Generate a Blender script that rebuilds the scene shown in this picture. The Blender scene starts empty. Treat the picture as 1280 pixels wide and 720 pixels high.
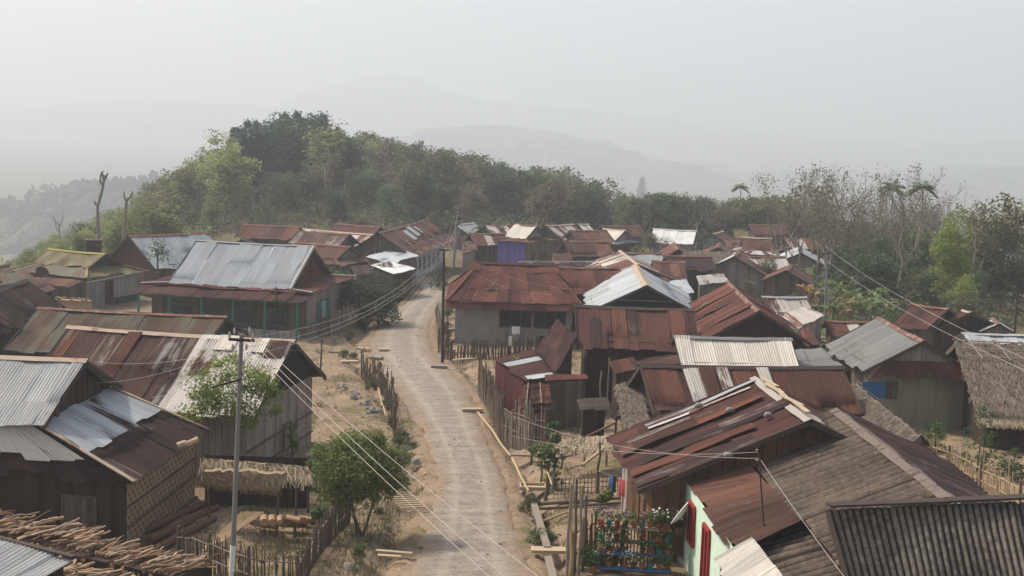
import bpy, math, random
import numpy as np
from mathutils import Vector, Matrix

random.seed(7)
rng = np.random.default_rng(7)
sc = bpy.context.scene
COL = sc.collection

# ------------------------------------------------------------------ camera
CAM_H, FPX = 12.8, 1758.0
PITCH, ROLL = math.atan(210 / FPX), math.radians(2)
_c, _s = math.cos(PITCH), math.sin(PITCH)
FWD = np.array([0, _c, -_s]); _up = np.array([0, _s, _c]); _rt = np.array([1.0, 0, 0])
RT = _rt * math.cos(ROLL) + _up * math.sin(ROLL)
UP = _up * math.cos(ROLL) - _rt * math.sin(ROLL)
CAM = np.array([0, 0, CAM_H])
cd = bpy.data.cameras.new('camera'); cam = bpy.data.objects.new('camera', cd); COL.objects.link(cam)
cd.sensor_width = 36; cd.lens = FPX / 1280 * 36; cd.clip_start = 0.5; cd.clip_end = 20000
M = Matrix.Identity(4)
for i in range(3):
    M[i][0], M[i][1], M[i][2], M[i][3] = RT[i], UP[i], -FWD[i], CAM[i]
cam.matrix_world = M
sc.camera = cam

# ------------------------------------------------------------------ light
SUN_EL = math.radians(50); SUN_DIR = Vector((-0.82, 0.40, 0)).normalized()
w = bpy.data.worlds.new('World'); sc.world = w; w.use_nodes = True
nt = w.node_tree; bg = nt.nodes['Background']
sky = nt.nodes.new('ShaderNodeTexSky'); sky.sky_type = 'NISHITA'; sky.sun_disc = False
sky.sun_elevation = SUN_EL; sky.sun_rotation = math.atan2(SUN_DIR.x, SUN_DIR.y)
sky.air_density = 1.0; sky.dust_density = 9.0; sky.ozone_density = 1.0; sky.altitude = 1200
hs = nt.nodes.new('ShaderNodeHueSaturation'); hs.inputs['Saturation'].default_value = .45; nt.links.new(sky.outputs[0], hs.inputs['Color']); nt.links.new(hs.outputs[0], bg.inputs[0]); bg.inputs[1].default_value = 0.15
sl = bpy.data.lights.new('sun', 'SUN'); sl.energy = 3.3; sl.angle = math.radians(3); sl.color = (1, .89, .73)
so = bpy.data.objects.new('sun', sl); COL.objects.link(so)
sd = Vector((SUN_DIR.x * math.cos(SUN_EL), SUN_DIR.y * math.cos(SUN_EL), math.sin(SUN_EL)))
so.rotation_euler = sd.to_track_quat('Z', 'Y').to_euler()
sc.view_settings.view_transform = 'Standard'; sc.view_settings.look = 'None'
sc.view_settings.exposure = 0.74; sc.view_settings.gamma = 1
cy_ = sc.cycles
cy_.max_bounces = 5; cy_.diffuse_bounces = 2; cy_.glossy_bounces = 1; cy_.transmission_bounces = 2
cy_.volume_bounces = 1; cy_.transparent_max_bounces = 6
cy_.use_denoising = True; cy_.caustics_reflective = False; cy_.caustics_refractive = False
try:
    cy_.denoiser = 'OPENIMAGEDENOISE'; cy_.denoising_input_passes = 'RGB_ALBEDO_NORMAL'
except Exception:
    pass
HAZE_DENSITY = 0.00072

# ------------------------------------------------------------------ terrain
def sstep(a, b, x):
    t = np.clip((x - a) / (b - a), 0, 1); return t * t * (3 - 2 * t)
def softp(x, k):
    return np.where(x > 8 * k, x, k * np.log1p(np.exp(np.clip(x / k, -30, 30))))
def g0(x, y):
    x = np.asarray(x, float); y = np.asarray(y, float)
    z = -0.02 * (np.minimum(y, 170) - 40)
    xl = -41 + 9 * sstep(112, 140, y)
    z = z - 0.30 * softp(xl - x, 2.5)
    yb = 186 - 34 * sstep(31, 41, x)
    z = z - 0.27 * softp(y - yb, 4)
    z = z - 0.3 * softp(x - 47, 3)
    z = z + 17.5 * np.exp(-((x + 36) / 46) ** 2 - ((y - 242) / 42) ** 2)
    return -75 + softp(z + 75, 4)

def ray(px, py):
    return FWD + RT * (px - 640) / FPX - UP * (py - 360) / FPX
def gp(px, py, h=0.0):
    """point of the terrain (raised by h) seen at a place of the 1280 x 720 frame"""
    r = ray(px, py); z = h
    for _ in range(14):
        t = (z - CAM_H) / r[2]; p = CAM + r * t
        z = 0.4 * z + 0.6 * (float(g0(p[0], p[1])) + h)
    t = (z - CAM_H) / r[2]
    return CAM + r * t
def at(px, py, z):
    r = ray(px, py); return CAM + r * ((z - CAM_H) / r[2])
def atY(px, py, Y):
    r = ray(px, py); return CAM + r * (Y / r[1])
def topx(p):
    d = np.asarray(p, float) - CAM; z = d @ FWD
    return 640 + FPX * (d @ RT) / z, 360 - FPX * (d @ UP) / z

# the road: left and right edge along the village street
_el = [(470, 745), (498, 720), (516, 690), (528, 655), (540, 615), (541, 590), (535, 560), (520, 530), (502, 505), (487, 485), (470, 462), (461, 440), (464, 420), (477, 402), (492, 388), (507, 377), (522, 367), (527, 360), (515, 352), (495, 345)]
_er = [(705, 745), (682, 720), (662, 690), (648, 655), (640, 622), (632, 592), (617, 560), (604, 530), (598, 505), (589, 487), (570, 465), (550, 445), (541, 425), (541, 405), (546, 390), (554, 377), (558, 367), (557, 360), (548, 351), (540, 345)]
def catmull(P, n):
    P = np.array(P, float); out = []
    for i in range(len(P) - 1):
        p0, p1, p2, p3 = P[max(i - 1, 0)], P[i], P[i + 1], P[min(i + 2, len(P) - 1)]
        for k in range(n):
            t = k / n
            out.append(.5 * (2 * p1 + (p2 - p0) * t + (2 * p0 - 5 * p1 + 4 * p2 - p3) * t * t + (3 * p1 - p0 - 3 * p2 + p3) * t ** 3))
    out.append(P[-1]); return np.array(out)
EL = catmull([gp(*p)[:2] for p in _el], 5); ER = catmull([gp(*p)[:2] for p in _er], 5)
RC = (EL + ER) / 2; RHW = np.linalg.norm(EL - ER, axis=1) / 2
def road_d(x, y):
    """signed distance to the road edge (negative on the road)"""
    x = np.asarray(x, float); y = np.asarray(y, float)
    best = np.full(np.broadcast(x, y).shape, 1e9)
    for (cx, cy), hw in zip(RC, RHW):
        best = np.minimum(best, np.hypot(x - cx, y - cy) - hw)
    return best
def g(x, y):
    """terrain with the road bed pressed in and the drains beside it"""
    z = g0(x, y); d = road_d(x, y)
    bed = 1 - sstep(-.25, .25, d)
    drain = np.exp(-((d - .75) / .33) ** 2)
    und = .10 * np.sin(.9 * np.asarray(x) + .4) * np.sin(.7 * np.asarray(y)) * sstep(.8, 3, d)
    return z - .10 * bed - .34 * drain + und
def gz(x, y): return float(g(x, y))

# ------------------------------------------------------------------ mesh helpers
class MB:
    def __init__(s): s.v = []; s.f = []; s.uv = []; s.mi = []; s.sm = []; s.n = 0
    def add(s, V, Fs, UV=None, mi=0, smooth=False):
        V = np.asarray(V, float); b = s.n; s.v.append(V); s.n += len(V)
        for k, f in enumerate(Fs):
            s.f.append(tuple(int(i) + b for i in f)); s.mi.append(mi); s.sm.append(smooth)
            if UV is None: s.uv.extend([(0.0, 0.0)] * len(f))
            elif callable(UV): s.uv.extend([UV(V[i]) for i in f])
            else: s.uv.extend([tuple(UV[i]) for i in f])
    def quad(s, P, mi=0, uv=None):
        P = [np.asarray(p, float) for p in P]
        if uv is None:
            e = P[1] - P[0]; L = np.linalg.norm(e) or 1; e = e / L
            uv = []
            for p in P:
                d = p - P[0]; u = float(d @ e); uv.append((u, float(np.linalg.norm(d - e * u))))
        s.add(P, [tuple(range(len(P)))], uv, mi)
    def box(s, c, size, yaw=0.0, mi=0, axes=None):
        c = np.asarray(c, float)
        if axes is None:
            ux = np.array([math.cos(yaw), math.sin(yaw), 0]); uy = np.array([-ux[1], ux[0], 0]); uz = np.array([0, 0, 1.0])
        else: ux, uy, uz = [np.asarray(a, float) for a in axes]
        hx, hy, hz = [k / 2 for k in size]
        V = [c + ux * hx * i + uy * hy * j + uz * hz * k for k in (-1, 1) for j in (-1, 1) for i in (-1, 1)]
        for f, a, b in (((0, 2, 3, 1), 0, 1), ((4, 5, 7, 6), 0, 1), ((0, 1, 5, 4), 0, 2), ((2, 6, 7, 3), 0, 2), ((0, 4, 6, 2), 1, 2), ((1, 3, 7, 5), 1, 2)):
            Q = [V[i] for i in f]; ax = (ux, uy, uz)
            s.add(Q, [(0, 1, 2, 3)], [(float((q - c) @ ax[a]), float((q - c) @ ax[b])) for q in Q], mi)
    def beam(s, A, B, wd, th, mi=0, upv=(0, 0, 1)):
        """rectangular bar from A to B, wd wide sideways, th thick"""
        A = np.asarray(A, float); B = np.asarray(B, float); d = B - A; L = np.linalg.norm(d); d = d / L
        sd_ = np.cross(d, upv); sd_ = sd_ / (np.linalg.norm(sd_) or 1); n = np.cross(sd_, d)
        s.box((A + B) / 2, (L, wd, th), mi=mi, axes=(d, sd_, n))
    def tube(s, pts, r, n=6, mi=0, cap=True):
        pts = [np.asarray(p, float) for p in pts]; m = len(pts)
        rs = r if hasattr(r, '__len__') else [r] * m
        V = []; UV = []; l = 0
        ref = np.array([0.3, 0.9, 0.2])
        for i, p in enumerate(pts):
            d = pts[min(i + 1, m - 1)] - pts[max(i - 1, 0)]; d = d / (np.linalg.norm(d) or 1)
            if i: l += np.linalg.norm(p - pts[i - 1])
            a = np.cross(d, ref)
            if np.linalg.norm(a) < .05: a = np.cross(d, [1, 0, 0])
            a /= np.linalg.norm(a); b = np.cross(d, a)
            for k in range(n):
                t = 2 * math.pi * k / n
                V.append(p + (a * math.cos(t) + b * math.sin(t)) * rs[i]); UV.append((k / n * 2 * math.pi * rs[i], l))
        Fs = [(i * n + k, i * n + (k + 1) % n, (i + 1) * n + (k + 1) % n, (i + 1) * n + k) for i in range(m - 1) for k in range(n)]
        s.add(V, Fs, UV, mi, True)
        if cap:
            s.add(V[:n], [tuple(reversed(range(n)))], [(0, 0)] * n, mi); s.add(V[-n:], [tuple(range(n))], [(0, 0)] * n, mi)
    def build(s, name, mats, parent=None, origin=None):
        V = np.concatenate(s.v) if s.v else np.zeros((0, 3))
        if origin is None and parent is not None: origin = world_loc(parent)
        if origin is None: origin = (0, 0, 0)
        me = bpy.data.meshes.new(name)
        me.from_pydata((V - np.asarray(origin)).tolist(), [], s.f)
        uvl = me.uv_layers.new(name='UVMap'); uvl.data.foreach_set('uv', np.array(s.uv, 'f').ravel())
        for m in (mats if isinstance(mats, (list, tuple)) else [mats]): me.materials.append(m)
        me.polygons.foreach_set('material_index', np.array(s.mi, 'i'))
        me.polygons.foreach_set('use_smooth', np.array(s.sm, 'b'))
        me.update()
        return link(name, me, parent, origin)
def world_loc(o):
    l = np.zeros(3)
    while o is not None: l = l + np.array(o.location); o = o.parent
    return l
def link(name, me, parent=None, origin=(0, 0, 0)):
    o = bpy.data.objects.new(name, me); COL.objects.link(o)
    if parent is not None:
        o.parent = parent; o.location = Vector(np.asarray(origin) - world_loc(parent))
    else: o.location = Vector(origin)
    return o
def tag(o, label=None, cat=None, group=None, kind=None):
    if label: o['label'] = label
    if cat: o['category'] = cat
    if group: o['group'] = group
    if kind: o['kind'] = kind
    return o
def empty(name, loc, label, cat, group=None, rz=0):
    o = bpy.data.objects.new(name, None); COL.objects.link(o); o.location = Vector(loc); o.rotation_euler = (0, 0, rz)
    o.empty_display_size = .3
    return tag(o, label, cat, group)
KIDS = {}
def copy_tree(o, loc=None, rz=None, scale=None, label=None, group=None):
    r = o.copy(); COL.objects.link(r)
    if loc is not None: r.location = Vector(loc)
    if rz is not None: r.rotation_euler = (0, 0, rz)
    if scale is not None: r.scale = scale if hasattr(scale, '__len__') else (scale,) * 3
    if label: r['label'] = label
    if group: r['group'] = group
    for ch in list(o.children):
        c = ch.copy(); COL.objects.link(c); c.parent = r
        for gch in list(ch.children):
            d = gch.copy(); COL.objects.link(d); d.parent = c
    return r
def raw_mesh(name, V, nper, mat, UV=None):
    """many loose polygons of nper corners from an (n*nper, 3) array"""
    V = np.asarray(V, 'f'); n = len(V) // nper
    me = bpy.data.meshes.new(name)
    me.vertices.add(len(V)); me.vertices.foreach_set('co', V.ravel())
    me.loops.add(len(V)); me.loops.foreach_set('vertex_index', np.arange(len(V), dtype='i'))
    me.polygons.add(n); me.polygons.foreach_set('loop_start', np.arange(0, len(V), nper, dtype='i'))
    me.materials.append(mat); me.update(calc_edges=True); me.validate()
    return me

# ------------------------------------------------------------------ materials
class NT:
    def __init__(s, name):
        s.m = bpy.data.materials.new(name); s.m.use_nodes = True; s.t = s.m.node_tree
        s.t.nodes.clear(); s.out = s.t.nodes.new('ShaderNodeOutputMaterial')
    def n(s, typ, **k):
        o = s.t.nodes.new('ShaderNode' + typ)
        for a, b in k.items(): setattr(o, a, b)
        return o
    def lk(s, a, b): s.t.links.new(a, b)
    def put(s, sock, v):
        if isinstance(v, bpy.types.NodeSocket): s.lk(v, sock)
        elif v is not None: sock.default_value = v
    def math(s, op, a, b=None, c=None, clamp=False):
        o = s.n('Math', operation=op, use_clamp=clamp); s.put(o.inputs[0], a)
        if b is not None: s.put(o.inputs[1], b)
        if c is not None: s.put(o.inputs[2], c)
        return o.outputs[0]
    def comb(s, x, y, z):
        o = s.n('CombineXYZ'); s.put(o.inputs[0], x); s.put(o.inputs[1], y); s.put(o.inputs[2], z); return o.outputs[0]
    def noise(s, vec, scale=1, detail=3, rough=.55, dist=0):
        o = s.n('TexNoise'); s.put(o.inputs['Vector'], vec); o.inputs['Scale'].default_value = scale
        o.inputs['Detail'].default_value = detail; o.inputs['Roughness'].default_value = rough; o.inputs['Distortion'].default_value = dist
        return o.outputs[0]
    def white(s, vec):
        o = s.n('TexWhiteNoise', noise_dimensions='3D'); s.put(o.inputs['Vector'], vec); return o.outputs['Value']
    def ramp(s, fac, stops):
        o = s.n('ValToRGB'); s.put(o.inputs[0], fac); e = o.color_ramp.elements
        while len(e) < len(stops): e.new(.5)
        for k, (p, c) in enumerate(stops): e[k].position = p; e[k].color = (*c, 1)
        return o.outputs[0]
    def mix(s, fac, a, b):
        o = s.n('Mix', data_type='RGBA'); s.put(o.inputs[0], fac)
        s.put(o.inputs[6], (*a, 1) if isinstance(a, tuple) and len(a) == 3 else a)
        s.put(o.inputs[7], (*b, 1) if isinstance(b, tuple) and len(b) == 3 else b); return o.outputs[2]
    def mul(s, col, f):
        o = s.n('VectorMath', operation='SCALE'); s.put(o.inputs[0], col if not isinstance(col, tuple) else col); s.put(o.inputs['Scale'], f); return o.outputs[0]
    def rng(s, v, a, b, c=0.0, d=1.0):
        o = s.n('MapRange', interpolation_type='SMOOTHSTEP'); s.put(o.inputs[0], v)
        for k, x in zip((1, 2, 3, 4), (a, b, c, d)): s.put(o.inputs[k], x)
        return o.outputs[0]
    def uv(s):
        o = s.n('TexCoord'); p = s.n('SeparateXYZ'); s.lk(o.outputs['UV'], p.inputs[0]); return p.outputs[0], p.outputs[1]
    def obj(s):
        o = s.n('TexCoord'); return o.outputs['Object']
    def rand(s): return s.n('ObjectInfo').outputs['Random']
    def finish(s, col, rough=.8, bump=None, bstr=.3, bdist=.02, spec=.3, metal=0.0):
        b = s.n('BsdfPrincipled'); s.put(b.inputs['Base Color'], (*col, 1) if isinstance(col, tuple) else col)
        s.put(b.inputs['Roughness'], rough); b.inputs['Specular IOR Level'].default_value = spec; s.put(b.inputs['Metallic'], metal)
        if bump is not None:
            bp = s.n('Bump'); s.put(bp.inputs['Height'], bump); bp.inputs['Strength'].default_value = bstr; bp.inputs['Distance'].default_value = bdist
            s.lk(bp.outputs[0], b.inputs['Normal'])
        s.lk(b.outputs[0], s.out.inputs[0]); return s.m

RUST = ((.022, .010, .007), (.066, .024, .016), (.125, .047, .028))
def metal(name, zinc, rust=RUST, thr=.5, spread=.10, sheetvar=.5, pale=None, sheet=.76, row=2.2, rough=.68):
    """weathered corrugated sheet: uv in metres (u along the ridge, v down the slope)"""
    N = NT(name); u, v = N.uv(); r = N.math('MULTIPLY', N.rand(), 60.0)
    iu = N.math('FLOOR', N.math('DIVIDE', u, sheet)); iv = N.math('FLOOR', N.math('DIVIDE', v, row))
    wn = N.white(N.comb(iu, iv, N.math('FLOOR', r)))
    wn2 = N.white(N.comb(iu, iv, N.math('ADD', N.math('FLOOR', r), 31.0)))
    streak = N.noise(N.comb(N.math('MULTIPLY', u, 7.0), N.math('MULTIPLY', v, .45), r), 1, 4, .6)
    blotch = N.noise(N.comb(u, v, r), .8, 4, .6)
    fine = N.noise(N.comb(N.math('MULTIPLY', u, 22.0), N.math('MULTIPLY', v, 5.0), r), 1, 3, .6)
    t = N.math('ADD', N.math('MULTIPLY', streak, .55), N.math('MULTIPLY', blotch, .45))
    t = N.math('ADD', t, N.math('MULTIPLY', N.math('SUBTRACT', wn, .5), sheetvar))
    t = N.math('ADD', t, N.math('MULTIPLY', N.math('SUBTRACT', fine, .5), .25))
    fac = N.rng(t, thr - spread, thr + spread)
    zv = N.math('ADD', .72, N.math('ADD', N.math('MULTIPLY', wn2, .28), N.math('MULTIPLY', N.math('SUBTRACT', streak, .3), .5)))
    zc = N.mul(zinc, zv)
    zc = N.mix(N.rng(fine, .56, .75, 0, .5), zc, N.mul(zinc, .45))
    rf = N.math('ADD', N.math('MULTIPLY', streak, .6), N.math('ADD', N.math('MULTIPLY', fine, .25), N.math('MULTIPLY', wn2, .35)))
    rc = N.ramp(rf, [(.32, rust[0]), (.58, rust[1]), (.85, rust[2])])
    if pale is not None:   # sheets that lost their rust film in long runs down the slope
        ps = N.noise(N.comb(N.math('MULTIPLY', u, 3.2), N.math('MULTIPLY', v, .12), N.math('ADD', r, 5.0)), 1, 2, .5)
        rc = N.mix(N.rng(ps, .60, .68, 0, .75), rc, pale)
    col = N.mix(fac, zc, rc)
    seam = N.math('LESS_THAN', N.math('FRACT', N.math('DIVIDE', u, sheet)), .025)
    col = N.mix(N.math('MULTIPLY', seam, .45), col, (.02, .015, .013))
    ro = N.math('ADD', rough, N.math('MULTIPLY', fac, .3))
    return N.finish(col, ro, bump=fine, bstr=.25, bdist=.01, spec=.35)
def asbestos(name, base, dark, pitch):
    N = NT(name); u, v = N.uv(); r = N.math('MULTIPLY', N.rand(), 60.0)
    spots = N.noise(N.comb(N.math('MULTIPLY', u, 6.0), N.math('MULTIPLY', v, 6.0), r), 1, 5, .7)
    blotch = N.noise(N.comb(u, v, r), .7, 4, .6)
    lich = N.noise(N.comb(N.math('MULTIPLY', u, 3.0), N.math('MULTIPLY', v, 2.0), r), 2.3, 5, .7)
    col = N.ramp(N.math('ADD', N.math('MULTIPLY', spots, .6), N.math('MULTIPLY', blotch, .45)), [(.35, dark), (.55, base), (.75, tuple(c * 1.7 for c in base))])
    col = N.mix(N.rng(lich, .58, .70, 0, .7), col, (.17, .145, .115))
    col = N.mix(N.rng(lich, .28, .40, .6, 0), col, (.018, .015, .012))
    tr = N.math('COSINE', N.math('MULTIPLY', u, 2 * math.pi / pitch)); col = N.mix(N.rng(N.math('ADD', tr, N.math('MULTIPLY', N.math('SUBTRACT', blotch, .5), 1.2)), -.9, .1, .88, 0), col, (.012, .010, .009))   # dirt lies in the troughs
    return N.finish(col, .95, bump=spots, bstr=.5, bdist=.02, spec=.1)
def planks(name, c, var=.4, wdt=.18, vert=True, gap=.06, grain=1.0):
    N = NT(name); u, v = N.uv(); a, b = (u, v) if vert else (v, u); r = N.math('MULTIPLY', N.rand(), 60.0)
    q = N.math('DIVIDE', a, wdt); iq = N.math('FLOOR', q); f = N.math('FRACT', q)
    wn = N.white(N.comb(iq, 3.0, N.math('FLOOR', r)))
    gr = N.noise(N.comb(N.math('MULTIPLY', a, 30.0), N.math('MULTIPLY', b, 1.2), N.math('ADD', r, wn)), 1, 4, .6)
    bl = N.noise(N.comb(a, b, r), 1.3, 3, .6)
    k = N.math('ADD', 1 - var / 2, N.math('ADD', N.math('MULTIPLY', N.math('SUBTRACT', wn, .5), var * 1.4), N.math('MULTIPLY', N.math('SUBTRACT', gr, .5), 1.0 * grain)))
    k = N.math('ADD', k, N.math('MULTIPLY', N.math('SUBTRACT', bl, .4), .6))
    col = N.mul(c, N.math('MAXIMUM', k, .15))
    gp_ = N.math('LESS_THAN', f, gap); col = N.mix(N.math('MULTIPLY', gp_, .85), col, (.008, .006, .005))
    return N.finish(col, .9, bump=N.math('SUBTRACT', gr, N.math('MULTIPLY', gp_, 2.0)), bstr=.4, bdist=.02, spec=.15)
def weave(name, ca, cb, cell=.30):
    """split bamboo matting: a tan weave with rows of dark lozenges"""
    N = NT(name); u, v = N.uv(); row = N.math('FLOOR', N.math('DIVIDE', v, cell * .5))
    fu = N.math('ABSOLUTE', N.math('SUBTRACT', N.math('FRACT', N.math('ADD', N.math('DIVIDE', u, cell), N.math('MULTIPLY', row, .5))), .5))
    fv = N.math('ABSOLUTE', N.math('SUBTRACT', N.math('FRACT', N.math('DIVIDE', v, cell * .5)), .5))
    bl = N.noise(N.comb(u, v, 0.0), 1.2, 4, .65); fn = N.noise(N.comb(N.math('MULTIPLY', u, 1.0), N.math('MULTIPLY', v, 1.0), 4.0), 11, 3, .6)
    x = N.rng(N.math('ADD', N.math('ADD', fu, N.math('MULTIPLY', fv, .6)), N.math('MULTIPLY', fn, .25)), .28, .48)
    col = N.mix(x, cb, ca); col = N.mul(col, N.math('ADD', .5, N.math('MULTIPLY', bl, 1.0)))
    return N.finish(col, .9, bump=N.math('ADD', x, fn), bstr=.5, bdist=.015, spec=.15)
def plain(name, c, var=.35, scale=3.0, rough=.85, bstr=.25, stain=None, spec=.2):
    N = NT(name); o = N.obj(); bl = N.noise(o, scale, 5, .65); fn = N.noise(o, scale * 7, 3, .6)
    k = N.math('ADD', 1 - var, N.math('ADD', N.math('MULTIPLY', bl, var * 1.4), N.math('MULTIPLY', fn, var * .6)))
    col = N.mul(c, k)
    if stain: col = N.mix(N.rng(bl, .52, .68, 0, .8), col, stain)
    return N.finish(col, rough, bump=fn, bstr=bstr, bdist=.02, spec=spec)
def leafmat(name, a, b, c=None, trans=.3):
    N = NT(name); ge = N.n('NewGeometry'); rnd = ge.outputs['Random Per Island']
    oi = N.rand()
    stops = [(0.0, a), (.6, b), (1.0, c or b)]
    col = N.ramp(rnd, stops); col = N.mul(col, N.math('ADD', .75, N.math('MULTIPLY', oi, .5)))
    d = N.n('BsdfPrincipled'); N.lk(col, d.inputs['Base Color']); d.inputs['Roughness'].default_value = .6; d.inputs['Specular IOR Level'].default_value = .25
    t = N.n('BsdfTranslucent'); N.lk(N.mul(col, 1.3), t.inputs[0])
    m = N.n('MixShader'); m.inputs[0].default_value = trans; N.lk(d.outputs[0], m.inputs[1]); N.lk(t.outputs[0], m.inputs[2]); N.lk(m.outputs[0], N.out.inputs[0])
    return N.m
def straw(name, a, b, c):
    N = NT(name); ge = N.n('NewGeometry'); rnd = ge.outputs['Random Per Island']; bl = N.noise(N.obj(), 1.6, 4, .6)
    col = N.ramp(N.math('ADD', N.math('MULTIPLY', rnd, .7), N.math('MULTIPLY', bl, .35)), [(.15, a), (.5, b), (.95, c)])
    return N.finish(col, .95, spec=.1)

m_rust = metal('rust_sheet', (.15, .14, .135), thr=.22)
m_rust_red = metal('red_rust_sheet', (.13, .05, .04), ((.033, .012, .009), (.082, .026, .019), (.13, .045, .030)), thr=.3, sheetvar=.3)
m_rust_maroon = metal('maroon_rust_sheet', (.10, .06, .055), ((.020, .009, .008), (.054, .019, .016), (.088, .034, .026)), thr=.25, sheetvar=.35)
m_rust_striped = metal('dark_rust_streaked_sheet', (.22, .20, .18), ((.018, .010, .009), (.042, .020, .016), (.085, .042, .030)), thr=.27, sheetvar=.45, pale=(.17, .13, .105))
m_rust_dark = metal('dark_rust_sheet', (.12, .10, .09), ((.012, .008, .008), (.026, .013, .012), (.05, .022, .017)), thr=.22)
m_zinc = metal('weathered_zinc_sheet', (.24, .245, .25), thr=.74, sheetvar=.22)
m_zinc_blue = metal('blue_grey_zinc_sheet', (.22, .24, .26), thr=.80, sheetvar=.2, spread=.06)
m_zinc_pale = metal('pale_zinc_sheet', (.32, .34, .36), thr=.82, sheetvar=.15)
m_zinc_dull = metal('dull_grey_sheet', (.125, .125, .122), thr=.78, sheetvar=.2)
m_zinc_warm = metal('warm_white_zinc_sheet', (.46, .42, .37), thr=.78, sheetvar=.2)
m_zinc_rusty = metal('rust_stained_zinc_sheet', (.38, .35, .32), thr=.60, sheetvar=.25, spread=.07)
m_patch = metal('patched_zinc_and_rust_sheet', (.38, .35, .31), thr=.50, sheetvar=1.1, spread=.08)
m_patch_rust = metal('rust_sheet_with_pale_strips', (.36, .33, .30), thr=.36, sheetvar=1.0, spread=.07)
m_white = metal('white_sheet', (.52, .515, .50), thr=.95, sheetvar=.1)
m_moss = metal('mossy_sheet', (.125, .105, .040), ((.030, .022, .012), (.060, .048, .022), (.105, .082, .032)), thr=.48, sheetvar=.08, spread=.16)
m_mossrust = metal('moss_and_rust_sheet', (.060, .060, .035), ((.030, .016, .011), (.065, .032, .020), (.115, .058, .034)), thr=.50, sheetvar=.22, spread=.14)
m_asb = asbestos('dark_fibre_cement', (.088, .066, .053), (.026, .024, .020), .40)
m_asb2 = asbestos('grey_fibre_cement', (.135, .118, .10), (.030, .025, .021), .17)
m_cap = plain('ridge_cap_rust', (.13, .062, .045), .5, 2.0, stain=(.24, .2, .17))
m_cap_pale = plain('ridge_cap_pale', (.34, .26, .20), .5, 1.6, stain=(.13, .065, .045))
m_cap_dark = plain('ridge_cap_dark', (.045, .032, .028), .5, 2.0)
m_mortar = plain('mortar_cap', (.13, .10, .085), .4, 2.5, stain=(.06, .05, .045))
m_barge = plain('weathered_board', (.055, .042, .034), .5, 5)
m_plank = planks('old_plank_wall', (.125, .094, .07))
m_plank_dark = planks('dark_plank_wall', (.050, .034, .025), .5)
m_plank_grey = planks('grey_plank_wall', (.25, .21, .18), .3, .24)
m_plank_pale = planks('pale_board_wall', (.26, .255, .235), .25, .45)
m_plank_h = planks('horizontal_board_wall', (.07, .055, .045), .4, .2, vert=False)
m_board_blue = planks('pale_blue_board_wall', (.40, .43, .45), .2, .3)
m_plank_ochre = planks('ochre_mud_board_wall', (.20, .145, .075), .25, .5)
m_maroon_wall = planks('maroon_painted_wall', (.045, .012, .012), .3, .3)
m_red_wall = planks('red_painted_wall', (.075, .018, .018), .5, .16)
m_purple = planks('purple_painted_wall', (.145, .10, .31), .15, .5)
m_mint = plain('mint_plaster', (.47, .60, .48), .18, 1.5, stain=(.38, .46, .37))
m_weave = weave('woven_bamboo', (.27, .195, .12), (.10, .066, .04), .34)
m_weave_grey = weave('grey_woven_bamboo', (.26, .245, .22), (.17, .155, .14), .22)
m_wall_corr = metal('greenish_corrugated_wall', (.25, .235, .16), thr=.80, sheetvar=.15)
m_brown_board = planks('brown_board', (.12, .062, .030), .3, .4)
m_green_paint = plain('green_paint', (.03, .17, .12), .4, 6, stain=(.05, .12, .09))
m_darkgreen = planks('dark_green_boards', (.016, .050, .042), .4, .3)
m_white_paint = plain('white_paint', (.62, .6, .56), .25, 5)
m_red_paint = plain('red_paint', (.22, .025, .02), .3, 6)
m_blue_paint = plain('blue_paint', (.03, .12, .28), .3, 5)
m_glass = plain('dark_glass', (.03, .035, .038), .2, 2, rough=.15, spec=.5)
m_void = plain('painted_dark_interior', (.010, .008, .007), .3, 2)  # near-black colour stands in for the shade inside open gables and windows
m_bark = plain('bark', (.10, .08, .065), .5, 6)
m_bark_pale = plain('pale_bark', (.21, .175, .15), .45, 6)
m_bamboo = plain('dry_bamboo', (.36, .26, .15), .4, 6)
m_bamboo_grey = plain('grey_bamboo', (.20, .165, .13), .45, 6)
m_stick = plain('weathered_stick', (.105, .078, .058), .5, 6)
m_board_pale = plain('pale_sawn_board', (.36, .28, .19), .35, 4)
m_concrete = plain('concrete', (.27, .26, .245), .3, 5)
m_pole_grey = plain('painted_steel_grey', (.17, .165, .16), .25, 5, stain=(.19, .15, .12))
m_pole_rust = plain('rusty_steel', (.045, .026, .022), .4, 5)
m_wire = plain('aluminium_wire', (.34, .31, .28), .2, 3, rough=.5)
m_wire_dark = plain('dark_cable', (.12, .11, .10), .2, 3)
m_ceramic = plain('white_insulator', (.38, .36, .33), .2, 9, rough=.4)
m_stone = plain('grey_stone', (.21, .19, .165), .5, 8)
m_terracotta = plain('terracotta', (.24, .095, .05), .3, 9)
m_teal = plain('teal_plastic', (.03, .16, .20), .3, 9)
m_cloth = {k: plain(k + '_cloth', c, .3, 6, rough=.95) for k, c in dict(red=(.38, .07, .08), blue=(.05, .13, .30), black=(.015, .015, .02), pink=(.62, .20, .33), green=(.03, .35, .10), white=(.62, .6, .58)).items()}
m_straw = straw('thatch_straw', (.060, .047, .038), (.13, .106, .086), (.21, .172, .135))
m_straw_pale = straw('pale_thatch_straw', (.16, .12, .08), (.30, .235, .155), (.44, .36, .24))
m_logend = plain('log_end', (.34, .21, .11), .4, 9)
m_log = plain('split_log', (.30, .19, .115), .6, 4)
m_log2 = plain('grey_log', (.36, .26, .18), .55, 4)
m_log3 = plain('dark_log', (.12, .065, .040), .5, 4)
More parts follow.
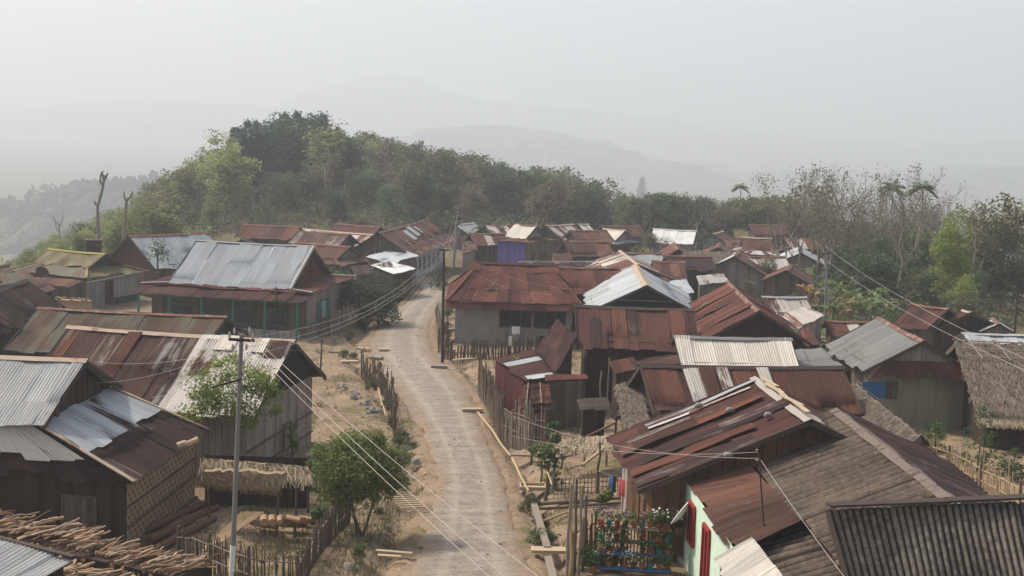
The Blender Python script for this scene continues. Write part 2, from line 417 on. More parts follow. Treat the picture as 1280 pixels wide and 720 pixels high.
LEAF = dict(
    pine=leafmat('pine_needles', (.012, .034, .026), (.022, .052, .036), (.036, .070, .044), .2),
    dark=leafmat('dark_leaves', (.022, .042, .018), (.040, .070, .028), (.070, .095, .038)),
    mid=leafmat('mid_green_leaves', (.040, .075, .026), (.075, .120, .040), (.12, .155, .056)),
    olive=leafmat('olive_leaves', (.060, .066, .030), (.105, .105, .045), (.15, .13, .060)),
    clump=leafmat('bamboo_clump_leaves', (.10, .15, .028), (.17, .22, .045), (.24, .26, .07), .4),
    pale=leafmat('pale_green_leaves', (.13, .165, .055), (.20, .23, .085), (.26, .27, .11), .45),
    dry=leafmat('dry_brown_leaves', (.075, .065, .040), (.125, .105, .062), (.18, .15, .085)),
    lime=leafmat('lime_leaves', (.085, .14, .02), (.17, .23, .04), (.28, .30, .07), .45),
    bamboo=leafmat('bamboo_leaves', (.080, .12, .026), (.16, .20, .05), (.27, .28, .10), .45),
    shrub=leafmat('shrub_leaves', (.025, .055, .015), (.055, .10, .025), (.10, .15, .04)),
    ivy=leafmat('ivy_leaves', (.012, .026, .014), (.022, .042, .020), (.045, .065, .030), .2),
    yellow=leafmat('yellow_leaves', (.14, .16, .02), (.24, .24, .04), (.30, .22, .05), .35),
    banana=leafmat('banana_leaves', (.07, .12, .035), (.12, .175, .055), (.20, .21, .08), .4),
    drybanana=leafmat('dry_banana_leaves', (.14, .085, .03), (.26, .15, .05), (.32, .22, .10), .3),
    ground=leafmat('undergrowth_leaves', (.045, .056, .022), (.085, .092, .038), (.14, .125, .06)),
    grass=leafmat('grass_blades', (.05, .07, .02), (.10, .11, .035), (.20, .17, .08)))

# ------------------------------------------------------------------ ground, road, hills, haze
def build_ground():
    N = NT('earth'); o = N.obj(); sp = N.n('SeparateXYZ'); N.lk(o, sp.inputs[0]); X, Y, Z = sp.outputs
    big = N.noise(o, .22, 5, .6); mid = N.noise(o, 1.1, 5, .65); fine = N.noise(o, 7, 5, .7)
    dirt = N.ramp(N.math('ADD', N.math('MULTIPLY', mid, .6), N.math('MULTIPLY', fine, .4)), [(.30, (.105, .075, .052)), (.5, (.215, .155, .105)), (.72, (.33, .245, .165))])
    grass = N.ramp(fine, [(.3, (.045, .055, .02)), (.7, (.13, .12, .05))])
    m1 = N.rng(N.math('ADD', N.math('MULTIPLY', big, .6), N.math('MULTIPLY', mid, .4)), .52, .60)
    m1 = N.math('MULTIPLY', m1, .75)
    col = N.mix(m1, dirt, grass)
    lit = N.rng(N.noise(o, 3.1, 4, .7), .58, .66, 0, .55); col = N.mix(lit, col, (.05, .036, .026))
    wild = N.math('MAXIMUM', N.math('ADD', N.rng(Y, 92.0, 108.0, 0, .7), N.rng(Y, 150.0, 180.0, 0, .3)), N.math('MAXIMUM', N.rng(X, 38.0, 46.0), N.rng(X, -40.0, -48.0)))
    wcol = N.ramp(N.noise(o, .35, 5, .7), [(.3, (.035, .042, .02)), (.55, (.085, .07, .04)), (.75, (.12, .10, .055))])
    col = N.mix(wild, col, wcol)
    mat = N.finish(col, .95, bump=N.math('ADD', mid, N.math('MULTIPLY', fine, .5)), bstr=.6, bdist=.12, spec=.1)
    xs = np.concatenate([-np.geomspace(6000, 60, 26), np.arange(-55, -14, 1.2), np.arange(-14, 18, .32), np.arange(18, 60, 1.2), np.geomspace(64, 6000, 26)])
    ys = np.concatenate([np.linspace(-40, 26, 8), np.arange(28, 34, 1.0), np.arange(34, 100, .42), np.arange(100, 180, 1.6), np.arange(182, 330, 4), np.geomspace(340, 9000, 26)])
    Xg, Yg = np.meshgrid(xs, ys); Zg = g(Xg, Yg)
    near = (np.abs(Xg) < 60) & (Yg < 180)
    Zg = Zg + np.where(near & (road_d(Xg, Yg) > .5), rng.normal(0, .025, Zg.shape), 0)
    V = np.stack([Xg, Yg, Zg], -1).reshape(-1, 3); nx, ny = len(xs), len(ys)
    i = np.arange(nx - 1)[None, :] + nx * np.arange(ny - 1)[:, None]
    Fq = np.stack([i, i + 1, i + nx + 1, i + nx], -1).reshape(-1, 4)
    me = bpy.data.meshes.new('ground'); me.from_pydata(V.tolist(), [], Fq.tolist()); me.materials.append(mat)
    me.polygons.foreach_set('use_smooth', np.ones(len(Fq), 'b')); me.update()
    tag(link('ground', me), kind='structure')
build_ground()

def build_road():
    N = NT('worn_concrete_road'); u, v = N.uv(); o = N.obj()
    tr = N.noise(N.comb(N.math('MULTIPLY', u, 3.0), N.math('MULTIPLY', v, 7.0), 0.0), 1, 6, .7, .6)
    tr2 = N.noise(N.comb(N.math('MULTIPLY', u, 2.2), N.math('MULTIPLY', v, 2.2), 5.0), 1, 5, .65)
    bl = N.noise(o, .55, 5, .65); fn = N.noise(o, 9, 5, .7); md = N.noise(o, 2.3, 5, .7)
    col = N.ramp(N.math('ADD', N.math('MULTIPLY', tr2, .35), N.math('ADD', N.math('MULTIPLY', fn, .35), N.math('MULTIPLY', md, .3))), [(.36, (.105, .086, .068)), (.5, (.215, .185, .153)), (.64, (.33, .29, .245))])
    col = N.mul(col, N.math('ADD', .74, N.math('MULTIPLY', tr, .52)))
    edge = N.math('ABSOLUTE', N.math('SUBTRACT', u, .5))
    dirt = N.rng(N.math('ADD', N.math('MULTIPLY', edge, .95), N.math('ADD', N.math('MULTIPLY', bl, .7), N.math('MULTIPLY', md, .35))), .74, 1.0)
    col = N.mix(N.math('MULTIPLY', dirt, .85), col, N.ramp(fn, [(.3, (.15, .105, .07)), (.7, (.27, .19, .125))]))
    rut = N.math('ABSOLUTE', N.math('SUBTRACT', N.math('ABSOLUTE', N.math('ADD', N.math('SUBTRACT', u, .5), N.math('MULTIPLY', N.math('SUBTRACT', bl, .5), .12))), .20))
    col = N.mix(N.rng(rut, .0, .085, .30, 0), col, (.36, .315, .265))
    col = N.mix(N.rng(md, .58, .70, 0, .65), col, (.10, .076, .058)); pt = N.noise(o, 4.5, 4, .7); col = N.mix(N.rng(pt, .60, .70, 0, .3), col, (.40, .35, .29))
    crk = N.noise(o, 1.7, 2, .5, 1.2); col = N.mix(N.rng(N.math('ABSOLUTE', N.math('SUBTRACT', crk, .5)), .0, .007, .55, 0), col, (.08, .062, .05))
    mat = N.finish(col, .95, bump=N.math('ADD', N.math('MULTIPLY', tr, .3), N.math('ADD', fn, md)), bstr=.35, bdist=.05, spec=.1)
    mb = MB(); nc = 14; V = []; UV = []; l = 0
    n = len(RC)
    for k in range(n):
        if k: l += np.linalg.norm(RC[k] - RC[k - 1])
        for j in range(nc + 1):
            t = j / nc; wob = .22 * math.sin(k * 1.9 + j) * (1 if j in (0, nc) else 0) + rng.normal(0, .09) * (j in (0, nc))
            p = EL[k] * (1 - t) + ER[k] * t + (ER[k] - EL[k]) / np.linalg.norm(ER[k] - EL[k]) * wob
            z = float(g0(p[0], p[1])) - .035 + .05 * (1 - (2 * t - 1) ** 2) - (.09 if j in (0, nc) else 0)
            V.append((p[0], p[1], z)); UV.append((t, l))
    Fs = [(k * (nc + 1) + j, k * (nc + 1) + j + 1, (k + 1) * (nc + 1) + j + 1, (k + 1) * (nc + 1) + j) for k in range(n - 1) for j in range(nc)]
    mb.add(V, Fs, UV, 0, True)
    tag(mb.build('road', mat), kind='structure')
build_road()

def build_hills():
    N = NT('forested_hills'); o = N.obj(); nz = N.noise(o, .02, 5, .7)
    mat = N.finish(N.ramp(nz, [(.35, (.030, .042, .024)), (.65, (.065, .075, .042))]), .95, spec=.05)
    def ridge(pts, Y, half, foot=-90, rough=1.0):
        P = catmull([atY(px, py, Y) for px, py in pts], 22); n = len(P); prof = [(-half, None), (-.72 * half, .22), (-.45 * half, .50), (-.2 * half, .80), (0, 1), (.25 * half, .75), (half, None)]
        V = []; r = np.random.default_rng(int(Y))
        jag = r.normal(0, 1, n); jag2 = np.convolve(r.normal(0, 1, n + 40), np.ones(9) / 9, 'same')[20:20 + n]
        for k in range(n):
            for d, h in prof:
                z = foot if h is None else foot + (P[k][2] - foot) * h
                if h is not None: z += rough * (jag[k] * .0006 + jag2[k] * .002) * Y + (r.normal(0, .003) * Y if h != 1 else 0)
                V.append((P[k][0] + (r.normal(0, .01) * Y if h not in (None, 1) else 0), P[k][1] + d, z))
        if Y < 1500:   # the tree cover of the nearer ridges
            k_ = r.integers(0, n, 9000); t_ = r.uniform(-.75, .2, 9000); hh = np.interp(t_, [-.72, -.45, -.2, 0, .25], [.22, .5, .8, 1, .75])
            Pc = np.column_stack([P[k_, 0] + r.normal(0, .012 * Y, 9000), P[k_, 1] + t_ * half, foot + (P[k_, 2] - foot) * hh + r.uniform(0, .004 * Y, 9000)])
            a_ = r.normal(0, 1, (9000, 3)); a_ /= np.linalg.norm(a_, axis=1, keepdims=True); b_ = np.cross(a_, r.normal(0, 1, (9000, 3))); b_ /= np.linalg.norm(b_, axis=1, keepdims=True); w_ = .0034 * Y * r.uniform(.5, 1.3, (9000, 1))
            tag(link('distant_forest', raw_mesh('distant_forest', np.stack([Pc - a_ * w_, Pc - b_ * w_, Pc + a_ * w_, Pc + b_ * w_], 1).reshape(-1, 3), 4, mat)), kind='stuff')
        m = len(prof); Fs = [(k * m + j, k * m + j + 1, (k + 1) * m + j + 1, (k + 1) * m + j) for k in range(n - 1) for j in range(m - 1)]
        mb = MB(); mb.add(V, Fs, None, 0, True); tag(mb.build('hills', mat), kind='structure')
    ridge([(250, 190), (330, 150), (400, 112), (450, 98), (490, 92), (530, 100), (570, 118), (640, 128), (760, 140), (880, 158), (1000, 172), (1120, 190), (1300, 205)], 5200, 1300, rough=.4)
    ridge([(-160, 150), (-60, 142), (60, 132), (200, 128), (330, 132), (480, 142), (700, 158), (900, 168), (1100, 178), (1300, 186), (1450, 190)], 4700, 900, rough=.4)
    ridge([(420, 205), (500, 178), (545, 163), (590, 157), (640, 158), (690, 164), (735, 176), (790, 192), (850, 206), (920, 222), (1000, 236), (1150, 262)], 2950, 900, rough=.2)
    ridge([(840, 205), (900, 192), (970, 186), (1040, 196), (1120, 190), (1200, 182), (1290, 176), (1350, 172)], 4300, 900, rough=.4)
    ridge([(560, 262), (660, 240), (800, 224), (930, 217), (1050, 223), (1180, 214), (1340, 204)], 2700, 600, rough=.35)
    ridge([(-120, 246), (0, 230), (120, 214), (260, 204), (420, 202), (520, 215)], 3300, 600, rough=.35)
    ridge([(-60, 330), (-20, 300), (10, 284), (45, 262), (85, 245), (115, 236), (150, 230), (190, 231), (230, 226), (290, 225), (360, 232)], 1000, 260, rough=1.6)
build_hills()

def build_haze():
    m = bpy.data.materials.new('haze_air'); m.use_nodes = True; t = m.node_tree; t.nodes.clear()
    o = t.nodes.new('ShaderNodeOutputMaterial'); v = t.nodes.new('ShaderNodeVolumePrincipled')
    v.inputs['Color'].default_value = (.725, .772, .825, 1); v.inputs['Density'].default_value = HAZE_DENSITY
    v.inputs['Density Attribute'].default_value = ''; v.inputs['Anisotropy'].default_value = .25
    t.links.new(v.outputs[0], o.inputs['Volume'])
    try: m.cycles.homogeneous_volume = True
    except Exception: pass
    mb = MB(); mb.box((0, 4480, 120), (12400, 9200, 450)); tag(mb.build('haze', m), kind='stuff')
build_haze()
Q = {  # house frames: centre x, y, yaw, half ridge, half width, ridge z, eave z (, half length, half width and eave z of the skirt roof)
    'bamboo': (-17.05, 43.21, -0.09, 4.0, 3.09, 4.98, 3.59, 6.81, 3.47, 2.15),
    'striped': (-12.47, 52.43, -0.172, 4.51, 4.09, 4.37, 2.27),
    'mossrust': (-18.07, 66.4, -0.082, 4.59, 3.94, 3.07, 1.69),
    'darkleft': (-26.89, 72.26, 1.573, 4.99, 2.17, 3.1, 1.65),
    'tinyleft': (-36.88, 99.02, 0.814, 1.18, 2.32, 1.25, 0.26),
    'moss': (-31.18, 100.11, -0.442, 2.65, 1.72, 2.4, 1.56, 3.64, 3.09, 1.01),
    'greyback': (-26.63, 108.18, 0.839, 3.59, 3.54, 3.15, 0.99),
    'bluegrey': (-16.72, 90.24, -0.162, 3.92, 4.49, 4.34, 2.11, 5.5, 4.91, 1.97),
    'darkback': (-23.93, 133.01, 1.399, 5.24, 2.15, 1.13, 0.02),
    'patchback': (-17.52, 138.33, -0.515, 4.42, 2.34, 1.28, 0.17),
    'rustback': (-16.21, 119.77, -0.517, 2.82, 1.86, 1.7, 0.77, 3.83, 2.9, 0.4),
    'barn': (-10.27, 131.58, 1.409, 9.55, 2.56, 2.67, 0.98),
    'redcentre': (0.05, 88.6, 0.03, 2.87, 2.02, 3.81, 2.62, 4.12, 3.83, 1.77),
    'redright': (5.01, 95.39, 0.194, 2.38, 2.63, 3.04, 1.55),
    'palegable': (8.2, 89.37, 1.544, 6.1, 3.56, 3.3, 1.52),
    'rustfront': (6.14, 69.64, 0.014, 2.99, 3.06, 3.73, 2.11),
    'rustgable': (13.28, 80.23, 1.543, 6.68, 2.87, 3.25, 1.59),
    'whiteroof': (10.64, 66.67, 0.073, 2.85, 2.04, 2.84, 1.68),
    'rustwhite': (9.39, 56.02, 0.15, 4.23, 2.47, 3.27, 1.88),
    'greygable': (18.48, 66.14, 1.577, 3.87, 2.75, 3.63, 2.08),
    'bigrust': (8.56, 43.47, 1.642, 3.37, 4.97, 4.45, 2.28),
    'darkasb': (10.5, 37.16, 1.612, 6.0, 3.07, 4.19, 2.96),
    'nearasb': (12.32, 31.08, 0.245, 5.5, 3.5, 4.66, 2.58),
    'rightrusthip': (27.77, 84.96, 1.854, 0.44, 2.58, 2.22, 1.1),
    'rightdark': (25.62, 85.43, -0.819, 1.26, 2.4, 2.38, 1.25),
    'f8': (9.29, 112.48, 1.623, 5.73, 3.19, 2.19, 0.95),
    'f34': (14.69, 126.7, 1.518, 3.6, 2.38, 2.04, 0.46),
    'f35': (19.14, 119.97, 1.354, 3.53, 2.93, 2.19, 0.6),
    'f6': (11.02, 154.16, -0.611, 1.41, 1.97, 1.27, 0.27, 1.73, 2.99, -0.1),
    'f3': (1.2, 140.03, -0.501, 1.25, 2.19, 2.48, 1.33, 2.01, 3.35, 0.99),
    'f10': (18.92, 165.21, -0.244, 2.57, 2.72, 0.67, -0.7),
    'f12': (25.66, 148.35, -0.087, 1.58, 2.28, 1.36, 0.21, 2.46, 3.33, -0.17),
    'f14': (27.87, 136.21, 1.39, 3.79, 2.56, 1.27, 0.07),
    'f1': (-5.83, 163.27, 1.113, 2.46, 1.83, 0.65, -0.27),
    'f2': (-1.88, 158.24, 0.573, 1.73, 2.26, 1.03, -0.16),
    'f4': (5.23, 162.04, 0.851, 2.55, 2.73, 1.0, -0.44),
    'f5': (8.55, 175.16, 0.532, 0.77, 1.7, 0.24, -0.61),
    'f7': (7.12, 137.75, 0.252, 2.31, 2.37, 1.24, 0.04),
    'f9': (12.74, 114.87, 0.01, 1.32, 2.46, 1.75, 0.5),
    'f11': (24.16, 166.71, 1.202, 2.68, 1.68, 0.43, -0.54),
    'f13': (29.59, 174.0, -0.088, 2.41, 1.91, 0.28, -0.62),
    'f14b': (30.43, 154.13, 1.328, 6.0, 1.35, 0.41, -0.29),
    'r1': (17.76, 91.19, 0.178, 1.52, 1.94, 1.97, 0.97),
    'r3': (20.9, 86.18, 0.111, 1.52, 1.46, 1.19, 0.51),
    'r5': (27.17, 77.91, 0.047, 1.97, 1.4, 1.87, 1.31),
    'r6': (29.61, 85.09, 1.372, 1.4, 1.09, 1.67, 1.09),
    'thatch34': (16.91, 121.17, 0.15, 2.23, 3.32, 2.09, 0.39),
    'thatchR': (22.13, 61.23, -0.407, 1.6, 3.64, 3.64, 1.25),
    'h24': (8.06, 33.37, 1.578, 2.5, 1.6, 2.72, 2.21),
    'nearleft': (-12.64, 33.22, -0.5, 3.0, 1.29, 2.39, 2.09),
}
# ------------------------------------------------------------------ roofs and houses
def slope(mb, A, B, C, D, mi=0, pitch=.10, amp=.014, sheet=.76, row=2.2, ragged=.08, seed=0, corr=True, sag=0.0):
    """corrugated slope: A-B upper edge, D below A, C below B"""
    A, B, C, D = [np.asarray(p, float) for p in (A, B, C, D)]; r = np.random.default_rng(seed + int(abs(A[0] * 97 + A[1] * 13)))
    Lu = max(np.linalg.norm(B - A), np.linalg.norm(C - D)); Lv = (np.linalg.norm(D - A) + np.linalg.norm(C - B)) / 2
    dist = np.linalg.norm((A + C) / 2 - CAM)
    nu = int(min(max(Lu / pitch * 4, 6), 700)) if (corr and dist < 95) else max(8, int(Lu / .25))
    vs = [0.0]; k = row
    while k < Lv - .3: vs += [(k - .02) / Lv, (k + .02) / Lv]; k += row
    vs.append(1.0); extra = [a + (b - a) * t for a, b in zip(vs[:-1], vs[1:]) for t in (0, .34, .67) if b - a > .06]
    vs = sorted(set(vs + extra)); nv = len(vs)
    u = np.linspace(0, 1, nu + 1); n = np.cross(C - A, D - B); n = n / np.linalg.norm(n)
    if n[2] < 0: n = -n
    U, Vv = np.meshgrid(u, np.array(vs)); U3, V3 = U[..., None], Vv[..., None]
    down = ((D - A) + (C - B)) / 2; down = down / np.linalg.norm(down)
    sid = np.floor(U * Lu / sheet).astype(int); rid = np.floor(Vv * Lv / row).astype(int)
    jit = r.normal(0, .02, (sid.max() + 2, rid.max() + 2)); rag = r.normal(0, ragged, sid.max() + 2); til = r.normal(0, .028, (sid.max() + 2, rid.max() + 2))
    fv = (Vv * Lv / row) % 1.0
    h = jit[sid, rid] + til[sid, rid] * (fv - .5) + .02 * (fv - 1) + r.normal(0, .004, U.shape)
    h = h - sag * np.sin(np.pi * U) * (.5 + .5 * Vv) + .028 * np.sin(U * Lu * 1.1 + seed) * np.cos(Vv * Lv * .9 + seed) + .015 * np.sin(U * Lu * 2.7 + Vv * Lv * 1.7)
    if corr and dist < 95: h = h + amp * np.cos(U * Lu / pitch * 2 * np.pi)
    P = (A * (1 - U3) + B * U3) * (1 - V3) + (D * (1 - U3) + C * U3) * V3
    P = P + n * h[..., None] + down * (rag[sid] * (Vv > .999))[..., None]
    uo, vo = r.uniform(0, 40, 2); uo = round(uo / pitch) * pitch
    UV = np.stack([U * Lu + uo, Vv * Lv + math.floor(vo) * row * 1.0], -1).reshape(-1, 2)
    i = np.arange(nu)[None, :] + (nu + 1) * np.arange(nv - 1)[:, None]
    Fs = np.stack([i, i + 1, i + nu + 2, i + nu + 1], -1).reshape(-1, 4)
    mb.add(P.reshape(-1, 3), Fs.tolist(), UV.tolist(), mi, True)
def patch(mb, A, B, C, D, u0, u1, v0, v1, mi, lift=.035, **k):
    """a few newer sheets lying on a slope"""
    A, B, C, D = [np.asarray(p, float) for p in (A, B, C, D)]
    n = np.cross(C - A, D - B); n = n / np.linalg.norm(n); n = n if n[2] > 0 else -n
    f = lambda u, v: (A * (1 - u) + B * u) * (1 - v) + (D * (1 - u) + C * u) * v + n * lift
    slope(mb, f(u0, v0), f(u1, v0), f(u1, v1), f(u0, v1), mi, **k)
def straws(A, B, C, D, n, L=.55, wd=.022, lift=.06, droop=.12, over=.15, seed=0):
    """straw blades laid down a slope, as an (n*4, 3) array"""
    A, B, C, D = [np.asarray(p, float) for p in (A, B, C, D)]; r = np.random.default_rng(seed)
    u = r.uniform(-.01, 1.01, n)[:, None]; v = (r.beta(1.05, .9, n) * .97)[:, None]
    k = int(n * .2); v[:k] = r.uniform(.94, 1.0, (k, 1))
    P = (A * (1 - u) + B * u) * (1 - v) + (D * (1 - u) + C * u) * v
    nrm = np.cross(C - A, D - B); nrm /= np.linalg.norm(nrm); nrm = nrm if nrm[2] > 0 else -nrm
    dn = ((D - A) + (C - B)) / 2; dn /= np.linalg.norm(dn); sd_ = np.cross(nrm, dn)
    P = P + nrm * (r.uniform(0, 1, (n, 1)) * lift + .01)
    d = dn + sd_ * r.normal(0, .28, (n, 1)) + nrm * r.normal(-.01, .05, (n, 1)) - np.array([0, 0, 1]) * np.where(v > .9, r.uniform(0, droop * 3, (n, 1)), 0)
    d /= np.linalg.norm(d, axis=1, keepdims=True); l = L * r.uniform(.4, 1.1, (n, 1)) * np.where(v > .9, .7, 1)
    w_ = sd_ * wd * r.uniform(.5, 1.3, (n, 1)); Q0 = P; Q1 = P + d * l + nrm * r.normal(0, .012, (n, 1))
    return np.stack([Q0 - w_, Q0 + w_, Q1 + w_ * .5, Q1 - w_ * .5], 1).reshape(-1, 3)
def thatch_part(name, parent, slopes, mat, th=.22, dens=170, seed=0, L=.55):
    """thatched slopes: a thick ragged pad with straw blades on it, ONE mesh"""
    o = world_loc(parent); V = []
    mb = MB()
    for si, (A, B, C, D) in enumerate(slopes):
        A, B, C, D = [np.asarray(p, float) for p in (A, B, C, D)]; r = np.random.default_rng(seed + si)
        n = np.cross(C - A, D - B); n /= np.linalg.norm(n); n = n if n[2] > 0 else -n
        nu, nv = 22, 9; Lu = np.linalg.norm(B - A)
        top = []; bot = []
        for j in range(nv + 1):
            for i in range(nu + 1):
                u, v = i / nu, j / nv; p = (A * (1 - u) + B * u) * (1 - v) + (D * (1 - u) + C * u) * v
                e = r.normal(0, .05) if j == nv else 0
                p = p + n * r.normal(0, .035) + (D - A) / np.linalg.norm(D - A) * e
                top.append(p); bot.append(p - n * th * (1 if j < nv else .9))
        W = nu + 1; Fs = []
        nt_ = len(top)
        for j in range(nv):
            for i in range(nu):
                a = j * W + i; Fs.append((a, a + 1, a + W + 1, a + W)); Fs.append((a + nt_, a + W + nt_, a + W + 1 + nt_, a + 1 + nt_))
        for i in range(nu):
            a = nv * W + i; Fs.append((a, a + 1, a + 1 + nt_, a + nt_)); Fs.append((i + 1, i, i + nt_, i + 1 + nt_))
        for j in range(nv):
            for a, b in ((j * W, (j + 1) * W), (j * W + nu, (j + 1) * W + nu)): Fs.append((a, b, b + nt_, a + nt_))
        mb.add(top + bot, Fs, None, 0, False)
        area = Lu * np.linalg.norm(D - A)
        S = straws(A, B, C, D, int(area * dens), L=L, seed=seed + si * 7)
        mb.add(S, np.arange(len(S)).reshape(-1, 4).tolist(), None, 0, False)
    return mb.build(name, mat, parent)
class Frame:
    def __init__(s, q):
        s.cx, s.cy, s.yaw, s.a, s.b, s.zr, s.zm = q[:7]
        s.u = np.array([math.cos(s.yaw), math.sin(s.yaw), 0]); s.v = np.array([-s.u[1], s.u[0], 0]); s.dutch = len(q) > 7
        if s.dutch: s.a2, s.b2, s.ze = q[7:10]
        else: s.a2, s.b2, s.ze = s.a, s.b, s.zm
        s.gz = min(gz(*s.P(i * s.a2 * .8, j * s.b2 * .8, 0)[:2]) for i in (-1, 1) for j in (-1, 1))
    def P(s, x, y, z): return np.array([s.cx, s.cy, 0]) + s.u * x + s.v * y + np.array([0, 0, z])
def wall_box(mb, fr, x0, x1, y0, y1, z0, z1, mats=(0, 0, 0, 0), zgab=None, yr=0.0):
    """four walls (order: near, far, left end, right end); zgab lifts the end walls to a gable point"""
    P = fr.P
    for (a, b, m) in (((x0, y0), (x1, y0), 0), ((x1, y1), (x0, y1), 1)):
        L = math.hypot(b[0] - a[0], b[1] - a[1])
        mb.add([P(*a, z0), P(*b, z0), P(*b, z1), P(*a, z1)], [(0, 1, 2, 3)], [(0, 0), (L, 0), (L, z1 - z0), (0, z1 - z0)], mats[m])
    for (x, ya, yb, m) in ((x0, y1, y0, 2), (x1, y0, y1, 3)):
        V = [P(x, ya, z0), P(x, yb, z0), P(x, yb, z1)]; L = abs(yb - ya); UV = [(0, 0), (L, 0), (L, z1 - z0)]
        if zgab: V.append(P(x, yr, zgab)); UV.append((L / 2, zgab - z0))
        V.append(P(x, ya, z1)); UV.append((0, z1 - z0))
        mb.add(V, [tuple(range(len(V)))], UV, mats[m])
HOUSES = {}
def house(key, name, label, roof, wall, skirt=None, cap=None, gable=None, cat='house', group=None, pitch=.10, over=.45, far_roof=None,
          wall_mats=None, sag=.09, barge=True, walls=True, amp=.016, ragged=.08, capw=.2, patches=(), row=2.2):
    fr = Frame(Q[key]); root = empty(name, (fr.cx, fr.cy, fr.gz), label, cat, group)
    a, b, zr, zm = fr.a, fr.b, fr.zr, fr.zm; P = fr.P
    sgn = 1
    mats = [roof, far_roof or roof] + [m for *_x, m in patches]
    mb = MB(); N4 = (P(-a, 0, zr), P(a, 0, zr), P(a, -b, zm), P(-a, -b, zm)); F4 = (P(a, 0, zr), P(-a, 0, zr), P(-a, b, zm), P(a, b, zm))
    kw = dict(pitch=pitch, sag=sag, amp=amp, ragged=ragged, row=row)
    slope(mb, *N4, mi=0, seed=1, **kw); slope(mb, *F4, mi=1, seed=2, **kw)
    for k, (side, u0, u1, v0, v1, m) in enumerate(patches): patch(mb, *(N4 if side == 'N' else F4), u0, u1, v0, v1, 2 + k, pitch=pitch, seed=20 + k)
    ro = mb.build('roof', mats, root)
    mb = MB(); e = .06
    for (y1, z1) in ((-capw, zr - (zr - zm) * capw / b), (capw, zr - (zr - zm) * capw / b)):
        n = 10; pts = [P(-a - e + (2 * a + 2 * e) * k / n, 0, zr + .05 - sag * .5 * math.sin(math.pi * k / n) + random.gauss(0, .008)) for k in range(n + 1)]
        lo = [P(-a - e + (2 * a + 2 * e) * k / n, y1 * random.uniform(.85, 1.1), z1 + .045 - sag * .5 * math.sin(math.pi * k / n)) for k in range(n + 1)]
        mb.add(pts + lo, [(k, k + 1, n + 2 + k, n + 1 + k) for k in range(n)], None, 0)
    mb.build('ridge_cap', cap or m_cap, ro)
    fr.ro = ro
    if fr.dutch:
        ai, bi, zi = a - .3, b * .93, zm - .05; a2, b2, ze = fr.a2, fr.b2, fr.ze
        mb = MB(); top = lambda x, y: P(x * ai, y * bi, zi); bot = lambda x, y: P(x * a2, y * b2, ze)
        sk = skirt or (roof,) * 4
        if not isinstance(sk, (tuple, list)): sk = (sk,) * 4
        for k, ((x0, y0), (x1, y1)) in enumerate((((-1, -1), (1, -1)), ((1, 1), (-1, 1)), ((-1, 1), (-1, -1)), ((1, -1), (1, 1)))):
            slope(mb, top(x0, y0), top(x1, y1), bot(x1, y1), bot(x0, y0), mi=k, seed=5 + k, pitch=pitch, amp=amp, ragged=ragged * .7)
        lr = mb.build('lower_roof', list(sk), root)
        for x in (-1, 1):
            for y in (-1, 1): mb = MB(); mb.beam(top(x, y) + np.array([0, 0, .05]), bot(x, y) + np.array([0, 0, .05]), .16, .03); mb.build('hip_cap', cap or m_cap, lr)
        for x in (-1, 1):
            X = x * (a - .32); mb = MB(); mb.quad([P(X, -b * .93, zm - .04), P(X, b * .93, zm - .04), P(X, 0, zr - .06)]); mb.build('gable', gable or m_plank_dark, root)
    if barge:
        for x in (-1, 1):
            for y in (-1, 1): mb = MB(); mb.beam(P(x * (a - .02), y * .01, zr - .07), P(x * (a - .02), y * b, zm - .07), .03, .15); mb.build('barge_board', m_barge, root)
    if walls:
        wa, wb = fr.a2 - over, fr.b2 - over
        mb = MB()
        if fr.dutch: zt = fr.ze + (zm - fr.ze) * min(1, over / max(fr.b2 - b, .2), over / max(fr.a2 - a, .2)) - .12; wall_box(mb, fr, -wa, wa, -wb, wb, fr.gz - .3, zt, (0, 1, 2, 3))
        else: zt = zm + (zr - zm) * over / b - .07; wall_box(mb, fr, -wa, wa, -wb, wb, fr.gz - .3, zt, (0, 1, 2, 3), zgab=zr - .09)
        ms = list(wall_mats) if wall_mats else [wall] * 4
        mb.build('wall', ms, root); fr.wa, fr.wb, fr.zt = wa, wb, zt
    fr.root = root; HOUSES[key] = fr; return fr
def side_pt(fr, side, u, z, out=0.0):
    """a point on a wall: side N/F run along the ridge, L/R are the ends; u in metres from the wall's middle"""
    if side == 'N': return fr.P(u, -fr.wb - out, z)
    if side == 'F': return fr.P(u, fr.wb + out, z)
    if side == 'L': return fr.P(-fr.wa - out, u, z)
    return fr.P(fr.wa + out, u, z)
def opening(fr, name, side, u0, u1, z0, z1, frame, pane, bars=0, t=.06, label=None):
    """window or door with a frame, standing proud of its wall; z is above the house's ground"""
    z0 += fr.gz; z1 += fr.gz; s = lambda u, z, o: side_pt(fr, side, u, z, o)
    mb = MB(); upv = s(0, 0, 1) - s(0, 0, 0)
    mb.beam(s(u0, z0, .03), s(u0, z1, .03), t, t, upv=upv); mb.beam(s(u1, z0, .03), s(u1, z1, .03), t, t, upv=upv)
    mb.beam(s(u0, z1, .034), s(u1, z1, .034), t, t, upv=upv); mb.beam(s(u0, z0, .034), s(u1, z0, .034), t, t, upv=upv)
    for k in range(bars):
        u = u0 + (u1 - u0) * (k + 1) / (bars + 1); mb.beam(s(u, z0, .036), s(u, z1, .036), t * .6, t * .6, upv=upv)
    f = mb.build(name, frame, fr.root)
    mb = MB(); mb.add([s(u0, z0, .015), s(u1, z0, .015), s(u1, z1, .015), s(u0, z1, .015)], [(0, 1, 2, 3)], [(0, 0), (u1 - u0, 0), (u1 - u0, z1 - z0), (0, z1 - z0)])
    mb.build('pane' if name == 'window' else 'panel', pane, f)
    if label: f['label'] = label
    return f
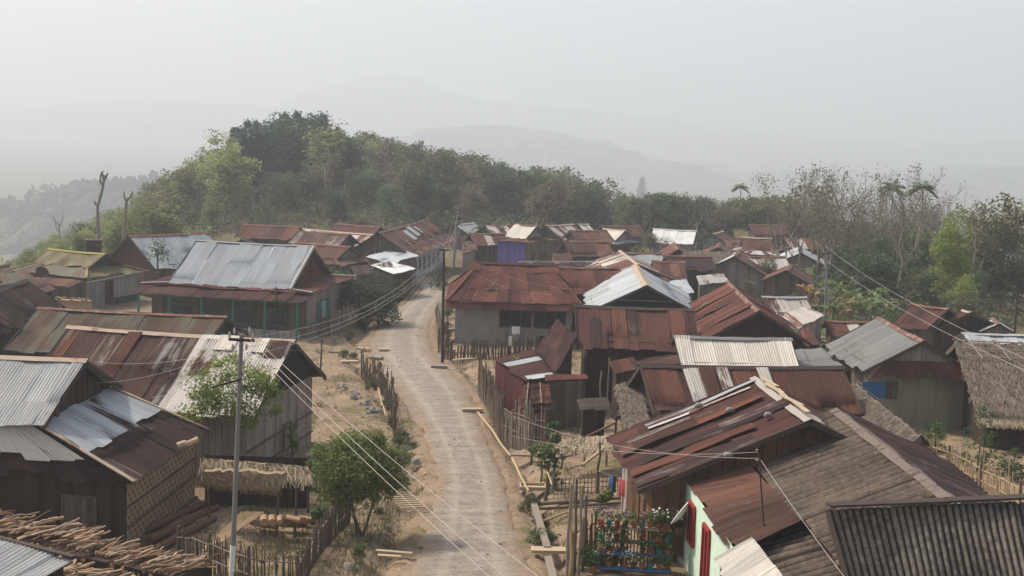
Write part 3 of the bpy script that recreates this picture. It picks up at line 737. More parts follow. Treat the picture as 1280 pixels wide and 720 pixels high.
def post(fr, p, h, r=.06, mat=None, name='post', z0=None):
    mb = MB(); z = gz(p[0], p[1]) if z0 is None else z0; mb.tube([(p[0], p[1], z - .15), (p[0], p[1], z + h)], r, 6); return mb.build(name, mat or m_stick, fr.root)
def leanto(root, name, A, B, C, D, mat, pitch=.10, seed=0, wallm=None, posts=False, patches=(), amp=.016, hin=.25, ragged=.05, edge=None):
    """single sloping sheet roof; with wallm a wall box stands under it"""
    mb = MB(); A, B, C, D = [np.asarray(p, float) for p in (A, B, C, D)]
    slope(mb, A, B, C, D, seed=seed, pitch=pitch, amp=amp, ragged=ragged)
    mats = [mat]
    for k, (u0, u1, v0, v1, m) in enumerate(patches): patch(mb, A, B, C, D, u0, u1, v0, v1, k + 1, pitch=pitch, seed=k + 40); mats.append(m)
    r = mb.build(name, mats, root)
    if edge is not None:
        mb = MB(); mb.beam(A + [0, 0, .03], B + [0, 0, .03], .14, .03); mb.build('ridge_cap', edge, r)
    ct = (A + B + C + D) / 4
    ins = [p + (ct - p) / np.linalg.norm((ct - p)[:2]) * hin for p in (A, B, C, D)]
    if wallm:
        mb = MB()
        for i in range(4):
            p, q = ins[i], ins[(i + 1) % 4]; L = np.linalg.norm((q - p)[:2]); zp, zq = gz(p[0], p[1]) - .3, gz(q[0], q[1]) - .3
            mb.add([(p[0], p[1], zp), (q[0], q[1], zq), (q[0], q[1], q[2] - .1), (p[0], p[1], p[2] - .1)], [(0, 1, 2, 3)], [(0, 0), (L, 0), (L, q[2] - zq), (0, p[2] - zp)], 0)
        mb.build('wall', wallm, root)
    if posts:
        for p in ins:
            mb = MB(); mb.tube([(p[0], p[1], gz(p[0], p[1]) - .1), (p[0], p[1], p[2] - .03)], .05, 6); mb.build('post', m_stick, root)
    return r
def shed(name, label, A, B, C, D, mat, wallm=None, cat='shed', **k):
    c = (np.asarray(A) + B + C + D) / 4; root = empty(name, (c[0], c[1], gz(c[0], c[1])), label, cat); leanto(root, 'roof', A, B, C, D, mat, wallm=wallm, **k); return root

# ---- left side of the street
h = house('bamboo', 'bamboo_house', 'weathered house with woven bamboo end wall beside the firewood stack, lower left', m_zinc, m_weave,
          skirt=(m_rust_dark, m_rust_dark, m_rust_dark, m_rust_dark), cap=m_cap_pale, wall_mats=[m_plank_dark, m_plank_dark, m_plank, m_weave], over=.35)
_hb = h
# bright upper half of the skirt on the right end and in front
def hip_patch(fr, side, v0, v1, u0, u1, m, name='sheet_patch'):
    ai, bi, zi = fr.a - .3, fr.b * .93, fr.zm - .05; P = fr.P
    q = {'N': (P(-ai, -bi, zi), P(ai, -bi, zi), P(fr.a2, -fr.b2, fr.ze), P(-fr.a2, -fr.b2, fr.ze)),
         'R': (P(ai, -bi, zi), P(ai, bi, zi), P(fr.a2, fr.b2, fr.ze), P(fr.a2, -fr.b2, fr.ze))}[side]
    mb = MB(); patch(mb, *q, u0, u1, v0, v1, 0, lift=.05); return mb.build(name, m, fr.root)
hip_patch(h, 'R', -.02, .52, .02, .98, m_zinc_pale); hip_patch(h, 'N', -.02, .62, .0, .97, m_zinc_warm)
leanto(h.root, 'porch_roof', at(24, 574, 2.25), at(124, 560, 2.3), at(131, 577, 1.95), at(40, 593, 1.9), m_rust_dark)
mb = MB(); mb.box(np.array(at(67, 531, 3.3)), (.30, .22, 1.0), yaw=-.1); mb.build('post', m_brown_board, h.root)
opening(h, 'door', 'N', 4.55, 5.55, .1, 1.75, m_stick, m_plank)
for u in (-3.2, -.4, 2.3): post(h, h.P(u, -h.wb - .25, 0), 2.0, .05)
for z in (.9, 1.5):
    mb = MB(); mb.beam(side_pt(h, 'R', -h.wb, h.gz + z, .03), side_pt(h, 'R', h.wb, h.gz + z, .03), .05, .07, upv=(1, 0, 0)); mb.build('rail', m_stick, h.root)
mb = MB(); mb.beam(side_pt(h, 'R', -h.wb, h.gz + .1, .05), side_pt(h, 'R', h.wb, h.gz + .1, .05), .14, .16); mb.build('sill_beam', m_stick, h.root)

h = house('striped', 'striped_roof_house', 'house whose long roof is half dark streaked rust and half bare grey sheets', m_rust_striped, m_plank_grey, cap=m_cap_pale,
          patches=(('N', .60, 1.0, .06, 1.0, m_zinc_rusty), ('N', .60, .9, .0, .2, m_zinc_warm), ('N', .02, .07, 0, 1, m_patch), ('N', .9, 1.0, .03, .24, m_rust_striped), ('N', .28, .34, 0.02, .98, m_patch_rust)), far_roof=m_rust)
for z in (.55, 1.35):
    mb = MB(); mb.beam(side_pt(h, 'R', -h.wb, h.gz + z, .03), side_pt(h, 'R', h.wb, h.gz + z, .03), .05, .10, upv=(1, 0, 0)); mb.build('rail', m_stick, h.root)
opening(h, 'door', 'R', .2, 1.0, .5, 1.5, m_stick, m_plank_grey, t=.05)
mb = MB(); mb.quad([h.P(h.a - .1, -h.b * .8, h.zm + .35), h.P(h.a - .1, h.b * .8, h.zm + .35), h.P(h.a - .1, 0, h.zr - .15)]); mb.build('gable', m_void, h.root)  # black sheet paints the shaded inside of the open gable

h = house('mossrust', 'mossy_roof_house', 'long house with mossy rust roof just behind the streaked roof', m_mossrust, m_plank_dark, cap=m_cap, sag=.08)
mb = MB(); mb.quad([h.P(h.a - .3, -h.b * .8, h.zm + .3), h.P(h.a - .3, h.b * .8, h.zm + .3), h.P(h.a - .3, 0, h.zr - .15)]); mb.build('gable', m_darkgreen, h.root)
house('darkleft', 'dark_roof_house', 'house with very dark brown roof at the left edge', m_rust_dark, m_plank_dark, cap=m_cap_dark)
house('tinyleft', 'small_house', 'small dark mossy roof peeping in at the far left edge', m_mossrust, m_plank, cap=m_cap_dark)
h = house('moss', 'moss_covered_house', 'house under yellow green moss roof with red door in its pale end wall', m_moss, m_plank_grey, cap=plain('mossy_ridge', (.22, .19, .06), .4, 3),
          skirt=(m_mossrust, m_moss, m_moss, m_moss), wall_mats=[m_plank, m_plank, m_plank, m_plank_pale], gable=m_darkgreen)
opening(h, 'door', 'R', -.7, .1, .2, 1.9, m_stick, m_red_wall)
mb = MB(); mb.quad([side_pt(h, 'R', -.2, h.gz - .1, .05), side_pt(h, 'R', h.wb, h.gz - .1, .05), side_pt(h, 'R', h.wb, h.gz + .7, .05), side_pt(h, 'R', -.2, h.gz + .6, .05)]); mb.build('lower_panel', m_darkgreen, h.root)
mb = MB(); mb.tube([at(108, 354, h.ze - .02), at(186, 338, h.ze - .02)], .05, 6); mb.build('gutter', m_pole_grey, h.root)
leanto(h.root, 'porch_roof', at(44, 345, 1.05), at(104, 350, 1.05), at(84, 359, .75), at(38, 352, .75), m_rust)
h = house('greyback', 'grey_roof_house', 'house with light grey roof and dark gable behind the moss covered roof', m_zinc_blue, m_rust, cap=m_cap, wall_mats=[m_plank, m_plank, m_rust_maroon, m_plank])
h = house('bluegrey', 'green_posted_house', 'large house with blue grey roof, rust porch roof and green posts', m_zinc_blue, m_plank_grey, cap=m_zinc_pale, gable=m_rust_red,
          skirt=(m_rust_red, m_rust, m_rust_maroon, m_rust), wall_mats=[m_plank, m_plank, m_plank, m_plank_grey], over=.5, capw=.12)
_bg = h
p0, p1 = side_pt(h, 'N', -h.wa - .4, 0), side_pt(h, 'N', h.wa + .45, 0)
leanto(h.root, 'porch_roof', h.P(-h.a2 + .2, -h.b2 + .35, h.ze - .02), h.P(h.a2, -h.b2 + .35, h.ze - .02), h.P(h.a2 - .2, -h.b2 - 1.25, h.ze - .42), h.P(-h.a2 - .1, -h.b2 - 1.25, h.ze - .42), m_rust_maroon)
for k in range(6):
    q = h.P(-h.a2 + .3 + k * (2 * h.a2 - .9) / 5, -h.b2 - 1.0, 0); post(h, q, h.ze - .5 - gz(q[0], q[1]), .075, m_green_paint)
mb = MB(); mb.beam(h.P(-h.a2 + .3, -h.b2 - 1.02, h.ze - .5), h.P(h.a2 - .5, -h.b2 - 1.02, h.ze - .5), .07, .12); mb.build('porch_beam', m_green_paint, h.root)
mb = MB(); mb.box(h.P(0, -h.b2 - 1.0, h.gz + .35), (2 * h.a2 - .8, .06, 1.0), yaw=h.yaw); mb.build('knee_wall', m_plank_pale, h.root)
for k, u in enumerate((-3.6, -1.6, .6, 2.6)): opening(h, 'window', 'N', u, u + 1.1, .9, 1.9, m_green_paint, m_glass, bars=1)
opening(h, 'window', 'R', -1.6, -.4, 1.0, 2.2, m_green_paint, m_zinc_pale, t=.09)
for u in (-2.3, -.3):
    mb = MB(); mb.box(side_pt(h, 'R', u + .35, h.gz + 1.6, .05), (.04, .6, 1.2), yaw=h.yaw); mb.build('shutter', m_green_paint, h.root)
mb = MB(); mb.beam(side_pt(h, 'R', -h.wb, h.gz + .95, .04), side_pt(h, 'R', h.wb, h.gz + .95, .04), .05, .1, upv=(1, 0, 0)); mb.build('rail', m_green_paint, h.root)
mb = MB(); mb.beam(h.P(h.a + .06, 0, h.zr - .06), h.P(h.a + .06, -h.b - .05, h.zm - .06), .05, .24); mb.build('barge_board', m_white_paint, h.root)
house('darkback', 'dark_brown_house', 'house with plain dark brown roof rising behind the blue grey roof', m_rust_dark, m_plank_dark, cap=m_cap)
house('patchback', 'patchwork_roof_house', 'house with patchwork roof of pale and rusty sheets and cream ridge', m_patch, m_plank, cap=m_cap_pale)
house('rustback', 'rust_gable_house', 'low rust house with small grey gable right behind the blue grey roof', m_rust, m_plank, gable=m_plank_grey)
h = house('barn', 'long_barn', 'long rust roofed barn with pale blue board wall full of windows', m_rust, m_plank_pale, patches=(('N', .35, .42, .2, .6, m_zinc_pale), ('N', .48, .54, .1, .55, m_zinc_pale), ('N', .6, .65, .15, .5, m_patch)), over=.5, wall_mats=[m_board_blue, m_plank, m_plank, m_plank])
for u in (-6.2, -4.4, -2.6, -.8, 1.2, 3.2, 5.2): opening(h, 'window', 'N', u, u + .7, .7, 1.8, m_plank_grey, m_glass)
leanto(h.root, 'lower_roof', h.P(-h.a, -h.b + .2, h.zm), h.P(h.a, -h.b + .2, h.zm), h.P(h.a, -h.b - .6, h.zm - .3), h.P(-h.a, -h.b - .6, h.zm - .3), m_rust)
shed('white_roof_shed', 'shed with white sheet roof in front of the long barn, the farther of two', at(457, 321, .9), at(497, 309, 1.2), at(523, 319, .9), at(488, 330, .7), m_zinc_pale, m_plank)
shed('white_roof_shed', 'shed with white sheet roof over the lane, the nearer of two', at(463, 331, .9), at(490, 326, 1.0), at(519, 336, .7), at(492, 343, .6), m_white, m_plank_dark)

# ---- houses right of the street
_q = list(Q['redcentre']); _q[4] = .8; _q[6] = _q[5] - (_q[5] - _q[9]) * .8 / _q[8]; Q['redcentre'] = tuple(_q)
h = house('redcentre', 'red_roof_house', 'wide house with red rust hipped roof and woven bamboo front wall', m_rust_red, m_weave_grey, skirt=m_rust_red, gable=m_rust_red, over=.55, barge=False,
          wall_mats=[m_weave_grey, m_plank, m_plank, m_plank_dark], cap=m_rust_red)
mb = MB(); f_ = h; zl = h.ze - .02
leanto(h.root, 'eave_skirt', h.P(-h.a2 - .05, -h.b2 + .15, zl + .12), h.P(h.a2 + .05, -h.b2 + .15, zl + .12), h.P(h.a2 + .05, -h.b2 - .2, zl - .38), h.P(-h.a2 - .05, -h.b2 - .2, zl - .38), m_rust_red, ragged=.01, amp=.008)
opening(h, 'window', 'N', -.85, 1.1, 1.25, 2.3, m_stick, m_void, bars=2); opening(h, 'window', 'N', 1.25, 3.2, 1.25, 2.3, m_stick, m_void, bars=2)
mb = MB(); mb.box(side_pt(h, 'N', 1.2, h.gz + .5, .06), (4.4, .08, 1.2), yaw=h.yaw); mb.build('lower_wall', m_plank_grey, h.root)
post(h, h.P(-h.a2 + .1, -h.wb - .15, 0), 2.0, .05)
h = house('redright', 'rust_wing_house', 'house with dull rust roof joining the right end of the red roof', m_rust_red, m_plank_dark)
h = house('palegable', 'pale_gable_house', 'house with pale blue grey roof, cream ridge and dark open gable', m_zinc_pale, m_plank_dark, cap=m_cap_pale, wall_mats=[m_plank_dark, m_plank_dark, m_void, m_plank_dark], capw=.28)  # left end wall coloured near-black for the shade in the open gable
for k, z in enumerate((.35, .8)):
    mb = MB(); w_ = h.b * (1 - z / (h.zr - h.zm)) * .92; mb.beam(h.P(-h.wa - .05, -w_, h.zm + z), h.P(-h.wa - .05, w_, h.zm + z), .04, .16 if k else .3, upv=(0, 1, 0)); mb.build('gable_board', m_plank_grey, h.root)
h = house('rustfront', 'maroon_house', 'house with deep rust roof and dark maroon wall facing the yard', m_rust_maroon, m_maroon_wall, cap=m_cap_dark, over=.6, patches=(('N', .30, .42, .05, .98, m_rust), ('N', .78, .9, .03, .98, m_rust_red), ('N', .12, .2, .3, 1.0, m_rust_dark)))
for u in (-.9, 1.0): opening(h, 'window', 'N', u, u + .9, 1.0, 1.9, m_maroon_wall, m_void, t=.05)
leanto(h.root, 'side_roof', at(697, 399, 2.75), at(721, 419, 2.65), at(694, 466, 2.0), at(668, 438, 2.0), m_rust_maroon, wallm=m_maroon_wall)
c_ = at(655, 455, 1.0); wing = empty('red_lean_to_house', (c_[0], c_[1], gz(c_[0], c_[1])), 'low red walled house with flat lean-to roof beside the street', 'house')
leanto(wing, 'roof', at(667, 436, 1.85), at(699, 470, 1.8), at(655, 476, 1.45), at(616, 448, 1.5), m_rust_maroon, wallm=m_red_wall, patches=((.30, .44, .05, .98, m_zinc_pale), (.86, 1.0, .0, .8, m_zinc_pale)))
h = house('rustgable', 'big_rust_gable_house', 'tall house with plain chestnut rust gable roof behind the white roof', m_rust_red, m_maroon_wall, cap=m_cap, far_roof=m_rust_red, patches=(('F', .2, .3, .02, .98, m_rust), ('F', .45, .52, .1, 1.0, m_rust_dark), ('F', .7, .82, .02, .95, m_rust)))
mb = MB(); mb.quad([h.P(-h.a + .35, -h.b * .9, h.zm + .1), h.P(-h.a + .35, h.b * .9, h.zm + .1), h.P(-h.a + .35, 0, h.zr - .1)]); mb.build('gable', m_maroon_wall, h.root)
house('whiteroof', 'white_roof_house', 'house with bright white corrugated roof in the middle right', m_zinc_warm, m_plank_dark, cap=m_pole_grey, amp=.022, pitch=.12)
shed('low_grey_roof_shed', 'shed with flat dull grey roof tucked behind the rust and white roof', at(993, 438, 1.9), at(1026, 434, 1.9), at(1058, 460, 1.6), at(1001, 462, 1.6), m_zinc_dull, m_plank_dark)
shed('little_rust_lean_to', 'little brown rust lean-to left of the bright white roof', at(836, 431, 2.0), at(853, 452, 1.9), at(806, 461, 1.5), at(792, 450, 1.55), m_rust_striped, m_plank_dark)
h = house('rustwhite', 'rust_and_white_roof_house', 'house with chestnut rust roof mended with white sheets', m_rust, m_plank_dark, cap=m_cap_dark, pitch=.11,
          patches=(('N', .20, .275, .06, .95, m_zinc_rusty), ('N', .275, .35, .06, .9, m_patch), ('N', .36, .42, .06, .8, m_zinc_rusty), ('N', .56, .62, .06, .75, m_zinc_rusty)))
h = house('greygable', 'grey_gable_house', 'house with dull grey roof over greenish corrugated end wall', m_rust, m_wall_corr, cap=m_cap, wall_mats=[m_plank, m_plank, m_wall_corr, m_plank], over=.55, far_roof=m_zinc_dull)
mb = MB()
zb = h.zm - .05
slope(mb, h.P(-h.a + .1, -h.b * .58, h.zm + .62), h.P(-h.a + .1, h.b * .58, h.zm + .62), h.P(-h.a - .25, h.b * .93, zb), h.P(-h.a - .25, -h.b * .93, zb), seed=3)
mb.build('gable_skirt', m_rust, h.root)
mb = MB(); mb.quad([h.P(-h.a + .25, -h.b * .7, h.zm + .4), h.P(-h.a + .25, h.b * .7, h.zm + .4), h.P(-h.a + .25, 0, h.zr - .12)]); mb.build('gable', m_plank_grey, h.root)
mb = MB(); mb.box(h.P(-h.wa - .05, h.b * .72, h.gz + 1.9), (.06, 1.1, .7), yaw=h.yaw); mb.build('blue_panel', m_blue_paint, h.root)
mb = MB(); mb.box(h.P(-h.wa - .06, h.b * .42, h.gz + 1.9), (.06, .55, .8), yaw=h.yaw); mb.build('brown_panel', m_plank, h.root)

h = house('bigrust', 'great_rust_roof_house', 'large house with sweeping dark rust roof and broken white ridge sheets', m_rust_maroon, m_brown_board, cap=m_zinc_warm, far_roof=m_rust_maroon, over=.55, wall_mats=[m_brown_board, m_brown_board, m_brown_board, m_brown_board],
          patches=(('F', .05, .085, .02, .75, m_zinc), ('F', .13, .155, .08, .72, m_zinc_rusty), ('N', .05, .7, .0, .12, m_patch), ('F', .30, .42, .08, 1.0, m_rust), ('F', .55, .67, .0, .93, m_rust_dark), ('F', .70, .80, .25, 1.0, m_rust), ('F', .2, .27, .5, 1.0, m_rust_striped), ('F', .86, .97, .3, .98, m_rust_dark)))
_br = h
P_ = h.P
for k, (x, v) in enumerate(((-1.2, .16), (.4, .30), (1.9, .42), (-2.9, .5))):
    p = h.P(x * 1.3, h.b * v, h.zr - (h.zr - h.zm) * v + .1)
    mb = MB(); mb.tube([p - [.1, .02, .05], p + [-.04, .03, .0], p + [.06, -.02, .02], p + [.13, .0, -.04]], [.05, .10, .09, .04], 7); tag(mb.build('stone', m_stone), 'stone weighing down the great dark rust roof', 'stone', 'stones on the great rust roof')
for k in range(5):
    a0, a1 = P_(h.a - .5 - k * 1.0, -.1 + .15 * (k % 2), h.zr + .1), P_(h.a - 1.9 - k * 1.0, -.25 + .1 * (k % 3), h.zr + .07)
    mb = MB(); mb.beam(a0, a1, .16, .035); tag(mb.build('board', m_board_pale), 'pale board lying along the ridge of the great rust roof', 'board', 'boards on the great rust roof ridge')
# front wall face of this house: door, white sheet
opening(h, 'door', 'F', -1.6, -.7, .05, 1.7, m_stick, m_brown_board)
h = house('darkasb', 'mint_walled_house', 'house with dark ribbed roof, rust lower roof and mint green wall', m_rust_dark, m_mint, cap=m_mortar, pitch=.40, row=50, amp=.062, far_roof=m_asb, capw=.24, sag=.03, ragged=.03, wall_mats=[m_plank_dark] * 4)
_da = h
# rust lower roof falling to the mint wall
A, B = at(928, 571, 2.98), at(1004, 650, 2.95); D, C = at(843, 583, 2.45), at(918, 690, 2.42)
mb = MB(); slope(mb, B, A, D, C, pitch=.10, seed=8); slope_lower = mb.build('lower_roof', metal('brown_lower_roof', (.13, .11, .10), ((.03, .016, .012), (.08, .036, .024), (.14, .062, .038)), thr=.25, sheetvar=.5), h.root)
wd = (np.asarray(C) - D); wd = wd / np.linalg.norm(wd); nrm = np.array([-wd[1], wd[0], 0]); nrm = nrm if nrm[0] < 0 else -nrm
w0, w1 = np.asarray(D) - nrm * .06 + wd * 1.0, np.asarray(C) - nrm * .06 + wd * .5
zg0 = gz(w0[0], w0[1]) - .3
mb = MB(); back = -nrm * 1.6
L_ = np.linalg.norm(w1 - w0); zt = 2.42
c0, c1, c2, c3 = [np.array([*(q[:2]), 0]) for q in (w0, w1, w1 + back, w0 + back)]
for p, q in ((c1, c0), (c0, c3)):
    mb.quad([p + [0, 0, zg0], q + [0, 0, zg0], q + [0, 0, zt], p + [0, 0, zt]])
mb.build('mint_wall', m_mint, h.root)
def on_mint(u, z, o=.03): return c0 + wd * u * np.array([1, 1, 0]) + nrm * o + np.array([0, 0, z])
for (u0, u1, z0, z1, nm) in ((1.5, 2.3, .95, 2.05, 'window'), (3.6, 4.4, .0, 2.0, 'door')):
    mb = MB()
    for a_, b_ in (((u0, z0), (u0, z1)), ((u1, z0), (u1, z1)), ((u0, z1), (u1, z1)), ((u0, z0), (u1, z0)), (((u0 + u1) / 2, z0), ((u0 + u1) / 2, z1))):
        mb.beam(on_mint(*a_, .04), on_mint(*b_, .042), .1, .08, upv=nrm)
    f = mb.build(nm, m_red_paint, h.root)
    mb = MB(); mb.quad([on_mint(u0, z0, .02), on_mint(u1, z0, .02), on_mint(u1, z1, .02), on_mint(u0, z1, .02)]); mb.build('pane' if nm == 'window' else 'panel', m_glass if nm == 'window' else m_red_paint, f)
A, B, C, D = at(1035, 636, 4.5), at(1345, 623, 4.62), at(1375, 760, 2.95), at(1067, 748, 2.75)
nr = shed('grey_ribbed_roof_house', 'nearest house, lower right, with grey ribbed roof and dark ridge', A, B, C, D, m_asb2, m_plank_dark, cat='house', pitch=.17, amp=.034, ragged=.03, hin=.35)
mb = MB(); u_ = np.array([0, 0, 1.0])
for q0, q1, wd_ in ((.0, .48, .30), (.47, 1.02, .32)): P0_ = A + (B - A) * q0 + u_ * .09; P1_ = A + (B - A) * q1 + u_ * (.09 if q0 else .075); mb = MB(); mb.beam(P0_, P1_, wd_, .05); mb.build('ridge_cap', m_cap_dark, nr)
mb = MB(); mb.beam(A - u_ * .06, D - u_ * .06, .04, .16); mb.build('barge_board', m_barge, nr)
h = house('h24', 'small_ribbed_roof_house', 'small house with dark ribbed roof and rust ridge before the mint wall', m_asb, m_plank_dark, cap=m_rust_red, row=50, pitch=.40, amp=.055, capw=.14)
shed('bright_sheet_shed', 'shed with bright bare zinc sheet roof below the mint walled house', at(940, 671, 2.72), at(990, 735, 2.72), at(950, 768, 2.42), at(893, 699, 2.42), m_zinc_warm, m_plank, pitch=.14, amp=.022)
shed('near_grey_roof_house', 'grey zinc roof in the lower left corner before the firewood', at(-70, 655, 2.5), at(92, 697, 2.5), at(30, 735, 2.1), at(-150, 700, 2.1), m_zinc, m_plank_dark, cat='house', pitch=.14, amp=.022, edge=m_barge)

# ---- right edge
def thatched(key, name, label, mat, seed, wall=m_plank_dark, dens=170, th=.25):
    fr = Frame(Q[key]); root = empty(name, (fr.cx, fr.cy, fr.gz), label, 'house'); P = fr.P
    thatch_part('roof', root, [(P(-fr.a, 0, fr.zr), P(fr.a, 0, fr.zr), P(fr.a, -fr.b, fr.zm), P(-fr.a, -fr.b, fr.zm)), (P(fr.a, 0, fr.zr), P(-fr.a, 0, fr.zr), P(-fr.a, fr.b, fr.zm), P(fr.a, fr.b, fr.zm))], mat, th=th, seed=seed, dens=dens)
    mb = MB(); wall_box(mb, fr, -fr.a + .4, fr.a - .4, -fr.b + .6, fr.b - .6, fr.gz - .3, fr.zm + .1, zgab=fr.zr - .35); mb.build('wall', [wall] * 4, root); fr.root = root; return fr
Q['thatchR'] = (24.3, 63.2, -.10, 4.0, 5.5, 3.45, 1.3)
h = thatched('thatchR', 'big_thatched_house', 'large thatched house with bamboo poles on its ridge at the right edge', m_straw, 3, dens=190)
for k, x in enumerate((-3.6, -2.4, -1.2, 0, 1.2, 2.4, 3.6)):
    mb = MB(); mb.tube([h.P(x, .35, h.zr + .0), h.P(x + .12, -.05, h.zr + .17), h.P(x + .5, -1.7, h.zr - .48)], .035, 5); mb.build('ridge_pole', m_bamboo_grey, h.root)
for y, z in ((-.25, .10), (-.9, -.16), (-1.55, -.42)):
    mb = MB(); mb.tube([h.P(-4.0, y, h.zr + z), h.P(4.0, y, h.zr + z + .04)], .03, 5); mb.build('ridge_pole', m_bamboo_grey, h.root)
thatch_part('lower_roof', h.root, [(h.P(-4.0, -5.2, 1.42), h.P(4.0, -5.2, 1.42), h.P(4.0, -5.8, .95), h.P(-4.0, -5.8, .95))], m_straw_pale, th=.3, seed=9, dens=700, L=.45)
c_ = at(1105, 520, 1.2); r_ = empty('thatched_hut', (c_[0], c_[1], gz(c_[0], c_[1])), 'small thatched hut squeezed behind the dark ribbed roof', 'hut')
A, B, C, D = at(1070, 480, 2.1), at(1150, 545, 2.1), at(1120, 570, 1.5), at(1030, 505, 1.5)
thatch_part('roof', r_, [(A, B, C, D), (B, A, at(1085, 492, 1.3), at(1160, 556, 1.3))], m_straw, seed=12, dens=240); leanto(r_, 'under_roof', np.array(A) - [0, 0, .3], np.array(B) - [0, 0, .3], np.array(C) - [0, 0, .3], np.array(D) - [0, 0, .3], m_barge, wallm=m_plank_dark)
c_ = at(795, 512, 1.0); r_ = empty('thatched_lean_to', (c_[0], c_[1], gz(c_[0], c_[1])), 'ragged thatched lean-to against the rust and white roof', 'hut')
A, B, C, D = at(770, 482, 2.0), at(797, 474, 2.1), at(814, 545, 1.2), at(784, 548, 1.1)
thatch_part('roof', r_, [(A, B, C, D)], m_straw, seed=15, dens=420); leanto(r_, 'under_roof', np.array(A) - [0, 0, .3], np.array(B) - [0, 0, .3], np.array(C) - [0, 0, .3], np.array(D) - [0, 0, .3], m_barge, posts=True)
c_ = at(735, 560, .6); r_ = empty('thatched_strip_roof', (c_[0], c_[1], gz(c_[0], c_[1])), 'long low strip of thatch on bamboo beams over the yard', 'shelter')
A, B, C, D = at(702, 549, 1.0), at(766, 544, 1.05), at(764, 562, .75), at(700, 562, .7)
thatch_part('roof', r_, [(A, B, C, D)], m_straw_pale, th=.12, seed=18, dens=420)
mb = MB(); mb.tube([at(694, 561, .66), at(768, 556, .68)], .055, 6); mb.build('beam', m_bamboo, r_)
for px in (704, 732, 760):
    p = at(px, 560, .6); mb = MB(); mb.tube([(p[0], p[1] + .5, gz(p[0], p[1]) - .1), (p[0], p[1] + .5, .75)], .04, 5); mb.build('post', m_stick, r_)
h = house('rightrusthip', 'orange_rust_house', 'orange rust roof with pale peak near the right edge', m_rust, m_plank_dark, cap=m_cap_pale)
house('rightdark', 'brown_roof_among_bananas', 'brown roofed house half hidden among the banana plants', m_rust_maroon, m_plank)
house('r1', 'rust_and_grey_shed', 'low shed with rust and grey sheets and white ridge behind the chestnut gable', m_patch_rust, m_plank, cap=m_white, cat='shed')
shed('tan_sheet_shed', 'shed with tan sheet roof over grey boards right of the chestnut gable', at(978, 395, 1.6), at(1003, 382, 1.9), at(1031, 393, 1.6), at(997, 411, 1.2), m_zinc_rusty, m_plank_grey)
house('r3', 'rust_striped_shed', 'low shed with rust and white striped roof behind the dull grey roof', m_patch, m_plank, cap=m_cap, cat='shed')
house('r5', 'pale_roof_shed', 'long pale blue roof above the thatch at the right edge', m_zinc_pale, m_plank_dark, cap=m_white, cat='shed')
house('r6', 'little_grey_gable', 'little grey gabled roof behind the orange rust roof', m_zinc_pale, m_plank_grey)
shed('rust_scrap_lean_to', 'crumpled orange rust lean-to between the chestnut gable and the dull grey roof', at(1000, 413, 1.3), at(1012, 410, 1.4), at(1025, 430, 1.0), at(1008, 434, .9), m_rust_red, m_plank_dark)

# ---- far end of the street
house('f8', 'rust_ridge_house', 'rust gabled house with cream ridge behind the pale gable', m_patch_rust, m_plank, cap=m_cap_pale)
house('f34', 'chestnut_gable_house', 'chestnut rust gable next to the grey thatch far back', m_rust_red, m_plank_dark, cap=m_cap)
house('f35', 'rust_house_with_white_barge', 'house with rust right slope and white edged left slope', m_rust, m_plank_grey, cap=m_cap, far_roof=m_zinc_pale)
house('f6', 'tan_roof_house', 'house with tan sheet roof and red wall at the far end of the street', m_zinc_warm, m_red_wall, skirt=(m_rust, m_rust, m_zinc, m_zinc), gable=m_plank_grey, cap=m_cap_pale)
h = house('f3', 'ochre_walled_house', 'house with ochre walls and cream and rust roof behind the palms', m_zinc_warm, m_plank_ochre, skirt=(m_rust, m_rust, m_rust, m_rust), gable=m_plank_grey, wall_mats=[m_purple, m_plank, m_plank, m_plank_ochre])
for u in (-1.5, .6): opening(h, 'window', 'R', u, u + .6, .9, 1.9, m_plank, m_glass)
c_ = at(640, 312, -.5); root = empty('purple_walled_house', (c_[0], c_[1], gz(c_[0], c_[1])), 'house with bright purple wall behind the palms', 'house')
leanto(root, 'roof', at(632, 296, 1.0), at(662, 302, 1.0), at(660, 306, .5), at(622, 303, .5), m_rust, wallm=m_purple, hin=.35)
mb = MB(); p = at(641, 318, -.9); q = at(626, 316, -.9); mb.beam(np.array(q) + [0, -.25, .2], np.array(p) + [0, -.25, .2], .05, 1.2, upv=(0, 1, 0)); mb.build('shutter', m_purple, root)
house('f10', 'white_roof_hall', 'hall with brilliant white roof at the far end, before the trees', m_white, m_plank_pale, cap=m_white, cat='hall')
house('f12', 'hipped_rust_house', 'hipped rust house with white ridge line, far right of the street', m_rust, m_plank_dark, skirt=m_patch_rust, gable=m_plank, cap=m_cap_pale)
house('f14', 'grey_roof_gable_house', 'house with pale grey roof and grey gable beside the bananas', m_zinc_pale, m_plank_grey, cap=m_cap, far_roof=m_zinc_pale)
house('f1', 'grey_slope_house', 'small house with grey roof slope behind the tall pole', m_zinc, m_plank, cap=m_white)
house('f2', 'grey_and_rust_patch_house', 'far house with grey and rust patched roof left of the cream roof', m_patch, m_plank_dark, cap=m_cap)
house('f4', 'striped_rust_house', 'far house with rust roof crossed by pale stripes', m_patch_rust, m_plank_dark, cap=m_cap_pale)
house('f5', 'cream_lean_to', 'tiny cream sheet lean-to at the forest edge', m_zinc_warm, m_plank, cap=m_cap_pale, cat='shed')
house('f7', 'low_rust_house', 'low dark rust house below the tan roof', m_rust, m_plank_dark, cap=m_cap)
house('f9', 'rust_porch_house', 'small rust roof right of the pale gable with dark porch', m_rust, m_plank_dark, cap=m_cap)
house('f11', 'cream_gable_house', 'small rust house with cream slope by the round dark bush', m_rust, m_plank_pale, cap=m_cap_pale, far_roof=m_zinc_warm)
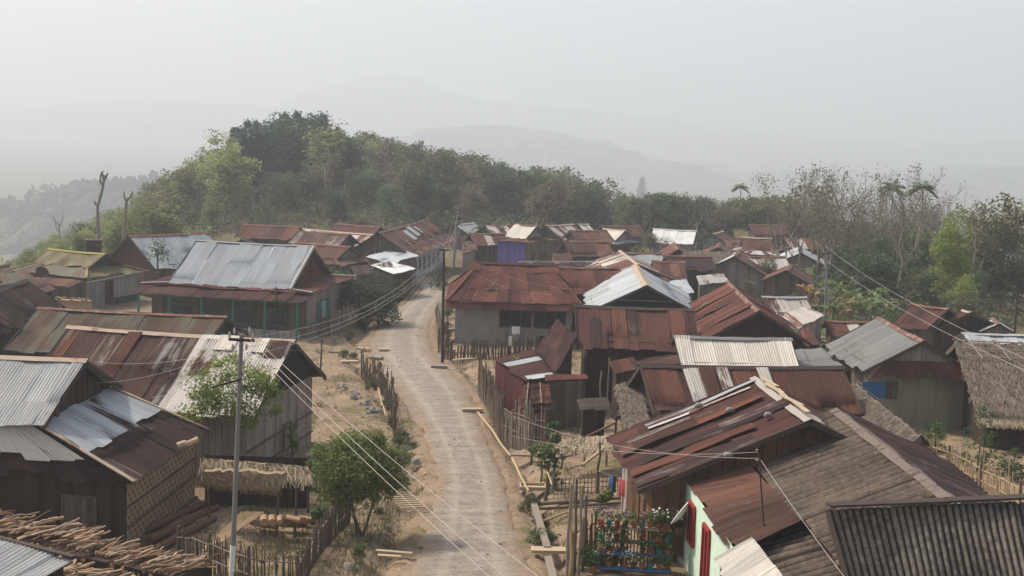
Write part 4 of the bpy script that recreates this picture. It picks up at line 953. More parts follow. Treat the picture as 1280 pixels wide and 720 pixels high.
house('f13', 'mossy_flat_house', 'far low house with mossy olive roof behind the hipped rust house', m_moss, m_plank, cap=m_moss)
house('f14b', 'brown_rust_house', 'brown rust gable just behind the pale grey roof by the bananas', m_rust, m_plank_dark, cap=m_cap)
h = thatched('thatch34', 'grey_thatched_house', 'grey thatched house far back with thin battens on its slope', m_straw, 30, dens=60)
for k in range(5):
    x = -h.a + .5 + k * (2 * h.a - 1) / 4; mb = MB(); mb.tube([h.P(x, 0, h.zr + .1), h.P(x - .3, -h.b, h.zm + .1)], .03, 4); mb.build('batten', m_bamboo_grey, h.root)
# fillers of the far roofs: lower roofs seen between the others
shed('grey_yard_shed', 'pale sheet lean-to below the striped rust roof, far back', at(703, 309, .2), at(728, 311, .2), at(722, 322, -.3), at(702, 320, -.3), m_zinc_pale, m_plank_dark)
shed('rust_yard_shed', 'dark rust lean-to beside the tan roofed house', at(735, 308, .3), at(765, 313, .3), at(752, 322, -.2), at(730, 318, -.2), m_rust_red, m_plank_dark)
shed('flat_white_edge_roof', 'flat roof with long white edge right behind the red roof', at(648, 326, 1.4), at(742, 326, 1.4), at(744, 329, 1.2), at(646, 329, 1.2), m_white, m_plank_grey)
shed('rust_lane_shed', 'rust shed roof before the palms, left of the purple wall', at(577, 304, .6), at(588, 300, .6), at(598, 311, .2), at(578, 317, .2), m_rust, m_plank_grey)

for k, (pts, m, wm, lb) in enumerate((
    ((at(690, 318, .9), at(712, 316, .9), at(716, 325, .4), at(692, 327, .4)), m_rust, m_plank, 'low rust shed below the ochre walls'),
    ((at(870, 345, 1.0), at(905, 341, 1.0), at(912, 352, .5), at(874, 356, .5)), m_zinc_rusty, m_plank, 'stained zinc shed below the white edged gable'),
    ((at(785, 345, 1.6), at(812, 336, 1.6), at(842, 352, 1.1), at(818, 362, 1.1)), m_rust, m_plank_dark, 'rust shed roof between the cream ridge and the pale gable'),
    ((at(832, 352, 1.5), at(858, 349, 1.5), at(868, 366, 1.0), at(846, 370, 1.0)), m_zinc_pale, m_plank, 'pale sheet lean-to behind the right slope of the pale gable'),
    ((at(905, 301, .3), at(925, 299, .3), at(930, 308, -.2), at(908, 310, -.2)), m_rust, m_plank_pale, 'small rust shed by the cream slope far back'),
    ((at(980, 318, .4), at(1000, 312, .4), at(1004, 322, -.1), at(984, 326, -.1)), m_zinc_rusty, m_plank, 'small stained shed before the pale grey gable'),
    ((at(765, 318, .6), at(800, 320, .6), at(802, 332, .1), at(764, 330, .1)), m_rust_dark, m_plank_dark, 'dark brown shed below the tan roofed house'),
    ((at(640, 306, -.1), at(650, 305, -.1), at(652, 311, -.5), at(641, 312, -.5)), m_rust, m_plank, 'tiny rust porch beside the purple wall'),
    ((at(438, 333, 1.2), at(462, 330, 1.2), at(470, 341, .7), at(444, 345, .7)), m_rust_dark, m_plank, 'dark brown shed left of the white roofed sheds'),
    ((at(655, 500, 1.3), at(690, 497, 1.35), at(696, 512, .95), at(658, 516, .95)), m_rust_striped, m_plank, 'low brown shed beneath the crooked awning'),
    ((at(720, 500, 1.5), at(760, 497, 1.5), at(764, 511, 1.2), at(724, 514, 1.2)), m_plank_h, m_plank_dark, 'low board roofed shelter at the foot of the maroon wall'),
    ((at(760, 452, 2.1), at(792, 446, 2.1), at(800, 462, 1.7), at(768, 468, 1.7)), m_rust, m_plank_dark, 'brown rust lean-to at the right end of the maroon wall'),
    ((at(20, 352, 1.1), at(50, 346, 1.1), at(70, 362, .6), at(30, 372, .6)), m_rust_maroon, m_plank_dark, 'maroon rust shed below the moss covered roof'),
    ((at(0, 342, 1.2), at(34, 338, 1.2), at(48, 350, .7), at(4, 356, .7)), m_mossrust, m_plank_dark, 'mossy shed roof at the left edge below the moss covered house'))):
    shed('low_shed', lb, *pts, m, wm)

for k, (px, py, yaw, a, b, z, m, m2, wm, lb) in enumerate((
    (898, 316, 80, 2.6, 2.2, 1.0, m_rust, m_rust, m_plank, 'brown rust gable before the hipped rust house, left of it'),
    (948, 330, 8, 2.4, 2.0, .9, m_zinc_rusty, m_rust, m_plank_grey, 'stained zinc roofed house below the hipped rust house'),
    (985, 345, 75, 2.6, 2.0, 1.0, m_rust_maroon, m_rust, m_plank, 'maroon rust gable at the left end of the banana grove'),
    (1003, 305, 10, 2.2, 2.0, .3, m_patch_rust, m_rust, m_plank, 'striped rust roof at the foot of the right hand wood'),
    (960, 288, 5, 2.4, 2.0, .4, m_rust, m_rust, m_plank, 'last rust roof before the wood, above the mossy olive roof'),
    (775, 290, 20, 2.4, 2.0, .6, m_rust_maroon, m_rust, m_plank, 'maroon roof between the tan roofed house and the wood'),
    (795, 326, 12, 2.2, 2.0, 1.2, m_zinc, m_rust, m_plank, 'grey roof directly left of the chestnut gable far back'),
    (340, 291, -12, 2.8, 2.2, 1.3, m_rust, m_rust, m_plank, 'brown roof just left of the dark brown roof, far left'),
    (405, 300, -20, 2.6, 2.2, 1.2, m_rust_striped, m_rust, m_plank, 'streaked rust roof below the patchwork roof'),
    (448, 290, -25, 2.6, 2.0, .9, m_rust_maroon, m_rust, m_plank, 'maroon roof between the patchwork roof and the long barn'),
    (610, 300, 20, 2.0, 1.8, .5, m_patch_rust, m_rust, m_plank, 'striped roof behind the bushy palm'),
    (735, 296, 25, 2.2, 2.0, .6, m_rust, m_rust, m_plank, 'brown rust roof beside the cream lean-to'),
    (860, 330, 10, 2.0, 1.8, 1.2, m_rust_dark, m_rust, m_plank_dark, 'very dark roof in front of the grey thatch'))):
    c = at(px, py, z + .2); Q['extra%d' % k] = (c[0], c[1], math.radians(yaw), a, b, z + .9, z - .1); house('extra%d' % k, 'village_house', lb, m, wm, far_roof=m2)
# ------------------------------------------------------------------ vegetation
def leaf_quads(P, size, r, up=.35, aspect=.55):
    """leaf-sized quads at the points P with mixed orientation, (n*4, 3)"""
    n = len(P); nrm = r.normal(0, 1, (n, 3)); nrm[:, 2] = np.abs(nrm[:, 2]) + up; nrm /= np.linalg.norm(nrm, axis=1, keepdims=True)
    t = r.normal(0, 1, (n, 3)); a = np.cross(nrm, t); a /= np.linalg.norm(a, axis=1, keepdims=True); b = np.cross(nrm, a)
    s = size * r.uniform(.55, 1.25, (n, 1)); a = a * s * .5; b = b * s * .5 * aspect
    return np.stack([P - a, P - b * .9 + a * .1, P + a, P + b], 1).reshape(-1, 3)
def crown_points(blobs, nclus, per, r, sig=.2, shell=.55):
    """leaf points in clumps spread through the blobs (centre, radii)"""
    out = []; vol = np.array([np.prod(b[1]) ** (2 / 3) for b in blobs]); k = np.maximum(1, (nclus * vol / vol.sum()).astype(int))
    for (c, rad), m in zip(blobs, k):
        d = r.normal(0, 1, (m, 3)); d /= np.linalg.norm(d, axis=1, keepdims=True); rr = r.uniform(shell, 1.05, (m, 1))
        cc = np.asarray(c) + d * rr * np.asarray(rad)
        s_ = np.mean(rad) * sig * r.uniform(.6, 1.4, (m, 1, 1))
        out.append((cc[:, None, :] + np.clip(r.normal(0, 1, (m, per, 3)), -1.7, 1.7) * s_ * np.array([1, 1, .75])).reshape(-1, 3))
    return np.concatenate(out)
def limbs(mb, base, tip, r0, n, rnd, targets, r1=.02, wob=.08):
    """tapered trunk with limbs reaching for the targets"""
    base = np.asarray(base, float); tip = np.asarray(tip, float); H = np.linalg.norm(tip - base)
    k = 6; pts = [base + (tip - base) * t / k + (np.array([rnd.normal(0, wob), rnd.normal(0, wob), 0]) * H * .12 if 0 < t else 0) for t in range(k + 1)]
    rad = [r0 * (1.25 if t == 0 else 1 - .75 * t / k) for t in range(k + 1)]; mb.tube(pts, rad, 6, cap=False)
    for T in targets:
        t = rnd.uniform(.4, .9); i = int(t * k); s = pts[i] + (pts[min(i + 1, k)] - pts[i]) * (t * k - i); T = np.asarray(T)
        m = (s + T) / 2 + np.array([0, 0, -.06 * np.linalg.norm(T - s)]) + rnd.normal(0, .05, 3) * np.linalg.norm(T - s)
        rb = r0 * (1 - .75 * t) * .6; mb.tube([s, m, T], [rb, rb * .6, max(r1, rb * .2)], 4, cap=False)
PROTO = {}
def proto(kind, crown, trunk, mleaf, mbark):
    """a tree to be copied: an Empty with trunk and crown as its parts; unit is the metre"""
    root = bpy.data.objects.new(kind, None); COL.objects.link(root)
    t = trunk.build('trunk', mbark, root); me = raw_mesh('crown', crown, 4, mleaf); link('crown', me, root)
    PROTO.setdefault(kind, []).append(root); return root
def make_broad(kind, H, R, leaf, bark, seed, nclus=70, per=26, size=.42, low=.35, sig=.2, flat=.8, nb=6, aspect=.55):
    r = np.random.default_rng(seed); blobs = []
    for k in range(nb):
        a = r.uniform(0, 6.28); d = R * r.uniform(.1, .62) * (k > 0); z = H * (low + (1 - low) * r.uniform(.25, .8)) if k else H * (low + (1 - low) * .62)
        rr = R * r.uniform(.38, .62); blobs.append(((d * math.cos(a), d * math.sin(a), min(z, H - rr * flat)), (rr, rr, rr * flat)))
    P = crown_points(blobs, nclus, per, r, sig); tm = MB(); limbs(tm, (0, 0, -.6), (0, 0, H * .72), H * .022 + .03, 0, r, [b[0] for b in blobs])
    return proto(kind, leaf_quads(P, size, r, aspect=aspect), tm, leaf, bark)
def make_cone(kind, H, R, leaf, bark, seed, size=.4, n=2600, low=.12):
    r = np.random.default_rng(seed); P = []
    nl = 15
    for k in range(nl):
        z = H * (low + (1 - low) * k / nl); rad = R * (1 - (k / nl) ** 1.25) * r.uniform(.75, 1.15) + .12
        for b in range(7):
            a = r.uniform(0, 6.28); m = int(n / nl / 7); t = r.beta(1.6, 1, m)
            q = np.stack([np.cos(a) * rad * t, np.sin(a) * rad * t, z + .12 * H / nl * 6 * (t * .35) + r.normal(0, .2, m)], 1) + r.normal(0, .16 + .07 * rad, (m, 3)); P.append(q)
    P = np.concatenate(P); tm = MB(); tm.tube([(0, 0, -.6), (0, 0, H * .5), (0, 0, H * .97)], [H * .02, H * .012, .02], 6, cap=False)
    return proto(kind, leaf_quads(P, size, r, up=.1), tm, leaf, bark)
def make_bare(kind, H, leaf, bark, seed, nleaf=500, size=.32, spread=.42, r0=None):
    r = np.random.default_rng(seed); tm = MB(); tips = []
    def grow(p, d, L, rad, depth):
        q = p + d * L; m = (p + q) / 2 + r.normal(0, .06, 3) * L; tm.tube([p, m, q], [rad, rad * .8, rad * .6], 4 if depth < 2 else 3, cap=False)
        if depth >= 4 or rad < .016: tips.append(q); return
        for k in range(r.integers(2, 4)):
            nd = d + r.normal(0, spread, 3) + np.array([0, 0, .18]); nd /= np.linalg.norm(nd); grow(q if k < 2 else m, nd, L * r.uniform(.58, .82), rad * r.uniform(.5, .66), depth + 1)
        if depth >= 2: tips.append(m)
    grow(np.array([0, 0, -.5]), np.array([r.normal(0, .06), r.normal(0, .06), 1.0]), H * .36 + .5, r0 or H * .017 + .03, 0)
    T = np.array(tips); P = T[r.integers(0, len(T), nleaf)] + r.normal(0, .28, (nleaf, 3))
    return proto(kind, leaf_quads(P, size, r), tm, leaf, bark)
def make_fronds(kind, H, nf, L, leaf, bark, seed, r0=.09, lf=.5, droop=1.0, nl=16, width=.05):
    """palm: slim trunk and arching feather fronds"""
    r = np.random.default_rng(seed); tm = MB(); lean = r.normal(0, .04, 2) * H
    tm.tube([(0, 0, -.5), (lean[0] * .4, lean[1] * .4, H * .5), (lean[0], lean[1], H)], [r0 * 1.3, r0, r0 * .8], 7, cap=False); V = []
    top = np.array([lean[0], lean[1], H])
    for k in range(nf):
        a = 6.283 * k / nf + r.normal(0, .2); el = r.uniform(-.25, 1.3); d = np.array([math.cos(a), math.sin(a), 0]); s = np.array([-d[1], d[0], 0]); l = L * r.uniform(.8, 1.1)
        for j in range(nl):
            t = (j + 1) / nl; p = top + d * l * t * math.cos(el * (1 - .2 * t)) + np.array([0, 0, 1]) * l * (math.sin(el) * t - droop * .62 * t * t)
            for sg in (-1, 1):
                ll = lf * (1 - .55 * abs(t - .45)) * r.uniform(.8, 1.1); q = p + s * sg * ll + d * ll * .35 - np.array([0, 0, 1]) * ll * r.uniform(.15, .5); w_ = d * width * (1 + ll)
                V += [p - w_, p + w_, q + w_ * .3, q - w_ * .3]
    return proto(kind, np.array(V), tm, leaf, bark)
def make_banana(kind, H, leaf, seed, nleaf=9, L=1.5):
    r = np.random.default_rng(seed); tm = MB(); tm.tube([(0, 0, -.3), (0, 0, H * .6), (.05, 0, H)], [.14, .11, .06], 7, cap=False); V = []
    for k in range(nleaf):
        a = 2.4 * k + r.normal(0, .3); el = r.uniform(.5, 1.35); d = np.array([math.cos(a), math.sin(a), 0]); s = np.array([-d[1], d[0], 0]); l = L * r.uniform(.7, 1.15); dr = r.uniform(.5, 1.3); prev = None; n = 8
        for j in range(n + 1):
            t = j / n; hb = H * (.45 + .5 * k / nleaf); p = np.array([0, 0, hb]) + d * l * t * math.cos(el) + np.array([0, 0, 1]) * l * (math.sin(el) * t - dr * .55 * t * t)
            w_ = .30 * l / 1.7 * math.sin(math.pi * min(1, .12 + t * .9)) ** .7 * (1 if j < n else .1); fold = np.array([0, 0, -.35 * w_]); cur = (p + s * w_ + fold, p, p - s * w_ + fold)
            if prev is not None and j > 1:
                jit = r.normal(0, .03, 3); V += [prev[0], prev[1], cur[1], cur[0] + jit, prev[1], prev[2], cur[2] + jit, cur[1]]
            prev = cur
    return proto(kind, np.array(V), tm, leaf, m_bamboo_grey)

for k in range(4): make_cone('pine_tree', 10 + k, 2.1 + .25 * k, LEAF['pine'], m_bark, 10 + k, .34, 6000, .04)
for k in range(3): make_broad('pine_broad', 10, 2.7, LEAF['pine'], m_bark, 20 + k, 150, 46, .34, .04, .24, 1.25, 9)
for k in range(4): make_broad('dark_tree', 8.5, 3.0, LEAF['dark'], m_bark, 30 + k, 140, 44, .33, .02, .24, .9, 9)
for k in range(4): make_broad('green_tree', 8, 2.7, LEAF['mid'], m_bark, 40 + k, 140, 44, .31, .02, .24, 1.0, 9)
for k in range(4): make_broad('olive_tree', 7.5, 2.7, LEAF['olive'], m_bark_pale, 50 + k, 130, 40, .29, .02, .24, 1.0, 9)
for k in range(4): make_broad('pale_tree', 8, 2.2, LEAF['pale'], m_bark_pale, 60 + k, 130, 40, .29, .0, .24, 1.4, 10)
for k in range(3): make_broad('dry_tree', 6.5, 2.5, LEAF['dry'], m_bark_pale, 70 + k, 100, 34, .28, .0, .24, .9, 8)
for k in range(4): make_bare('bare_tree', 8.5, LEAF['dry'], m_bark_pale, 80 + k, 260, .2)
for k in range(3): make_bare('thin_tree', 9, LEAF['olive'], m_bark_pale, 90 + k, 900, .24)
for k in range(2): make_fronds('palm_tree', 6.5, 16, .95, LEAF['mid'], m_bark_pale, 100 + k, r0=.05, lf=.34, droop=.75)
for k in range(2): make_fronds('tree_fern', 3.0, 11, 1.6, LEAF['shrub'], m_bark, 105 + k, droop=1.2)
for k in range(4): make_banana('banana_plant', 1.9 + .25 * k, LEAF['banana'], 110 + k)
for k in range(2): make_banana('dry_banana', 1.9, LEAF['drybanana'], 120 + k)
for k in range(3): make_broad('shrub', 2.0, 1.3, LEAF['shrub'], m_bark, 130 + k, 50, 26, .20, .05, .22, .8, 5)
for k in range(3): make_broad('olive_shrub', 2.0, 1.4, LEAF['ground'], m_bark, 140 + k, 50, 24, .22, .05, .22, .75, 5)
make_broad('bamboo_clump', 9.5, 2.4, LEAF['clump'], m_bamboo_grey, 150, 170, 44, .36, .02, .22, 1.5, 11, aspect=.35)
used = set()
def plant(kind, x, y, h=None, label=None, cat='tree', group=None, rz=None, sq=1.0, pick=None, z=None, name=None):
    ps = PROTO[kind]; p = ps[random.randrange(len(ps)) if pick is None else pick % len(ps)]
    base = p.get('h0')
    if base is None:
        cr = [c for c in p.children if c.name.startswith('crown')][0].data; co = np.empty(len(cr.vertices) * 3, 'f'); cr.vertices.foreach_get('co', co); base = float(np.percentile(co[2::3], 99.7)); p['h0'] = base
    s = (h or base) / base; loc = (x, y, gz(x, y) if z is None else z)
    if id(p) not in used:
        used.add(id(p)); o = p; o.location = Vector(loc); o.scale = (s * sq, s * sq, s); o.rotation_euler = (0, 0, random.uniform(0, 6.28) if rz is None else rz)
    else: o = copy_tree(p, loc, random.uniform(0, 6.28) if rz is None else rz, (s * sq, s * sq, s))
    if name: o.name = name
    o['label'] = label; o['category'] = cat
    if group: o['group'] = group
    elif 'group' in o: del o['group']
    return o
SKY_X = [-20, 0, 30, 60, 90, 120, 150, 185, 205, 222, 235, 255, 270, 285, 300, 340, 370, 405, 425, 450, 490, 520, 560, 610, 650, 700, 735, 770, 800, 840, 880, 900, 925, 945, 975, 1000, 1050, 1100, 1140, 1170, 1200, 1250, 1300]
SKY_Y = [340, 335, 318, 300, 285, 275, 262, 250, 222, 204, 194, 196, 172, 160, 151, 143, 139, 143, 163, 163, 172, 180, 185, 195, 212, 210, 222, 245, 240, 242, 246, 252, 246, 246, 242, 222, 215, 226, 218, 236, 252, 252, 256]
def allowed(x, y):
    """highest crown top (above ground) at a place so that the wood keeps its skyline"""
    z0 = gz(x, y); px, _ = topx((x, y, z0 + 5)); sy = float(np.interp(px, SKY_X, SKY_Y)); r = ray(px, sy); return CAM_H + r[2] / r[1] * y - z0, px
LBL = dict(pine_tree='dark pointed pine on the forested hill', pine_broad='dark dense evergreen on the hill top', dark_tree='round dark green tree in the hillside wood',
           green_tree='mid green leafy tree in the hillside wood', olive_tree='olive brown tree in the hillside wood', pale_tree='pale yellow green tree on the left slope of the wood',
           dry_tree='brownish half bare tree at the foot of the wood', bare_tree='leafless grey tree standing in the wood', thin_tree='thin leaved pale trunked tree in the wood')
def wood(n, xr, yr, kinds, hr, suffix='', minsep=2.6, seed=1, fill=1.0, cap=True):
    r = random.Random(seed); done = []; tries = 0
    while len(done) < n and tries < n * 40:
        tries += 1; x, y = r.uniform(*xr), r.uniform(*yr)
        a, px = allowed(x, y)
        if px < -25 or px > 1305 or a < 2.2: continue
        if any((x - p) ** 2 + (y - q) ** 2 < minsep ** 2 for p, q in done): continue
        ks = kinds(px, x, y, r)
        if ks is None: continue
        h = r.uniform(*hr) * (1.15 if ks.startswith('pine') else 1)
        if px > 1035 and y < 180:
            slim = ks in ('bare_tree', 'thin_tree')
            if slim: h = a * r.uniform(.6, .92)
            else: h = min(h, a * r.uniform(.35, .62))
            a = 1e9
        if h > a: h = a * r.uniform(.9, 1.0)
        elif a < hr[1] * 1.5 and r.random() < fill: h = a * r.uniform(.86, 1.0)
        if h < 2: continue
        done.append((x, y)); plant(ks, x, y, h, LBL[ks] + suffix, group=LBL[ks].split(' ')[0] + ' trees' + suffix, sq=r.uniform(.9, 1.25))
def kinds_hill(px, x, y, r):
    if px < 235: return r.choice(['pale_tree'] * 5 + ['olive_tree', 'thin_tree', 'green_tree'])
    if px < 265: return r.choice(['pale_tree', 'green_tree', 'dark_tree', 'pale_tree', 'pine_tree'])
    if px < 430:
        if y > 208: return r.choice(['pine_tree'] * 4 + ['pine_broad'] * 2)
        return r.choice(['olive_tree', 'dark_tree', 'pine_broad', 'green_tree', 'pale_tree', 'pine_broad', 'pine_tree'])
    if px < 560: return r.choice(['green_tree', 'pale_tree', 'dark_tree', 'olive_tree', 'olive_tree', 'dry_tree', 'bare_tree'])
    return r.choice(['dark_tree', 'olive_tree', 'green_tree', 'dry_tree', 'olive_tree', 'bare_tree', 'dark_tree'])
def kinds_front(px, x, y, r):
    if px < 260: return r.choice(['pale_tree', 'pale_tree', 'pale_tree', 'olive_tree'])
    return r.choice(['dry_tree', 'olive_tree', 'dry_tree', 'bare_tree', 'green_tree', 'dark_tree'])
def kinds_right(px, x, y, r):
    if px < 900: return r.choice(['dark_tree', 'green_tree', 'olive_tree', 'thin_tree', 'dark_tree'])
    if y > 142: return r.choice(['bare_tree', 'bare_tree', 'thin_tree', 'thin_tree', 'olive_tree'])
    return r.choice(['bare_tree', 'thin_tree', 'dark_tree', 'olive_tree', 'green_tree', 'thin_tree', 'dry_tree'])
LBL_R = {k: v.replace('in the hillside wood', 'in the right hand wood').replace('in the wood', 'in the right hand wood').replace('of the wood', 'of the right hand wood') for k, v in LBL.items()}
wood(46, (-70, 8), (224, 248), kinds_hill, (8, 12), seed=3, minsep=3.0)
wood(70, (-72, 20), (198, 232), kinds_hill, (7, 10), seed=4, minsep=3.0)
wood(52, (-60, 32), (178, 202), kinds_front, (4.5, 7.5), ' near the village', seed=5, minsep=2.8, fill=.0)
wood(44, (-75, -36), (132, 200), lambda px, x, y, r: r.choice(['pale_tree', 'pale_tree', 'pale_tree', 'olive_tree', 'thin_tree']) if px < 290 else None, (6, 9), ' below the village', seed=6, minsep=2.5)
wood(34, (18, 62), (182, 202), lambda px, x, y, r: r.choice(['green_tree', 'dark_tree', 'olive_tree', 'bare_tree', 'thin_tree', 'olive_tree']) if 770 < px < 1000 else None, (9, 14), ' behind the far right houses', seed=12, minsep=2.2)
rb = random.Random(31)
for k in range(13):
    px = rb.uniform(400, 800); sy = float(np.interp(px, SKY_X, SKY_Y)); Y = rb.uniform(190, 212); c = atY(px, 300, Y); top = atY(px, sy + rb.uniform(8, 50), Y)[2]; z = gz(c[0], Y)
    if top - z > 3: plant('bare_tree', c[0], Y, top - z, LBL['bare_tree'] + ' on the hillside', group='bare trees on the hillside')
wood(26, (-66, -38), (112, 150), lambda px, x, y, r: r.choice(['pale_tree', 'pale_tree', 'pale_tree', 'thin_tree']) if px < 170 else None, (6, 11), ' at the left edge', seed=14, minsep=2.2)
LBL = LBL_R
wood(40, (14, 48), (150, 200), lambda px, x, y, r: kinds_right(px, x, y, r) if (px > 1035 or y > 183) else None, (7, 9), ' behind the far roofs', seed=7, minsep=2.4)
wood(64, (22, 56), (118, 150), lambda px, x, y, r: r.choice(['bare_tree', 'bare_tree', 'bare_tree', 'thin_tree', 'thin_tree', 'thin_tree', 'olive_tree', 'green_tree', 'green_tree']) if px > 1035 else None, (8, 12), ' above the bananas', seed=8, minsep=2.0)
wood(16, (28, 50), (110, 124), lambda px, x, y, r: r.choice(['dark_tree', 'green_tree', 'olive_tree', 'dark_tree']) if px > 1040 else None, (3.2, 5), ' above the bananas', seed=9, minsep=2.0, fill=0)

rb = random.Random(57)
for k in range(22):
    px = 972 + k * 10.5 + rb.uniform(-5, 5); sy = {0: 236, 1: 226}.get(k, 0) or (rb.uniform(203, 224) if px < 1070 or px > 1095 else rb.uniform(222, 236)) + max(0, px - 1165) * .9; Y = rb.uniform(124, 146); c = atY(px, 300, Y); top = atY(px, sy, Y)[2]; z = gz(c[0], Y)
    plant(rb.choice(['bare_tree', 'bare_tree', 'thin_tree']), c[0], Y, top - z, 'tall airy half bare tree on the right skyline', group='tall half bare trees on the right skyline', sq=rb.uniform(.6, .8))
def undergrowth(name, n, xr, yr, size, mat, seed, hgt=1.2, cond=None):
    r = np.random.default_rng(seed); nc = n // 14
    c = np.stack([r.uniform(*xr, nc), r.uniform(*yr, nc)], 1)
    if cond is not None: c = c[cond(c[:, 0], c[:, 1])]
    s = r.uniform(.4, 1.0, len(c)); P = np.repeat(c, 14, 0); h = np.repeat(s, 14) * hgt
    xy = P + r.normal(0, 1, P.shape) * (.5 * np.repeat(s, 14))[:, None]
    z = g0(xy[:, 0], xy[:, 1]) + np.abs(r.normal(0, .5, len(P))) * h
    V = leaf_quads(np.column_stack([xy, z]), size, r, up=.6); o = link(name, raw_mesh(name, V, 4, mat)); tag(o, kind='stuff'); return o
undergrowth('undergrowth', 110000, (-78, 40), (174, 250), .45, LEAF['ground'], 1, 2.6)
undergrowth('undergrowth', 50000, (-80, -38), (105, 185), .40, LEAF['pale'], 2, 2.4, cond=lambda x, y: x < -41 + .06 * (y - 110))
undergrowth('undergrowth', 70000, (17, 60), (98, 165), .30, LEAF['ground'], 3, 2.2, cond=lambda x, y: (x / y > .235) & (x < 60))
undergrowth('undergrowth', 14000, (18, 34), (84, 112), .24, LEAF['mid'], 4, .9)

# hero trees
def hero(kind, px, py, Htop, label, cat='tree', pick=0, sq=1.0, rz=0.0, name=None, h=None, far=None):
    """planted where its foot shows at px, py; Htop is the row of the photo its top reaches"""
    p = gp(px, py)
    if far: p = atY(px, py, far); p[2] = gz(p[0], p[1])
    if h is None:
        r = ray(px, Htop); h = CAM_H + r[2] / r[1] * p[1] - gz(p[0], p[1])
    return plant(kind, p[0], p[1], h, label, cat, pick=pick, sq=sq, rz=rz, name=name)
hero('bamboo_clump', 1186, 372, 264, 'tall bright green bamboo clump rising before the right hand wood', 'bamboo', sq=.85, far=108)
plant('bamboo_clump', *atY(1206, 380, 104)[:2], 3.8, 'low bright green bamboo clump at the foot of the tall one', 'bamboo', sq=1.2)
for (px, py, tp, k, lb) in ((925, 318, 229, 0, 'tall thin palm with a star of fronds above the far roofs'), (842, 300, 262, 1, 'slim palm before the wood, right of the white roofed hall'), (1152, 345, 226, 0, 'broad palm crown among the bare trees on the right'),
                            (1110, 345, 226, 1, 'palm among the bare trees, left of the broad one'), (893, 305, 266, 0, 'short palm behind the round dark bush')):
    hero('palm_tree', px, py, tp, lb, 'palm', pick=k, sq=1.0 if tp < 240 else 1.0, far=(138 if px > 1000 else 187) if tp < 240 else None)
hero('tree_fern', 604, 330, 282, 'bushy palm with drooping green fronds left of the purple wall', 'palm', 0, sq=.9); hero('palm_tree', 628, 330, 283, 'spindly palm in front of the purple wall', 'palm', 1, sq=.8)
hero('dark_tree', 879, 318, 289, 'round dark bush between white hall and rust roofs', 'bush', 1, sq=1.25); hero('dark_tree', 707, 285, 246, 'dark dome of a tree behind the far rust roofs', pick=2, sq=1.3)
hero('dark_tree', 520, 285, 210, 'broad dark tree standing forward on the hillside above the barn', pick=3, sq=1.2); hero('dark_tree', 420, 285, 236, 'dark tree at the foot of the hill behind the patchwork roof', pick=0, sq=1.1)
hero('pine_tree', 800, 290, 222, 'tall dark conifer at the right end of the hillside wood', pick=1); hero('pine_tree', 772, 290, 236, 'dark conifer left of the tall one at the end of the hillside', pick=2)
hero('olive_tree', 1205, 410, 372, 'yellow green round tree above the orange rust roof', 'tree', 1, sq=1.0)
for px, tp in ((1212, 250), (1240, 246), (1270, 256)): hero('thin_tree' if px != 1240 else 'olive_tree', px, 345, tp, far=116 + (px - 1212) * .1, label={1212: 'open leafy tree right of the bamboo clump', 1240: 'tall leafy tree with sky between its leaves, far right', 1270: 'leafy tree cut by the right edge of the photo'}[px], pick=px, sq=.95)
def snag(pts, r0, label, prongs, px, py):
    Y = py; c = atY(*pts[0], Y); b = np.array([c[0], c[1], gz(c[0], c[1])]); root = empty('dead_tree', b, label, 'tree'); mb = MB()
    P = [b - [0, 0, .3]] + [atY(x, y, Y) for x, y in pts]; n = len(P); mb.tube(P, [r0 * .72 * (1 - .5 * k / n) * random.uniform(.85, 1.15) for k in range(n)], 7)
    for (x0, y0, x1, y1, x2, y2) in prongs: mb.tube([atY(x0, y0, Y), atY(x1, y1, Y + .1), atY(x2, y2, Y)], [r0 * .5, r0 * .42, r0 * .2], 5)
    mb.build('trunk', m_bark_pale, root)
snag([(124, 322), (123, 300), (122, 278), (122, 258), (126, 244), (129, 232), (131, 219)], .24, 'tall dead lopped trunk with hooked top, left of the village', [(123, 258, 119, 255, 118, 251), (128, 232, 125, 226, 126, 217), (131, 224, 133, 220, 135, 216), (130, 226, 127, 215, 130, 214)], 124, 119)
snag([(156, 312), (155, 295), (156, 275), (157, 260), (158, 251)], .24, 'shorter forked dead trunk right of the tall one', [(158, 252, 155, 246, 155, 240), (158, 250, 163, 246, 166, 239), (157, 262, 158, 256, 160, 248)], 156, 120)
snag([(75, 318), (75, 295), (74, 282)], .10, 'small bare forked tree among the pale trees on the left', [(74, 282, 68, 275, 65, 269), (74, 284, 78, 276, 79, 266), (74, 290, 70, 284, 69, 276)], 75, 125)
# lone crowns in the village
def papaya(px, py, Y, label):
    c = atY(px, py, Y); root = empty('papaya_tree', (c[0], c[1], gz(c[0], c[1])), label, 'tree'); r = np.random.default_rng(5); mb = MB(); mb.tube([(c[0], c[1], gz(c[0], c[1]) - .3), (c[0] - .05, c[1], c[2] - .4), c], [.09, .06, .04], 6); mb.build('trunk', m_bark, root)
    P = c + r.normal(0, 1, (420, 3)) * np.array([.34, .34, .52]) + np.array([0, 0, -.1]); V = leaf_quads(P, .2, r) - np.array([c[0], c[1], gz(c[0], c[1])]); link('crown', raw_mesh('crown', V, 4, LEAF['shrub']), root, (c[0], c[1], gz(c[0], c[1])))
papaya(198, 312, 96, 'small round papaya like crown before the light grey roof')
